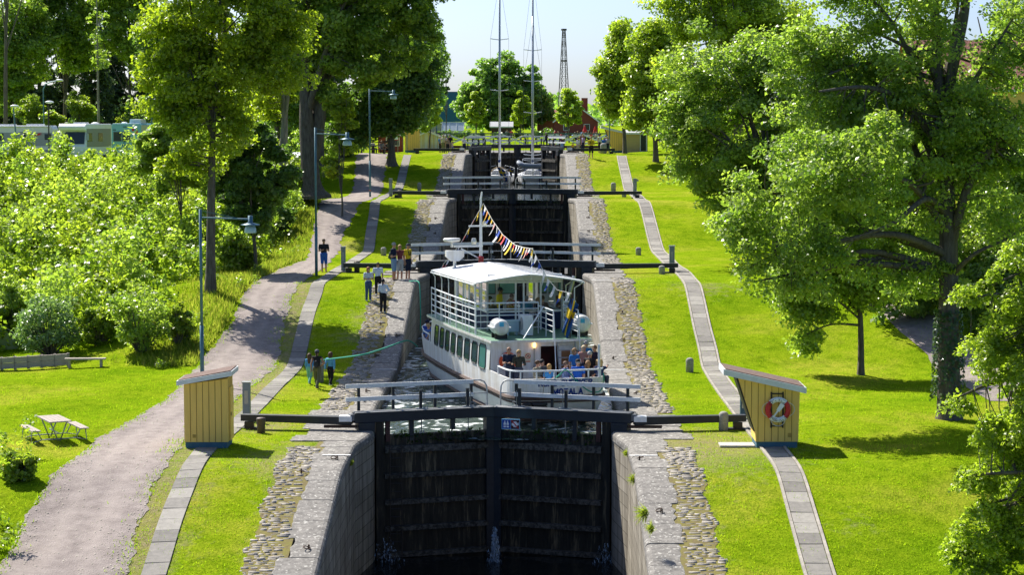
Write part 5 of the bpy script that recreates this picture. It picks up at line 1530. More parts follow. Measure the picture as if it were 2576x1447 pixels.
SKIN = {'f': (.50, .27, .18), 't': (.40, .21, .13), 'd': (.22, .11, .065), 'p': (.58, .34, .25)}
PEOPLE = []
def person(label, loc, rz=0.0, H_=1.72, pose='stand', arms='down', top=(.3, .3, .3), sleeve='short', bottom=(.05, .06, .1), legs='long', hair=(.1, .06, .04), hairlen='short', fem=False,
           skin='f', cap_=None, group=None, vox=.022, fat=1.0, shoes=(.05, .05, .05), turn=0.0, glasses=False, belt=None, fingers=True):
    """rz=0 faces the camera (-y)"""
    rr = random.Random(len(PEOPLE) * 7 + 1)
    root = thing("person", label, "person", loc, rz, group)
    if top is not None and isinstance(top, str): top = {}[top]
    J = joints(pose, H_, arms, fem, rr)
    k = H_ / 1.72; F_ = fat
    child = H_ < 1.45
    hs = (1.12 if child else 1.0) * (0.5 + .5 * k) / 1.0
    hc = J['head']; ct, st = cos(turn), sin(turn)
    def hl(P):                                    # head-local coordinates (turned head)
        q = P - hc; return np.stack([q[..., 0] * ct + q[..., 1] * st, -q[..., 0] * st + q[..., 1] * ct, q[..., 2]], -1)
    tw = (.115 if fem else .135) * k * F_
    def torso(P, o=0.0):
        Q = P.copy(); c = J['chest']; Q[..., 1] = c[1] + (P[..., 1] - c[1]) * 1.38
        cc = lambda v: np.array([v[0], c[1] + (v[1] - c[1]) * 1.38, v[2]])
        d = cap(Q, cc(J['pelvis']), cc(J['waist']), (.148 if fem else .14) * k * F_ + o, tw * .93 + o)
        d = smin(d, cap(Q, cc(J['waist']), cc(J['chest']), tw * .93 + o, (.135 if fem else .150) * k * F_ + o), .05)
        d = smin(d, cap(P, J['shl'], J['shr'], .052 * k + o, .052 * k + o), .06)
        return d
    def arm(P, n, o=0.0, frac=1.0):
        a, e, w = J['sh' + n], J['el' + n], J['wr' + n]
        if frac < .5:
            b = a + (e - a) * frac * 2; return cap(P, a, b, .052 * k + o, .046 * k + o)
        b = e + (w - e) * min(1, (frac - .5) * 2)
        return smin(cap(P, a, e, .052 * k + o, .040 * k + o), cap(P, e, b, .040 * k + o, .030 * k + o), .02)
    def leg(P, n, o=0.0, frac=1.0, flare=0.0):
        a, e, w = J['hip' + n], J['kn' + n], J['an' + n]
        if frac < .5:
            b = a + (e - a) * frac * 2; return cap(P, a, b, .088 * k * F_ + o, .075 * k * F_ + o + flare)
        b = e + (w - e) * min(1, (frac - .5) * 2)
        return smin(cap(P, a, e, .088 * k * F_ + o, .058 * k * F_ + o), cap(P, e, b, .057 * k * F_ + o, .040 * k + o + flare), .03)
    def head(P):
        q = hl(P)
        d = ell(q, (0, .012 * hs, .028 * hs), (.078 * hs, .098 * hs, .098 * hs))
        d = smin(d, ell(q, (0, -.018 * hs, -.055 * hs), (.058 * hs, .070 * hs, .068 * hs)), .03)
        d = smin(d, cap(q, (0, -.088 * hs, .012 * hs), (0, -.108 * hs, -.022 * hs), .010 * hs, .016 * hs), .012)   # nose
        for s in (-1, 1):
            d = smin(d, ell(q, (s * .080 * hs, .015 * hs, -.005 * hs), (.014 * hs, .022 * hs, .034 * hs)), .008)    # ears
            d = -smin(-d, ell(q, (s * .031 * hs, -.098 * hs, .016 * hs), (.020 * hs, .016 * hs, .012 * hs)), .008)  # eye sockets
        return d
    def body(P):
        d = torso(P)
        d = smin(d, cap(P, J['neck'] - np.array([0, 0, .04 * k]), hc - np.array([0, -.015, .05 * k]), .056 * k, .050 * k), .03)
        d = smin(d, head(P), .012)
        for n in 'lr':
            d = smin(d, arm(P, n), .03); d = smin(d, cap(P, J['wr' + n], J['ha' + n], .027 * k, .034 * k), .015)
            d = smin(d, leg(P, n), .04)
            f = J['an' + n]; d = smin(d, cap(P, f + np.array([0, .03, -.01]), f + np.array([0, -.12 * k, -.025]), .032 * k, .026 * k), .02)
        return d
    pts = np.array(list(J.values())); lo = pts.min(0) - .17; hi = pts.max(0) + .19
    lo[1] -= .10
    ms = MATS.get("skin_" + skin) or mat("skin_" + skin, SKIN[skin], .55, tuple(c * .85 for c in SKIN[skin]), 9, 3, .6, spec=.35)
    V, Fq = surface_net(body, lo, hi, vox)
    if fingers and vox <= .03:                     # five bent fingers on each hand
        mb = MB()
        for n, s in (('l', -1), ('r', 1)):
            w, hnd = Vector(J['wr' + n]), Vector(J['ha' + n]); d = (hnd - w).normalized()
            side = d.cross(Vector((0, 0, 1))) if abs(d.z) < .8 else Vector((0, 1, 0)) - d * d.y
            side = side.normalized(); nrm = d.cross(side).normalized()
            for i, (o, ln) in enumerate(((-.026, .062), (-.009, .075), (.009, .070), (.026, .055))):
                b = hnd + side * o * k + d * .018 * k; m1 = b + d * ln * .55 * k + nrm * .006; t = m1 + (d * .8 + nrm * .6 * (-1 if s < 0 else 1)).normalized() * ln * .5 * k
                mb.tube([b, m1, t], [.010 * k, .009 * k, .006 * k], 5)
            b = w.lerp(hnd, .5) - side * .026 * k; m1 = b + (d * .7 - side * .7) * .035 * k; t = m1 + (d * .95 - side * .2) * .032 * k
            mb.tube([b, m1, t], [.012 * k, .010 * k, .007 * k], 5)
        fv = np.array(mb.v); quads = [f for f in mb.f if len(f) == 4]; pent = [f for f in mb.f if len(f) == 5]
        Fq = np.concatenate([Fq, np.array(quads) + len(V)] + [np.array([[f[0], f[1], f[2], f[3]], ]) + len(V) for f in pent]); V = np.concatenate([V, fv])
    npmesh("body", V, Fq, ms, root, smooth=True)
    def part(name, fn, col, v=vox, rough=.85, lo_=None, hi_=None):
        a, f = surface_net(fn, lo if lo_ is None else lo_, hi if hi_ is None else hi_, v)
        if len(f): return npmesh(name, a, f, col if not isinstance(col, tuple) else solid(col, rough), root, smooth=True)
    # shirt
    if top is not None:
        fr = {'none': .0, 'short': .3, 'long': .97, 'mid': .62}[sleeve]
        hem = J['pelvis'][2] - (.04 if pose != 'sit' else .0)
        def shirt(P):
            d = torso(P, .014)
            if fr > 0:
                for n in 'lr': d = smin(d, arm(P, n, .016, fr), .02)
            d = smin(d, cap(P, J['neck'] - np.array([0, 0, .06 * k]), J['neck'] - np.array([0, 0, .015 * k]), .066 * k, .060 * k), .03)
            return np.maximum(np.maximum(d, hem - P[..., 2]), P[..., 2] - (J['neck'][2] + .0))
        part("shirt", shirt, top)
    if bottom is not None:
        fr = {'long': .97, 'shorts': .40, 'knee': .55, 'cropped': .85}[legs] if legs != 'skirt' else .45
        wst = J['pelvis'][2] + .10 * k
        def trousers(P):
            d = cap(P, J['pelvis'] - np.array([.03, 0, 0]), J['pelvis'] + np.array([.03, 0, .06]), (.128 if not fem else .132) * k * F_, .118 * k * F_)
            for n in 'lr': d = smin(d, leg(P, n, .016, fr, .012 if fr < .6 else .006), .03 if legs != 'skirt' else .12)
            return np.maximum(d, P[..., 2] - wst)
        part("trousers" if fr > .6 else ("skirt" if legs == 'skirt' else "shorts"), trousers, bottom)
    def shoe(P):
        d = None
        for n in 'lr':
            f = J['an' + n]; q = cap(P, f + np.array([0, .035, -.018]), f + np.array([0, -.125 * k, -.026]), .042 * k, .036 * k); d = q if d is None else np.minimum(d, q)
        return d
    if vox < .03 and pose != 'sit': part("shoes", shoe, shoes)
    # hair
    hlo, hhi = hc - .20, hc + .19
    if hairlen == 'long': hlo = hlo - np.array([0, 0, .17])
    hv = vox * .8 if vox < .03 else vox
    def hairf(P):
        q = hl(P)
        d = ell(q, (0, .018 * hs, .036 * hs), (.092 * hs, .108 * hs, .106 * hs))
        face = ell(q, (0, -.10 * hs, -.035 * hs), (.075 * hs, .085 * hs, .092 * hs))
        if hairlen in ('long', 'bob', 'curly'):
            zb = {'long': -.26, 'bob': -.12, 'curly': -.10}[hairlen] * hs
            d = smin(d, cap(q, (0, .045 * hs, .02 * hs), (0, .055 * hs, zb), .092 * hs, .075 * hs), .03)
            if hairlen == 'curly':
                d = d - .012 - .010 * np.sin(q[..., 0] * 75) * np.sin(q[..., 1] * 80) * np.sin(q[..., 2] * 78)
        else:
            d = np.maximum(d, -(q[..., 2] + .045 * hs + .35 * (q[..., 1] * -1 - .0)))
        if hairlen == 'pony': d = smin(d, cap(q, (0, .10 * hs, .03 * hs), (0, .13 * hs, -.22 * hs), .035 * hs, .022 * hs), .02)
        d = np.maximum(d, -face)
        if hairlen == 'bald': d = np.maximum(d, np.maximum(q[..., 2] - .035 * hs, -q[..., 1] - .01))
        return d
    if hairlen != 'shaved': part("hair", hairf, hair, hv, .7, hlo, hhi)
    if cap_ is not None:
        def capf(P):
            q = hl(P); d = np.maximum(ell(q, (0, .015 * hs, .042 * hs), (.098 * hs, .113 * hs, .108 * hs)), .035 * hs - q[..., 2])
            return smin(d, np.maximum(ell(q, (0, -.11 * hs, .042 * hs), (.075 * hs, .075 * hs, .012)), q[..., 1]), .008)
        part("cap", capf, cap_, hv * .9, .8, hlo, hhi)
    # eyes / sunglasses
    mb = MB()
    for s in (-1, 1):
        p = np.array([s * .031 * hs, -.083 * hs, .016 * hs]); x = p[0] * ct - p[1] * st; y = p[0] * st + p[1] * ct
        mb.sphere((hc[0] + x, hc[1] + y - (.012 if glasses else 0), hc[2] + p[2]), (.026, .012, .018) if glasses else (.012, .010, .008), 8, 6)
    mb.build("sunglasses" if glasses else "eyes", M_SIGNBLACK, root)
    if belt is not None:                           # harness straps of a life vest
        m = MB(); c = J['chest']
        for s in (-1, 1):
            pts_ = [c + np.array([s * .09, .12, .06]), J['neck'] + np.array([s * .075, .0, -.02]), c + np.array([s * .075, -.125 * F_ - .01, .03]), c + np.array([s * .06, -.128 * F_ - .012, -.12])]
            m.tube([Vector(p) for p in pts_], .032, 6)
        m.build("harness", solid(belt), root)
    PEOPLE.append(root)
    return root

def GP(px, py): return G(px, py)
def toward(p, q): return atan2(q[0] - p[0], -(q[1] - p[1]))       # rz so that a figure at p looks at q
def hpx(p, ph): return ph / sc(p.y)

WHT = (.70, .71, .73); NAV = (.012, .018, .045); BLK = (.015, .015, .018); YEL = (.75, .55, .02); JEAN = (.07, .13, .26); LJEAN = (.20, .32, .50); KHA = (.20, .19, .10)
BLO = (.45, .30, .13); BRN = (.10, .055, .03); GRY = (.34, .33, .32); RED_ = (.30, .10, .04); BLUE = (.02, .10, .48); LBL = (.10, .33, .62)
grp = "visitors standing around the boat"
# --- on the left bank
p = GP(815, 684); person("man in a black t-shirt and blue shorts looking down at his hands on the gravel", p, R(20), hpx(p, 84), 'stand', 'phone', (.018, .02, .03), 'short', BLUE, 'knee', (.12, .08, .05), 'short', turn=.1, shoes=(.25, .10, .12), fat=1.08)
p = GP(991, 706); man = person("man in navy t-shirt and light denim shorts carrying a backpack", p, R(75), hpx(p, 97), 'stand', ('front', 'down'), NAV, 'short', LJEAN, 'knee', GRY, 'short', glasses=True, fat=1.05)
q = p + Vector((.30, .45, 0)); q.z = hz(q.x, q.y); person("blond woman in dark red top and pale shorts beside the man with the backpack", q, R(25), hpx(p, 90), 'stand', 'down', (.22, .05, .05), 'none', (.45, .46, .46), 'knee', BLO, 'bob', fem=True, glasses=True)
q = p + Vector((.72, .75, 0)); q.z = hz(q.x, q.y); person("man in yellow shirt and navy cap with vest straps, next to the couple", q, R(55), hpx(p, 92), 'stand', 'down', YEL, 'short', NAV, 'knee', GRY, 'short', cap_=NAV, belt=BLK)
p = GP(927, 757); person("red haired woman in white top and blue dungarees, arms folded, on the left grass", p, R(28), hpx(p, 86), 'stand', 'cross', (.62, .66, .74), 'short', (.05, .09, .20), 'long', (.30, .11, .045), 'long', fem=True, shoes=WHT)
p = GP(951, 742); person("young person in white polo shirt and black trousers facing the camera beside two women", p, R(8), hpx(p, 82), 'stand', 'down', (.62, .68, .80), 'short', BLK, 'long', BLK, 'short', shoes=WHT, skin='t')
p = GP(964, 787); person("woman with a dark plait, white shirt and black trousers seen from behind near the coping", p, R(165), hpx(p, 86), 'stand', ('hip', 'front'), (.62, .68, .80), 'long', BLK, 'long', BLK, 'pony', fem=True, shoes=WHT)
walk = "three people walking up the left bank"
p = GP(798, 979); wm = person("woman in black vest and olive trousers with a small backpack, walking up the grass", p, R(172), hpx(p, 100), 'walk', ('hip', 'swingb'), BLK, 'none', (.13, .13, .075), 'long', BLK, 'pony', fem=True, skin='t', cap_=(.12, .12, .13), shoes=(.25, .2, .2))
p2 = GP(779, 968); person("small girl in light blue jacket and mint trousers walking beside the woman", p2, R(170), hpx(p2, 78), 'walk', ('swingb', 'swingf'), LBL, 'long', (.22, .52, .42), 'long', BRN, 'long', fem=True, shoes=WHT, group=walk)
p3 = GP(832, 972); person("girl in sky blue jacket and black trousers with pale side stripes, walking", p3, R(168), hpx(p3, 86), 'walk', 'swingb', (.14, .42, .68), 'long', BLK, 'long', BRN, 'bob', fem=True, shoes=WHT, group=walk)
def backpack(p, rz, z, col, label, s=1.0):
    root = thing("backpack", label, "backpack", (p.x, p.y, p.z), rz)
    m = MB(); m.sphere((0, .20 * s, z), (.14 * s, .085 * s, .21 * s), 14, 10); m.build("bag", solid(col), root, smooth=True)
    m = MB(); m.sphere((0, .275 * s, z - .07), (.10 * s, .045 * s, .09 * s), 10, 8); m.build("pocket", solid(tuple(c * 1.3 for c in col)), root, smooth=True)
    m = MB()
    for s_ in (-1, 1): m.tube([(s_ * .09, .15, z + .14), (s_ * .10, .02, z + .21), (s_ * .10, -.12, z + .12), (s_ * .10, .0, z - .12), (s_ * .09, .13, z - .15)], .014, 5)
    m.build("straps", solid(col), root)
backpack(p, R(172), 1.05 * hpx(p, 100) / 1.45 * .88, (.03, .03, .033), "small black backpack worn by the walking woman", .8)
backpack(man.location, R(75), 1.34, (.05, .08, .05), "dark green backpack on the man in the navy t-shirt")

# --- on the boat: passengers, boat frame (x starboard, y forward)
bg_ = "passengers on the boat's stern deck"
def onboat(label, x, y, z, face, **kw):
    kw.setdefault('group', bg_); kw.setdefault('fingers', True); kw.setdefault('vox', .024)
    return person(label, bw(x, y, z), BA + face, **kw)
SD = .76
onboat("bald man in navy shirt leaning on the rail at the port stern corner", -1.5, 1.55, SD, R(-35), H_=1.75, pose='lean', arms=('front', 'front'), top=NAV, hairlen='bald', hair=(.2, .15, .12), skin='t', turn=-.3, fat=1.1)
onboat("blond woman in sunglasses and dark jacket with a blue scarf at the stern rail", -1.22, 1.25, SD, R(-20), H_=1.66, arms='rail', top=(.05, .05, .035), sleeve='long', hair=BLO, hairlen='bob', fem=True, glasses=True)
onboat("young man in khaki jacket seated low behind the port stern rail", -.55, .95, SD - .02, R(45), H_=1.7, pose='sit', arms='lap', top=(.26, .24, .18), sleeve='long', hair=BRN, turn=.4)
onboat("dark haired passenger mostly hidden beside the man in khaki", -.28, 1.3, SD - .02, R(30), H_=1.68, pose='sit', arms='lap', top=(.08, .08, .09), sleeve='long', hair=BLK)
onboat("long haired blond girl in blue top, her back to the stern rail", -.18, .58, SD - .06, R(185), H_=1.55, pose='sit', arms='lap', top=(.04, .22, .55), sleeve='short', hair=(.42, .24, .09), hairlen='long', fem=True)
onboat("boy in blue and white patterned shirt sitting at the middle of the stern rail", .52, .75, SD - .02, R(50), H_=1.60, pose='sit', arms='lap', top=(.16, .22, .42), sleeve='long', hair=(.16, .10, .08), turn=.3)
onboat("man in black cap and bright blue shirt, his back to the stern rail", .98, .62, SD - .0, R(178), H_=1.74, pose='sit', arms='down', top=(.012, .10, .50), sleeve='short', hair=GRY, cap_=BLK, fat=1.12)
onboat("woman with shoulder length brown hair in blue top standing at the foot of the stairs", 1.12, 1.6, SD, R(20), H_=1.62, arms='down', top=(.03, .17, .48), sleeve='short', hair=(.28, .17, .08), hairlen='bob', fem=True, glasses=True, turn=.35)
onboat("curly haired passenger in dark top just left of the blond woman in navy", 1.42, .72, SD - .04, R(150), H_=1.64, pose='sit', arms='lap', top=(.02, .02, .03), sleeve='short', hair=(.26, .14, .06), hairlen='curly', fem=True)
onboat("blond curly woman in navy t-shirt resting an arm on the starboard stern rail", 1.95 - .05, .70, SD + .0, R(175), H_=1.66, pose='sit', arms=('point', 'lap'), top=(.012, .03, .12), sleeve='short', hair=(.50, .34, .15), hairlen='curly', fem=True)
onboat("grey haired man in black polo shirt beside the blond curly woman", 1.66, 1.35, SD + .22, R(120), H_=1.74, pose='sit', arms='lap', top=BLK, sleeve='short', hair=(.42, .42, .42), fat=1.1, turn=.2)
onboat("pale blond woman in pink top standing before the right lifebuoy", 1.62, 2.05, SD + .05, R(15), H_=1.62, arms='down', top=(.50, .26, .22), sleeve='short', hair=(.60, .46, .28), hairlen='long', fem=True)
onboat("grey haired man in blue shirt looking over the starboard side", 1.86, 2.6, SD + .05, R(140), H_=1.74, arms='rail', top=(.03, .20, .45), sleeve='short', hair=GRY)
onboat("brown haired boy in dark vest near the starboard stern edge", 2.0, 1.8, SD + .1, R(-60), H_=1.58, arms='down', top=(.03, .02, .035), sleeve='none', hair=(.20, .11, .05))
onboat("blond child in white shirt sitting at the starboard end of the stern rail", 1.95, 1.1, SD + .05, R(60), H_=1.40, pose='sit', arms='lap', top=WHT, sleeve='short', hair=BLO, hairlen='bob')
bg_ = "passengers at the boat's bow"
onboat("dark capped passenger in blue at the port bow rail", -1.75, 16.9, .42, R(120), H_=1.72, arms='rail', top=(.015, .05, .28), sleeve='long', hair=BLK, cap_=NAV)
onboat("fair haired boy in blue shirt with a shoulder strap at the port bow", -1.85, 16.1, .42, R(150), H_=1.62, arms='rail', top=(.08, .18, .48), sleeve='short', hair=(.50, .32, .14))
onboat("woman in patterned sleeveless top and sunglasses at the port bow rail", -1.86, 15.0, .42, R(-30), H_=1.62, arms='rail', top=(.24, .22, .14), sleeve='none', hair=(.40, .28, .16), hairlen='bob', fem=True, glasses=True)
onboat("dark haired passenger in bright blue at the bow, behind the boy", -1.3, 17.2, .42, R(100), H_=1.66, arms='rail', top=(.012, .06, .40), sleeve='short', hair=BLK)
bg_ = "passengers on the upper deck"
onboat("blond child in white t-shirt with hands at the mouth behind the port deck windows", -.72, 9.7, DK, R(-70), H_=1.42, arms='mouth', top=WHT, sleeve='short', hair=(.50, .30, .12))
onboat("man in dark cap and khaki shirt seated at a port window table", -.72, 8.5, DK - .02, R(60), H_=1.74, pose='sit', arms='lap', top=(.20, .18, .11), sleeve='short', hair=BLK, cap_=BLK)
onboat("white haired woman in sunglasses seated at the rear port corner table", -.82, 7.6, DK - .02, R(10), H_=1.64, pose='sit', arms='lap', top=(.20, .16, .12), sleeve='short', hair=(.62, .60, .58), hairlen='bob', fem=True, glasses=True)
onboat("standing passenger in yellow jacket and navy cap behind the rear window", -.55, 7.3, DK, R(60), H_=1.74, arms='down', top=YEL, sleeve='long', bottom=BLK, hair=BLK, skin='d', cap_=NAV)
onboat("passenger in ochre jacket bent over the table behind the rear window", .0, 7.8, DK - .05, R(-70), H_=1.68, pose='sit', arms='lap', top=(.40, .24, .04), sleeve='long', hair=(.30, .16, .06), hairlen='bob', fem=True)
onboat("passenger in coral red top sitting inside the upper deck doorway", .50, 9.6, DK - .02, R(20), H_=1.7, pose='sit', arms='lap', top=(.60, .08, .08), sleeve='short', hair=BRN, fem=True)
onboat("grey haired man in turquoise shirt sitting with his back to the stern", .86, 8.4, DK - .02, R(190), H_=1.74, pose='sit', arms='lap', top=(.10, .34, .45), sleeve='short', hair=GRY)
onboat("curly haired woman in navy blouse sitting at the upper deck table", 1.22, 7.75, DK + .0, R(60), H_=1.62, pose='sit', arms='lap', top=NAV, sleeve='short', hair=(.42, .28, .16), hairlen='curly', fem=True)
onboat("brown haired passenger at the starboard end of the upper deck saloon", 1.62, 8.6, DK - .02, R(140), H_=1.68, pose='sit', arms='lap', top=(.22, .13, .08), sleeve='short', hair=BRN)
onboat("passenger in floral white dress behind the port railing near the roof front", -1.78, 12.4, DK - .55, R(60), H_=1.66, arms='rail', top=(.55, .52, .56), sleeve='short', hair=(.60, .58, .56), hairlen='bob', fem=True)
# ================================================================== vegetation
M_BARK = mat("bark_grey_brown", (0.075, 0.062, 0.050), 0.95, (0.17, 0.155, 0.135), 3.0, 8, 0.7, bump=0.03, bscale=9, stretch=(3, 3, .6), spec=.1)
M_BARKP = mat("bark_pale", (0.16, 0.145, 0.13), 0.95, (0.34, 0.32, 0.29), 2.5, 8, 0.6, bump=0.03, bscale=8, stretch=(2, 2, .5), spec=.1)
M_LF_MAPLE = leaf_mat("maple_leaves", (0.090, 0.155, 0.012), (0.36, 0.40, 0.035), (0.60, 0.44, 0.09))
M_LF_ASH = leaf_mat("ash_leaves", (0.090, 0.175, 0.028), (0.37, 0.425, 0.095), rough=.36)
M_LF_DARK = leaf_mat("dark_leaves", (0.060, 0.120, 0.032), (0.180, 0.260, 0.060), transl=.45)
M_LF_LIME = leaf_mat("lime_leaves", (0.120, 0.185, 0.018), (0.38, 0.44, 0.060), (0.50, .46, .10))
M_LF_SHRUB = leaf_mat("shrub_leaves", (0.080, 0.160, 0.016), (0.37, 0.42, 0.055), (0.66, 0.42, 0.25), transl=.45, rough=.36)
M_LF_SPRUCE = leaf_mat("spruce_needles", (0.045, 0.085, 0.042), (0.110, 0.155, 0.070), transl=.25, rough=.6)
M_LF_FAR = leaf_mat("far_leaves", (0.085, 0.175, 0.045), (0.25, 0.35, 0.085))
M_LF_IVY = leaf_mat("ivy_leaves", (0.025, 0.055, 0.015), (0.07, 0.13, 0.03), transl=.2)

def leaf_quads(c, nrm, L_, W_, g):
    """one bent rhombus per centre"""
    n = len(c)
    a = g.normal(0, 1, (n, 3)); a -= nrm * (a * nrm).sum(1, keepdims=True); a /= np.linalg.norm(a, axis=1, keepdims=True) + 1e-9
    b = np.cross(nrm, a)
    s_ = (0.65 + 0.7 * g.random((n, 1)))
    L2 = L_ * s_ / 2; W2 = W_ * s_ / 2
    v = np.stack([c - a * L2, c + b * W2 + nrm * (L2 * .18), c + a * L2 - nrm * (L2 * .25), c - b * W2 + nrm * (L2 * .18)], 1)
    return v.reshape(-1, 3)

def tubes(segs, n=5):
    """segs: (k,2,3) ends, (k,2) radii -> verts, quads"""
    P, Rr = segs
    d = P[:, 1] - P[:, 0]; d /= np.linalg.norm(d, axis=1, keepdims=True) + 1e-9
    up = np.where(np.abs(d[:, 2:3]) > .9, np.array([[1., 0, 0]]), np.array([[0, 0, 1.]]))
    x = np.cross(d, up); x /= np.linalg.norm(x, axis=1, keepdims=True) + 1e-9; y = np.cross(d, x)
    t = np.linspace(0, 2 * pi, n, endpoint=False)
    ring = x[:, None, :] * np.cos(t)[None, :, None] + y[:, None, :] * np.sin(t)[None, :, None]
    v = np.stack([P[:, 0, None, :] + ring * Rr[:, 0, None, None], P[:, 1, None, :] + ring * Rr[:, 1, None, None]], 1)   # k,2,n,3
    k = len(P); base = np.arange(k)[:, None] * 2 * n; j = np.arange(n)[None, :]; j2 = (j + 1) % n
    f = np.stack([base + j, base + j2, base + n + j2, base + n + j], -1).reshape(-1, 4)
    return v.reshape(-1, 3), f

def poly_segs(pts, radii):
    pts = np.array(pts); r = np.array(radii)
    return np.stack([pts[:-1], pts[1:]], 1), np.stack([r[:-1], r[1:]], 1)

def smooth_poly(pts, k=5):
    pts = [np.array(p, float) for p in pts]; out = []
    for i in range(len(pts) - 1):
        a = pts[max(i - 1, 0)]; b = pts[i]; c = pts[i + 1]; d = pts[min(i + 2, len(pts) - 1)]
        for j in range(k):
            t = j / k; out.append(0.5 * ((2 * b) + (c - a) * t + (2 * a - 5 * b + 4 * c - d) * t * t + (3 * b - a - 3 * c + d) * t ** 3))
    out.append(pts[-1]); return out

def tree(name, label, base, crowns, Y, nleaf, leaf, lm, bark=None, tr=0.3, trunk=None, seed=1, ncl=160, flat=.6, rc=None, group=None, shell=.55, limbs=9, excl=(), cat="tree", limb_px=(), droop=0.0, dens_low=0.0, trunk_top=None):
    g = np.random.default_rng(seed)
    base = np.array(base, float)
    E = []
    for c in crowns:                                     # (px, py, rx, ry[, dY]) -> world ellipsoid
        dy = c[4] if len(c) > 4 else 0.0
        w = at(c[0], c[1], Y + dy); s_ = sc(Y + dy)
        E.append((np.array(w), np.array([c[2] / s_, max(c[2], c[3]) / s_ * .85, c[3] / s_]) * 1.08))
    vol = np.array([e[1].prod() ** (2 / 3) for e in E]); vol /= vol.sum()
    C = []
    while len(C) < ncl:
        i = g.choice(len(E), p=vol); c, r = E[i]
        d = g.normal(0, 1, 3); d /= np.linalg.norm(d)
        q = c + d * r * (shell + (1 - shell) * g.random() ** .6) * (.88 + .22 * np.sin(d[0] * 5 + seed) * np.cos(d[2] * 6 + d[1] * 4))
        if q[2] < hz(q[0], q[1]) + .4: continue
        bad = False
        if excl:
            v = Vector(q) - CAM; px = 1288 + F * v.dot(_r) / v.dot(_f); py = 723.5 - F * v.dot(_u) / v.dot(_f)
            for (ex, ey, erx, ery) in excl:
                if ((px - ex) / erx) ** 2 + ((py - ey) / ery) ** 2 < 1: bad = True
        if not bad: C.append(q)
    C = np.array(C)
    # trunk
    if trunk is None:
        top = np.array(trunk_top, float) if trunk_top is not None else np.average([e[0] for e in E], axis=0, weights=vol) + np.array([0, 0, max(e[1][2] for e in E) * .55])
        mid = base * .55 + top * .45 + g.normal(0, .02, 3) * np.linalg.norm(top - base)
        trunk = [base - np.array([0, 0, .4]), base + (mid - base) * .5 + g.normal(0, .05, 3), mid, top]
        trunk[1][:2] = base[:2] + (trunk[1][:2] - base[:2]) * .4
    T_ = smooth_poly(trunk, 6); nT = len(T_)
    rad = [tr * ((1.9 if i <= 1 else 1.35 if i == 2 else 1.12 if i == 3 else 1.0) if tr > .35 else (1.25 if i <= 1 else 1.1 if i == 2 else 1.0)) * (1 - .82 * (i / (nT - 1)) ** 1.1) for i in range(nT)]
    S, Rr = poly_segs(T_, rad)
    SS, RR_ = [S], [Rr]
    nodes = [np.array(p) for p in T_[nT // 3:]]; nrad = rad[nT // 3:]
    for lp in limb_px:                                   # explicit limbs given in the picture
        pts = [np.array(at(a, b, Y + dy)) for a, b, dy in lp[0]]
        P_ = smooth_poly(pts, 5); r_ = np.linspace(lp[1], lp[2], len(P_)); a, b = poly_segs(P_, r_); SS.append(a); RR_.append(b)
        nodes += [np.array(p) for p in P_[2:]]; nrad += list(r_[2:])
    far = C[g.permutation(len(C))[:limbs * 3]]
    far = far[np.argsort(-np.linalg.norm(far - T_[nT // 2], axis=1))][:limbs]
    for e in far:
        t0 = int(np.clip(nT * (.38 + .5 * g.random()), 1, nT - 2)); a = np.array(T_[t0])
        zz = e[2]
        if a[2] > zz + 1.0:
            cand = [i for i in range(nT // 4, nT - 1) if T_[i][2] < zz + .5]; a = np.array(T_[cand[-1]]) if cand else a; t0 = cand[-1] if cand else t0
        mid = a + (e - a) * .5 + np.array([0, 0, .12 * np.linalg.norm(e - a)]) + g.normal(0, .05, 3) * np.linalg.norm(e - a)
        P_ = smooth_poly([a, mid, e], 5); r_ = np.linspace(rad[t0] * .5, .025, len(P_)); p, q = poly_segs(P_, r_); SS.append(p); RR_.append(q)
        nodes += [np.array(x) for x in P_[2:]]; nrad += list(r_[2:])
    Nn = np.array(nodes); nr = np.array(nrad)
    d2 = ((C[:, None, :] - Nn[None]) ** 2).sum(-1); k = d2.argmin(1)
    A = Nn[k]; M_ = (A + C) / 2 + g.normal(0, .12, C.shape) * np.sqrt(d2.min(1))[:, None] * .6
    r0 = np.minimum(nr[k] * .5, .06)
    SS.append(np.stack([A, M_], 1)); RR_.append(np.stack([r0, r0 * .6], 1)); SS.append(np.stack([M_, C], 1)); RR_.append(np.stack([r0 * .6, np.full(len(C), .012)], 1))
    root = thing(name, label, cat, base, 0, group)
    v, f = tubes((np.concatenate(SS), np.concatenate(RR_)), 7 if tr > .25 else 5)
    npmesh("trunk", v - base, f, bark or M_BARK, root, smooth=True)
    # leaves
    rcl = rc or float(np.mean([e[1].mean() for e in E])) * .33
    per = g.multinomial(nleaf, np.full(len(C), 1 / len(C)))
    ci = np.repeat(np.arange(len(C)), per)
    sz = (0.6 + .8 * g.random(len(C)))[ci][:, None] * rcl
    off = g.normal(0, 1, (nleaf, 3)); off /= np.linalg.norm(off, axis=1, keepdims=True); off *= (g.random((nleaf, 1)) ** .45) * np.array([1, 1, flat])
    P = C[ci] + off * sz
    if droop: P[:, 2] -= droop * (np.linalg.norm(off[:, :2], axis=1) ** 2) * sz[:, 0]
    keep = P[:, 2] > H(P[:, 0], P[:, 1]) + .05
    P = P[keep]; ci = ci[keep]; off = off[keep]
    cen = np.average([e[0] for e in E], axis=0, weights=vol)
    outw = P - cen; outw /= np.linalg.norm(outw, axis=1, keepdims=True) + 1e-9
    nrm = g.normal(0, .55, P.shape) + np.array([0, 0, .55]) + off * .35 + outw * .25; nrm /= np.linalg.norm(nrm, axis=1, keepdims=True)
    tint = np.clip(.5 * g.random(len(P)) + .35 * g.random(len(C))[ci] + .15 * g.random(), 0, 1)
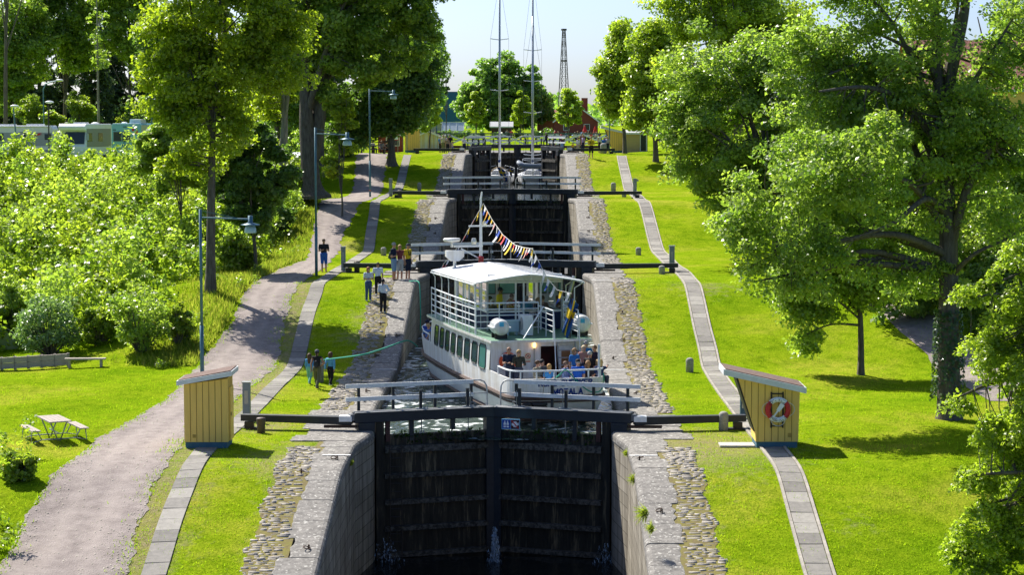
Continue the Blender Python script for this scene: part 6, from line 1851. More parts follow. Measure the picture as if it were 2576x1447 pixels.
    if isinstance(leaf, (int, float)): leaf = (leaf, leaf * .68)
    v = leaf_quads(P, nrm, leaf[0], leaf[1], g)
    npmesh("crown", v - base, np.arange(len(v)).reshape(-1, 4), lm, root, attr=tint)
    return root

def gb(px, py): return G(px, py)
def gY(px, Y, py=400):
    p = at(px, py, Y); return Vector((p.x, Y, hz(p.x, Y)))

# ---- left bank
tree("maple_tree", "tall maple with yellowish leaves and slim stems at the edge of the left path", gb(530, 722),
     [(560, 60, 190, 160), (470, 200, 130, 110), (650, 190, 110, 110), (440, 90, 85, 90), (590, -150, 260, 150), (520, 300, 110, 70), (420, 250, 60, 60), (680, 40, 90, 110), (490, 400, 70, 55), (590, 330, 60, 60), (430, -330, 170, 140)], 106, 78000, .22, M_LF_MAPLE, tr=.27, seed=3, ncl=420, rc=.85, shell=.35,
     trunk=[at(530, 740, 106), at(531, 560, 106), at(533, 420, 106), at(536, 300, 106), at(530, 150, 106), at(545, -60, 106)], limb_px=[([(533, 330, 0), (548, 200, .4), (565, 60, .5), (570, -60, .5)], .17, .05), ([(532, 340, 0), (500, 240, -.5), (470, 150, -1)], .09, .03), ([(540, 250, 0), (600, 180, 1), (660, 120, 1)], .08, .03)])
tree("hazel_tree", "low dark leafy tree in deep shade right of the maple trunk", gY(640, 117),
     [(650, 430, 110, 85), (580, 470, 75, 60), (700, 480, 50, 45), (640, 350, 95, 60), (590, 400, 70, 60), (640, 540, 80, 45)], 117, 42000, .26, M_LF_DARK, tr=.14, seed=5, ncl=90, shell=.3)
tree("elm_tree", "young tree of dull green leaves left of the maple trunk", gY(450, 122),
     [(450, 400, 95, 70), (400, 350, 60, 50), (500, 440, 60, 60)], 122, 19000, .26, M_LF_ASH, tr=.12, seed=6, ncl=70, shell=.3)
tree("old_ash_tree", "huge old tree with a forked grey trunk above the left path", gY(790, 150, 470),
     [(830, 40, 150, 120), (960, 80, 140, 130), (920, -80, 250, 110), (730, 90, 90, 100), (880, 170, 90, 55), (1040, 30, 60, 80), (700, -40, 120, 100), (840, 250, 40, 40)], 150, 70000, .31, M_LF_ASH, bark=M_BARK, tr=.80, seed=8, ncl=380, rc=1.0, shell=.4,
     trunk=[at(785, 500, 150), at(780, 420, 150), at(772, 320, 150), at(768, 230, 150), at(758, 150, 150), at(750, 40, 150)], limb_px=[([(782, 400, 0), (800, 320, .3), (805, 240, .5), (815, 150, 1), (850, 60, 1), (890, -20, 1)], .62, .14), ([(745, 190, -.5), (775, 130, -1), (800, 90, -1), (850, 55, -1), (900, 60, -1)], .28, .08), ([(815, 150, 1), (850, 110, 0), (880, 90, 0)], .2, .06), ([(900, 20, 1), (980, 60, 2), (1060, 40, 2), (1110, 50, 2)], .12, .03)])
tree("pale_trunk_tree", "slimmer tree with a pale trunk left of the forked old tree", gY(716, 158, 445),
     [(700, 150, 95, 110), (640, 250, 70, 70), (730, 50, 80, 80)], 158, 13000, .30, M_LF_MAPLE, bark=M_BARKP, tr=.42, seed=9, ncl=80, shell=.35, trunk=[at(716, 470, 158), at(713, 380, 158), at(716, 300, 158), at(712, 200, 158), at(705, 80, 158)])
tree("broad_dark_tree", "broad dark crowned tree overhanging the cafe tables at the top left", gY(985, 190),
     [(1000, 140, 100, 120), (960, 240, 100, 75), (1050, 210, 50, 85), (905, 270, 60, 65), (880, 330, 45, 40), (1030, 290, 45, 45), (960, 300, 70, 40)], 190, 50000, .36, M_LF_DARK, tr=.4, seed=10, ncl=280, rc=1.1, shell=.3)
tree("leafy_sapling", "sunlit bushy sapling between the forked old tree and the far lamp", gY(860, 146), [(860, 280, 35, 60), (835, 420, 30, 60), (870, 350, 25, 40)], 146, 5000, .28, M_LF_MAPLE, tr=.08, seed=12, ncl=40, shell=.2)
tree("birch_tree", "thin drooping birch against the sky left of the masts", gY(1097, 262), [(1097, 110, 20, 45), (1103, 170, 22, 50), (1093, 230, 24, 40)], 262, 4200, .30, M_LF_FAR, tr=.14, seed=13, ncl=60, shell=.2, droop=.9, flat=1.2, rc=.8)
tree("round_lime_tree", "small rounded tree beside the white and yellow shed at the top left", gY(1080, 232), [(1080, 282, 34, 42), (1072, 310, 30, 22)], 232, 7500, .30, M_LF_LIME, tr=.13, seed=14, ncl=60, shell=.3)
tree("woodland_tree", "tall dark tree behind the forked old tree", gY(700, 187), [(700, 110, 100, 130), (680, 240, 80, 80), (750, 250, 60, 80)], 187, 24000, .36, M_LF_DARK, tr=.35, seed=25, ncl=120, shell=.3, group="trees behind the motorhomes")
tree("woodland_tree", "tall shady tree between the forked old tree and the broad dark crown", gY(806, 184), [(806, 120, 85, 130), (800, 250, 70, 70)], 184, 20000, .36, M_LF_DARK, tr=.35, seed=26, ncl=110, shell=.3, group="trees behind the motorhomes")
back = [("tall leafy tree behind the long motorhome at the far left", 40, 236, [(40, 90, 85, 120), (20, 220, 70, 60)], M_LF_ASH, 21), ("leafy tree behind the front of the parked motorhome", 165, 242, [(170, 40, 95, 95), (215, 140, 60, 50), (120, -40, 110, 60)], M_LF_ASH, 22),
        ("leafy tree behind the pale blue camper", 330, 240, [(330, 70, 90, 105), (380, 160, 45, 60), (300, -40, 120, 70)], M_LF_ASH, 23), ("dark tree filling the gap between blue camper and maple", 430, 225, [(430, 240, 70, 110), (410, 120, 60, 90)], M_LF_DARK, 24)]
for lab, px, Y, cr, lm, sd in back:
    tree("woodland_tree", lab, gY(px, Y), cr, Y, 24000, .40, lm, tr=.3, seed=sd, ncl=200, rc=1.3, shell=.3, group="trees behind the motorhomes")
for px, Y, sd in ((95, 262, 31), (230, 256, 32), (295, 266, 33), (165, 270, 34), (385, 262, 35), (15, 268, 36), (470, 268, 37), (560, 262, 38), (640, 262, 39)):
    b = gY(px, Y); cr = [(px, 60 + 66 * i, 24 + 13 * i, 46) for i in range(5)]
    tree("spruce_tree", "dark spruce in the shaded wood behind the motorhomes", b, cr, Y, 15000, (.55, .22), M_LF_SPRUCE, tr=.28, seed=sd, ncl=110, shell=.25, flat=.4, droop=.5, group="dark spruces behind the motorhomes", rc=.9, trunk_top=at(px, 0, Y))
tree("dead_pole_tree", "slender pale dead tree standing between the two campers", gY(246, 214), [(246, 60, 26, 50), (255, 150, 20, 30)], 214, 500, .3, M_LF_ASH, bark=M_BARKP, tr=.17, seed=41, ncl=26, trunk=[at(250, 385, 214), at(247, 250, 214), at(245, 100, 214), at(242, -60, 214)], limbs=5)
tree("pine_tree", "straight brown pine trunk at the left edge in front of the long motorhome", gY(14, 186), [(20, -120, 60, 90)], 186, 3000, .3, M_LF_SPRUCE, tr=.24, seed=42, ncl=30, trunk=[at(14, 400, 186), at(14, 200, 186), at(16, 0, 186), at(18, -140, 186)])

# ---- right bank
tree("great_ash_tree", "huge old tree with a thick rugged trunk on the right lawn", gb(2385, 1062),
     [(2300, 330, 270, 210), (2080, 330, 160, 190), (2120, 560, 170, 130), (2520, 230, 150, 180), (2230, 100, 280, 140), (2490, 480, 130, 130), (2030, 150, 130, 130), (2270, 560, 160, 130), (2570, 80, 110, 120), (2380, 700, 60, 60), (2200, -60, 260, 80), (2290, 690, 80, 70), (2420, 330, 110, 150), (1930, 480, 110, 110, -2), (2060, 430, 120, 120, -6), (2200, 420, 130, 130, -6), (1900, 600, 85, 55, -2), (1960, 690, 85, 60, -2), (1850, 530, 65, 55, -1), (2040, 620, 90, 80, -3), (2010, 550, 100, 80, -1)], 77, 105000, .16, M_LF_ASH, tr=.52, seed=51, ncl=640, shell=.35,
     trunk=[at(2386, 1090, 77), at(2386, 1000, 77), at(2385, 860, 77), at(2385, 600, 77), at(2375, 400, 77), at(2360, 200, 77), at(2352, 20, 77), at(2345, -120, 77)], rc=.74, limbs=16,
     limb_px=[([(2372, 260, 0), (2400, 140, .3), (2425, 30, .5), (2435, -100, .5)], .30, .14), ([(2392, 620, 0), (2430, 480, -.6), (2480, 390, -1), (2576, 280, -1.2), (2640, 240, -1)], .20, .07), ([(2378, 540, 0), (2330, 500, -2), (2250, 560, -3), (2150, 600, -3.5)], .15, .04),
              ([(2378, 580, 0), (2300, 470, -2), (2200, 440, -3), (2100, 470, -4)], .16, .04), ([(2370, 380, 0), (2280, 260, -1), (2180, 220, -2), (2060, 230, -3)], .18, .04), ([(2382, 640, 0), (2250, 590, -1.5), (2100, 610, -2), (1960, 650, -2)], .17, .04), ([(2390, 700, 0), (2450, 640, -1), (2540, 600, -1)], .12, .04), ([(2362, 200, 0), (2300, 130, -1), (2200, 80, -1)], .15, .04)],
     excl=[(2448, 40, 48, 62), (2430, 150, 34, 60)])
tree("young_tree", "slender trunked tree with a wide low crown on the right lawn", gb(2165, 943),
     [(2080, 690, 140, 100), (2005, 760, 60, 55), (2040, 850, 28, 32), (2200, 690, 95, 90), (2130, 600, 120, 70)], 91, 30000, .19, M_LF_ASH, tr=.17, seed=52, ncl=210, shell=.3, rc=.75, trunk=[at(2166, 960, 91), at(2166, 850, 91), at(2160, 760, 91), at(2130, 660, 91), at(2090, 560, 91)], droop=.35)
tree("lakeside_tree", "big leafy tree hanging over the right lawn above the slab path", gY(1960, 122),
     [(1880, 320, 190, 180), (1800, 190, 140, 130), (1960, 500, 120, 105), (1770, 410, 75, 95), (1720, 300, 60, 80), (1850, 470, 100, 75), (1960, 200, 120, 120), (1880, 575, 80, 75)], 122, 66000, .22, M_LF_ASH, tr=.38, seed=53, ncl=420, shell=.35, rc=.9, droop=.25)
tree("canopy_tree", "tall tree whose top branches reach out toward the sky on the right", gY(1880, 142),
     [(1740, 70, 90, 65), (1860, 30, 170, 100), (1690, 180, 40, 60), (1930, 120, 100, 80), (1670, 10, 45, 20), (1800, -60, 150, 60)], 142, 30000, .27, M_LF_LIME, tr=.4, seed=54, ncl=300, rc=1.0, shell=.3)
tree("tall_lime_tree", "pointed golden green tree next to the sky above the far slanted hut", gY(1572, 208), [(1560, 105, 30, 55), (1545, 185, 46, 60), (1552, 250, 44, 50)], 208, 24000, .32, M_LF_LIME, tr=.25, seed=55, ncl=240, rc=.95, shell=.3)
tree("tall_lime_tree", "broad golden green tree directly behind the far slanted hut", gY(1650, 192), [(1650, 105, 65, 60), (1640, 200, 75, 85), (1612, 290, 55, 55), (1690, 290, 60, 65)], 192, 34000, .31, M_LF_LIME, tr=.3, seed=56, ncl=300, rc=1.0, shell=.3)
tree("linden_tree", "drooping linden boughs reaching in from the bottom right corner", gY(2740, 57, 900),
     [(2540, 850, 110, 130), (2550, 1100, 110, 110), (2500, 1330, 110, 110), (2640, 1050, 120, 380), (2460, 735, 70, 34), (2450, 1190, 60, 42), (2430, 1010, 40, 22), (2560, 690, 60, 90), (2440, 1400, 60, 45)], 57, 72000, .115, M_LF_LIME, tr=.3, seed=57, ncl=330, shell=.25, rc=.40, droop=.8, flat=.5,
     trunk=[at(2740, 1560, 57), at(2740, 1200, 57), at(2735, 800, 57), at(2730, 450, 57)], limbs=22)
tree("background_tree", "yellow green tree behind the thick trunk, low on the right", gY(2290, 108), [(2290, 640, 110, 150), (2250, 480, 110, 100)], 108, 20000, .24, M_LF_MAPLE, tr=.2, seed=58, ncl=110, shell=.3)
tree("background_tree", "shaded tree at the right edge behind the forked trunk", gY(2500, 104), [(2500, 620, 130, 190), (2560, 430, 90, 120)], 104, 22000, .24, M_LF_ASH, tr=.2, seed=59, ncl=120, shell=.3)
tree("background_tree", "dense tree between the two big right crowns", gY(2120, 135), [(2110, 330, 140, 190), (2060, 480, 90, 90), (2200, 300, 100, 190)], 135, 20000, .28, M_LF_DARK, tr=.25, seed=60, ncl=110, shell=.3)
tree("background_tree", "tall tree behind the tiled roof at the right", gY(2540, 170), [(2560, 120, 60, 130), (2330, 120, 60, 110)], 170, 12000, .32, M_LF_DARK, tr=.25, seed=62, ncl=70, shell=.3)

tree("background_tree", "dense low tree closing the gap between the two right trunks", gY(2290, 101), [(2290, 760, 70, 60), (2250, 690, 80, 90), (2330, 680, 70, 90)], 101, 16000, .22, M_LF_ASH, tr=.15, seed=63, ncl=90, shell=.3)
tree("background_tree", "bushy tree at the right edge behind the shaded path", gY(2520, 98), [(2520, 790, 90, 70), (2480, 720, 90, 80), (2590, 700, 90, 120)], 98, 17000, .22, M_LF_DARK, tr=.15, seed=64, ncl=90, shell=.3)
tree("background_tree", "tree showing between the golden lime tree and the canopy on the right", gY(1760, 165), [(1760, 200, 70, 110), (1730, 330, 55, 50), (1790, 330, 60, 60)], 165, 16000, .28, M_LF_ASH, tr=.2, seed=65, ncl=90, shell=.3)
tree("background_tree", "tall tree hidden behind the great ash crown, added to shade the lawn", gY(2200, 103), [(2180, 390, 150, 200), (2290, 520, 90, 120)], 103, 26000, .23, M_LF_ASH, tr=.2, seed=66, ncl=140, shell=.3)  # out of sight behind the great ash; added to shade lawn and side path
# ---- far
tree("far_round_tree", "big round topped tree in the distance behind the masts", gY(1265, 340), [(1265, 215, 90, 72), (1195, 258, 52, 50), (1332, 255, 50, 52), (1265, 285, 115, 40), (1360, 280, 30, 30), (1165, 295, 30, 30)], 340, 62000, .55, M_LF_FAR, tr=.45, seed=71, ncl=300, shell=.4)
for px, Y, cr, lab, sd in ((1198, 292, [(1198, 280, 30, 35), (1198, 245, 14, 14)], "small clipped tree in front of the greenhouse", 72), (1310, 292, [(1310, 285, 28, 32), (1312, 248, 12, 20)], "small clipped tree between the two mast groups", 73), (1432, 278, [(1432, 285, 38, 35), (1432, 245, 18, 26)], "small rounded tree below the lattice tower", 74)):
    tree("small_round_tree", lab, gY(px, Y), cr, Y, 8500, .30, M_LF_LIME, tr=.12, seed=sd, ncl=70, shell=.35)
for px, cr, lab, sd in ((1122, [(1122, 205, 6, 12), (1122, 225, 10, 12)], "tiny pointed spruce above the green roof", 75),):
    tree("small_spruce", lab, gY(px, 300), cr, 300, 900, .3, M_LF_SPRUCE, tr=.1, seed=sd, ncl=20, shell=.2)
g = np.random.default_rng(77)
n = 26000
X_ = g.uniform(-230, 260, n); Y_ = g.uniform(620, 700, n); Z_ = H(X_, Y_) + g.random(n) ** .7 * (7 + 3 * np.sin(X_ * .07) + 2.5 * np.sin(X_ * .21))
nr_ = g.normal(0, .6, (n, 3)) + np.array([0, -.2, .5]); nr_ /= np.linalg.norm(nr_, axis=1, keepdims=True)
v = leaf_quads(np.stack([X_, Y_, Z_], -1), nr_, 1.5, 1.1, g)
o = npmesh("far_wood", v, np.arange(4 * n).reshape(-1, 4), M_LF_FAR, attr=g.random(n)); tag(o, "distant belt of trees along the horizon", "wood", kind="stuff")

# ---- bushes on the left bank
def leaf_blobs(centres, rad, per, leaf, g, stems=True, up=.5):
    n = len(centres) * per
    ci = np.repeat(np.arange(len(centres)), per)
    off = g.normal(0, 1, (n, 3)); off /= np.linalg.norm(off, axis=1, keepdims=True); off *= g.random((n, 1)) ** .5
    P = centres[ci] + off * rad[ci]
    k = P[:, 2] > H(P[:, 0], P[:, 1]) + .03
    P, ci, off = P[k], ci[k], off[k]
    nr = g.normal(0, .55, P.shape) + np.array([0, 0, up]) + off * .35; nr /= np.linalg.norm(nr, axis=1, keepdims=True)
    t = np.clip(.45 * g.random(len(P)) + .5 * g.random(len(centres))[ci] + .05, 0, 1)
    return leaf_quads(P, nr, leaf, leaf * .66, g), t
g = np.random.default_rng(90)
def shrub_mass(n, xr, yr, hmin, hmax, cond, per, leaf, name, label, m_, seed):
    g = np.random.default_rng(seed); cs = []; rs = []
    while len(cs) < n:
        x = g.uniform(*xr); y = g.uniform(*yr)
        if not cond(x, y): continue
        h = hmin + (hmax - hmin) * g.random() ** 1.5
        z0 = hz(x, y)
        for q in range(3):
            cs.append((x + g.normal(0, .35), y + g.normal(0, .35), z0 + h * (.25 + .33 * q))); r = h * (.36 - .07 * q) + .12; rs.append((r, r, r * 1.1))
    v, t = leaf_blobs(np.array(cs), np.array(rs), per, leaf, g)
    o = npmesh(name, v, np.arange(len(v)).reshape(-1, 4), m_, attr=t); return tag(o, label, "shrubbery", kind="stuff")
def bank(x, y):
    xl = float(np.interp(y, *GL))
    if y < 96: return False
    s_ = sc(y); px = 1331 + (x - 1.31) * s_
    if y > 147 and x < -24: return False
    edge = xl - 2.6 - (2.0 if 100 < y < 112 else 0)
    return x < edge and px > -140
shrub_mass(900, (-62, -13), (97, 172), 1.0, 3.0, bank, 100, .27, "bank_shrubbery", "dense sunlit shrubs covering the left bank below the motorhomes", M_LF_SHRUB, 91)
shrub_mass(260, (-62, -14), (98, 168), 1.2, 3.6, bank, 95, .26, "dark_shrubbery", "darker green shrubs scattered through the left bank", M_LF_ASH, 92)
shrub_mass(130, (-30, -11), (142, 214), 1.0, 3.0, lambda x, y: np.interp(y, *GL) - 14 < x < np.interp(y, *GL) - 1.6 and (y < 190 or x < -17), 95, .28, "woodland_undergrowth", "leafy undergrowth around the old tree trunks on the upper left bank", M_LF_ASH, 94)
shrub_mass(90, (-50, -19), (219, 236), 2.0, 6.0, lambda x, y: True, 110, .42, "wood_edge", "dark leafy edge of the wood behind the upper left path", M_LF_DARK, 96)
shrub_mass(150, (-22, -8), (46, 69), .3, 1.3, lambda x, y: np.interp(y, *GL) - 3.2 < x < np.interp(y, *GL) - .25 - max(0, (y - 62) * .3), 60, .12, "weedy_corner", "weeds and nettles along the gravel in the bottom left corner", M_LF_SHRUB, 97)
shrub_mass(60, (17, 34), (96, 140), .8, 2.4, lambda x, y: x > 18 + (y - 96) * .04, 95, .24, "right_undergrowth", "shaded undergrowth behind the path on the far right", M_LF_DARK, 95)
shrub_mass(70, (-24, -9), (60, 160), .15, .6, lambda x, y: (np.interp(y, *GL) - 2.6 < x < np.interp(y, *GL) - .3) and y > 88, 60, .12, "weedy_verge", "low weeds along the upper edge of the gravel path", M_LF_SHRUB, 93)
def shrub(px, py, w, h, lab, m_, sd, leaf=.15, per=70):
    p = G(px, py); s_ = sc(p.y); W, Hh = w / s_, h / s_
    g = np.random.default_rng(sd); cs = []; rs = []
    for k in range(60):
        d = g.normal(0, 1, 3); d /= np.linalg.norm(d); q = .45 + .5 * g.random()
        cs.append((p.x + d[0] * W / 2 * q * .9, p.y + 1 + d[1] * W / 2 * q * .8, p.z + Hh * (.48 + .46 * d[2] * q))); r = W * .13; rs.append((r, r, r * .8))
    v, t = leaf_blobs(np.array(cs), np.array(rs), per, leaf, g)
    root = thing("shrub", lab, "shrub", (p.x, p.y + 1, p.z), 0, "separate shrubs along the left lawn")
    b = np.array([p.x, p.y + 1, p.z])
    npmesh("foliage", v - b, np.arange(len(v)).reshape(-1, 4), m_, root, attr=t)
    cs = np.array(cs); a = np.repeat(b[None] - [[0, 0, .1]], len(cs), 0)
    vv, f = tubes((np.stack([a, cs], 1), np.stack([np.full(len(cs), .03), np.full(len(cs), .01)], 1)), 5); npmesh("stems", vv - b, f, M_BARK, root)
    return root
M_LF_SILVER = leaf_mat("silvery_leaves", (0.08, 0.15, 0.06), (0.27, 0.36, 0.17), rough=.35, transl=.35)
for px, py, w, h, lab, m_, sd in ((115, 905, 200, 175, "rounded silvery shrub behind the retaining wall", M_LF_SILVER, 101), (345, 900, 190, 210, "big dark green shrub right of the plank bench", M_LF_ASH, 102), (20, 880, 110, 200, "leafy shrub at the left edge behind the retaining wall", M_LF_ASH, 103),
                                   (440, 880, 90, 130, "shrub with dry flower heads near the foot of the nearest lamp", M_LF_SHRUB, 104), (240, 880, 120, 120, "tangled low shrub between the silvery and the dark one", M_LF_SHRUB, 105), (60, 620, 150, 120, "pale green bush high on the left bank", M_LF_SHRUB, 106),
                                   (600, 690, 110, 100, "bright bush right of the maple trunk on the bank", M_LF_SHRUB, 107), (760, 520, 70, 110, "bush at the foot of the forked old tree", M_LF_SHRUB, 108), (690, 590, 120, 90, "shaded bush under the dark leafy tree", M_LF_DARK, 109), (860, 400, 70, 70, "dark bush beside the yellow cabin", M_LF_DARK, 110),
                                   (28, 1235, 100, 90, "small weedy shrub left of the gravel below the picnic table", M_LF_SHRUB, 113), (310, 370, 60, 90, "small bush in front of the blue camper", M_LF_SHRUB, 114)):
    shrub(px, py, w, h, lab, m_, sd, .17 if py > 800 else .22)
for px, Y, w, h, lab, sd in ((75, 224, 75, 90, "sunlit young tree behind the long motorhome", 121), (200, 226, 70, 110, "sunlit young tree between motorhome and blue camper", 122), (130, 222, 50, 60, "small sunny bush behind the motorhome roof", 123)):
    b = gY(px, Y); tree("young_leafy_tree", lab, b, [(px, 330 - h * .45, w / 2, h / 2)], Y, 4500, .30, M_LF_SHRUB, tr=.08, seed=sd, ncl=36, shell=.25)

def ivy(px0, py0, px1, py1, Y, r, n, lab, sd):
    g = np.random.default_rng(sd); t = g.random(n) ** .8; a0, a1 = np.array(at(px0, py0, Y)), np.array(at(px1, py1, Y)); th = g.uniform(0, 2 * pi, n)
    C = a0 + (a1 - a0) * t[:, None] + np.stack([np.cos(th), np.sin(th), np.zeros(n)], -1) * (r * (1 - .3 * t) + .10 * g.random(n))[:, None]
    nr = np.stack([np.cos(th), np.sin(th), .4 + 0 * th], -1) + g.normal(0, .35, (n, 3)); nr /= np.linalg.norm(nr, axis=1, keepdims=True)
    v = leaf_quads(C, nr, .13, .11, g); root = thing("ivy", lab, "ivy", a0, 0); npmesh("foliage", v - a0, np.arange(4 * n).reshape(-1, 4), M_LF_IVY, root, attr=g.random(n))
ivy(2386, 1010, 2385, 780, 77, .60, 1300, "dark ivy climbing the thick trunk on the right lawn", 171)
# ---- grass blades: verge, wall tufts
def blades(n, fx, hmin, hmax, name, label, m_, seed, w=.02):
    g = np.random.default_rng(seed); P = fx(g, n)
    z = H(P[:, 0], P[:, 1]) if P.shape[1] == 2 else P[:, 2]
    B = np.stack([P[:, 0], P[:, 1], z - .01], -1); n = len(B)
    h = hmin + (hmax - hmin) * g.random(n) ** 1.6; a = g.uniform(0, 2 * pi, n); d = np.stack([np.cos(a), np.sin(a), np.zeros(n)], -1) * w
    ln = g.normal(0, .35, (n, 3)) * h[:, None]; ln[:, 2] = 0
    v = np.stack([B - d, B + d, B + ln + np.stack([np.zeros(n), np.zeros(n), h], -1)], 1).reshape(-1, 3)
    o = npmesh(name, v, np.arange(3 * n).reshape(-1, 3), m_, attr=g.random(n)); return tag(o, label, "grass", kind="stuff")
def verge(g, n):
    y = g.uniform(93, 165, n); xl = np.interp(y, *GL); return np.stack([xl - .2 - np.abs(g.normal(0, 1.5, n)), y], -1)
blades(30000, verge, .10, .45, "tall_grass", "tall dry and green grass along the foot of the left bank", M_DRYGRASS, 131, .03)
M_BLADE = leaf_mat("lawn_blades", (0.16, 0.27, 0.006), (0.32, 0.40, 0.022), transl=.4, rough=.8, gain=1.0, spec=0.05)
def lawnpts(g, n):
    y = 49 + 65 * g.random(n) ** 1.7; x = g.uniform(-1, 1, n) * (y * .26) + 1.3
    ok = np.abs(x) > 6.9
    xl = np.interp(y, *GL) - .25; xr = np.interp(y, *GR) + .15
    ok &= ~((x > xl) & (x < xr))
    x, y = x[ok], y[ok]
    k = (np.sin(x * 1.9 + 1) * np.sin(y * 1.3) + .6 * np.sin(x * 5.1 + y * 3.7) + g.normal(0, .6, len(x))) > -.1
    return np.stack([x[k], y[k]], -1)
blades(230000, lawnpts, .03, .11, "lawn_grass", "short tufted blades of the sunny lawn", M_BLADE, 132, .016)
def pathedge(g, n):
    y = g.uniform(48, 110, n); s = g.random(n) < .45
    x = np.where(s, np.interp(y, *GL) + np.abs(g.normal(0, .25, n)) - .1, np.interp(y, *GR) - np.abs(g.normal(0, .35, n)) + .1)
    k = (np.sin(y * 1.1) + np.sin(y * 3.3 + s) + g.normal(0, .5, n)) > .1
    return np.stack([x[k], y[k]], -1)
blades(9000, pathedge, .04, .16, "path_edge_grass", "ragged tufts of grass growing into the gravel edge", M_BLADE, 133, .02)
tf = []
for px, py, r in ((1532, 1290, .34), (1528, 1205, .2), (1536, 1140, .12), (1530, 1330, .16), (935, 1165, .08)):
    tf.append((px, py, r))
for k, (px, py, r) in enumerate(tf):
    g = np.random.default_rng(140 + k); s = 1 if px > 1240 else -1
    Yt = 74 - (py - 1090) * .075; c = np.array([s * hwid(Yt) , Yt, at(px, py, Yt).z]); n = 160
    d = g.normal(0, 1, (n, 3)); d[:, 0] = -s * np.abs(d[:, 0]) * .9; d[:, 2] = d[:, 2] * .7 - .1; d /= np.linalg.norm(d, axis=1, keepdims=True); L2 = r * (.5 + g.random((n, 1)))
    wv = np.cross(d, [0, 1, 0]) * .012; p0 = c + g.normal(0, .04, (n, 3))
    v = np.stack([p0 - wv, p0 + wv, p0 + d * L2 - np.array([0, 0, .25]) * L2 ** 2], 1).reshape(-1, 3)
    o = npmesh("grass_tuft", v - c, np.arange(3 * n).reshape(-1, 3), M_DRYGRASS, attr=g.random(n)); o.location = c
    tag(o, ["large tuft of dry grass hanging from the right lock wall", "grass tuft high on the right lock wall beside the gate", "tiny grass tuft just below the gate on the right wall", "small grass tuft lowest on the right lock wall", "small green tuft on the left lock wall by the gate"][k], "grass tuft", "grass tufts in the lock wall")
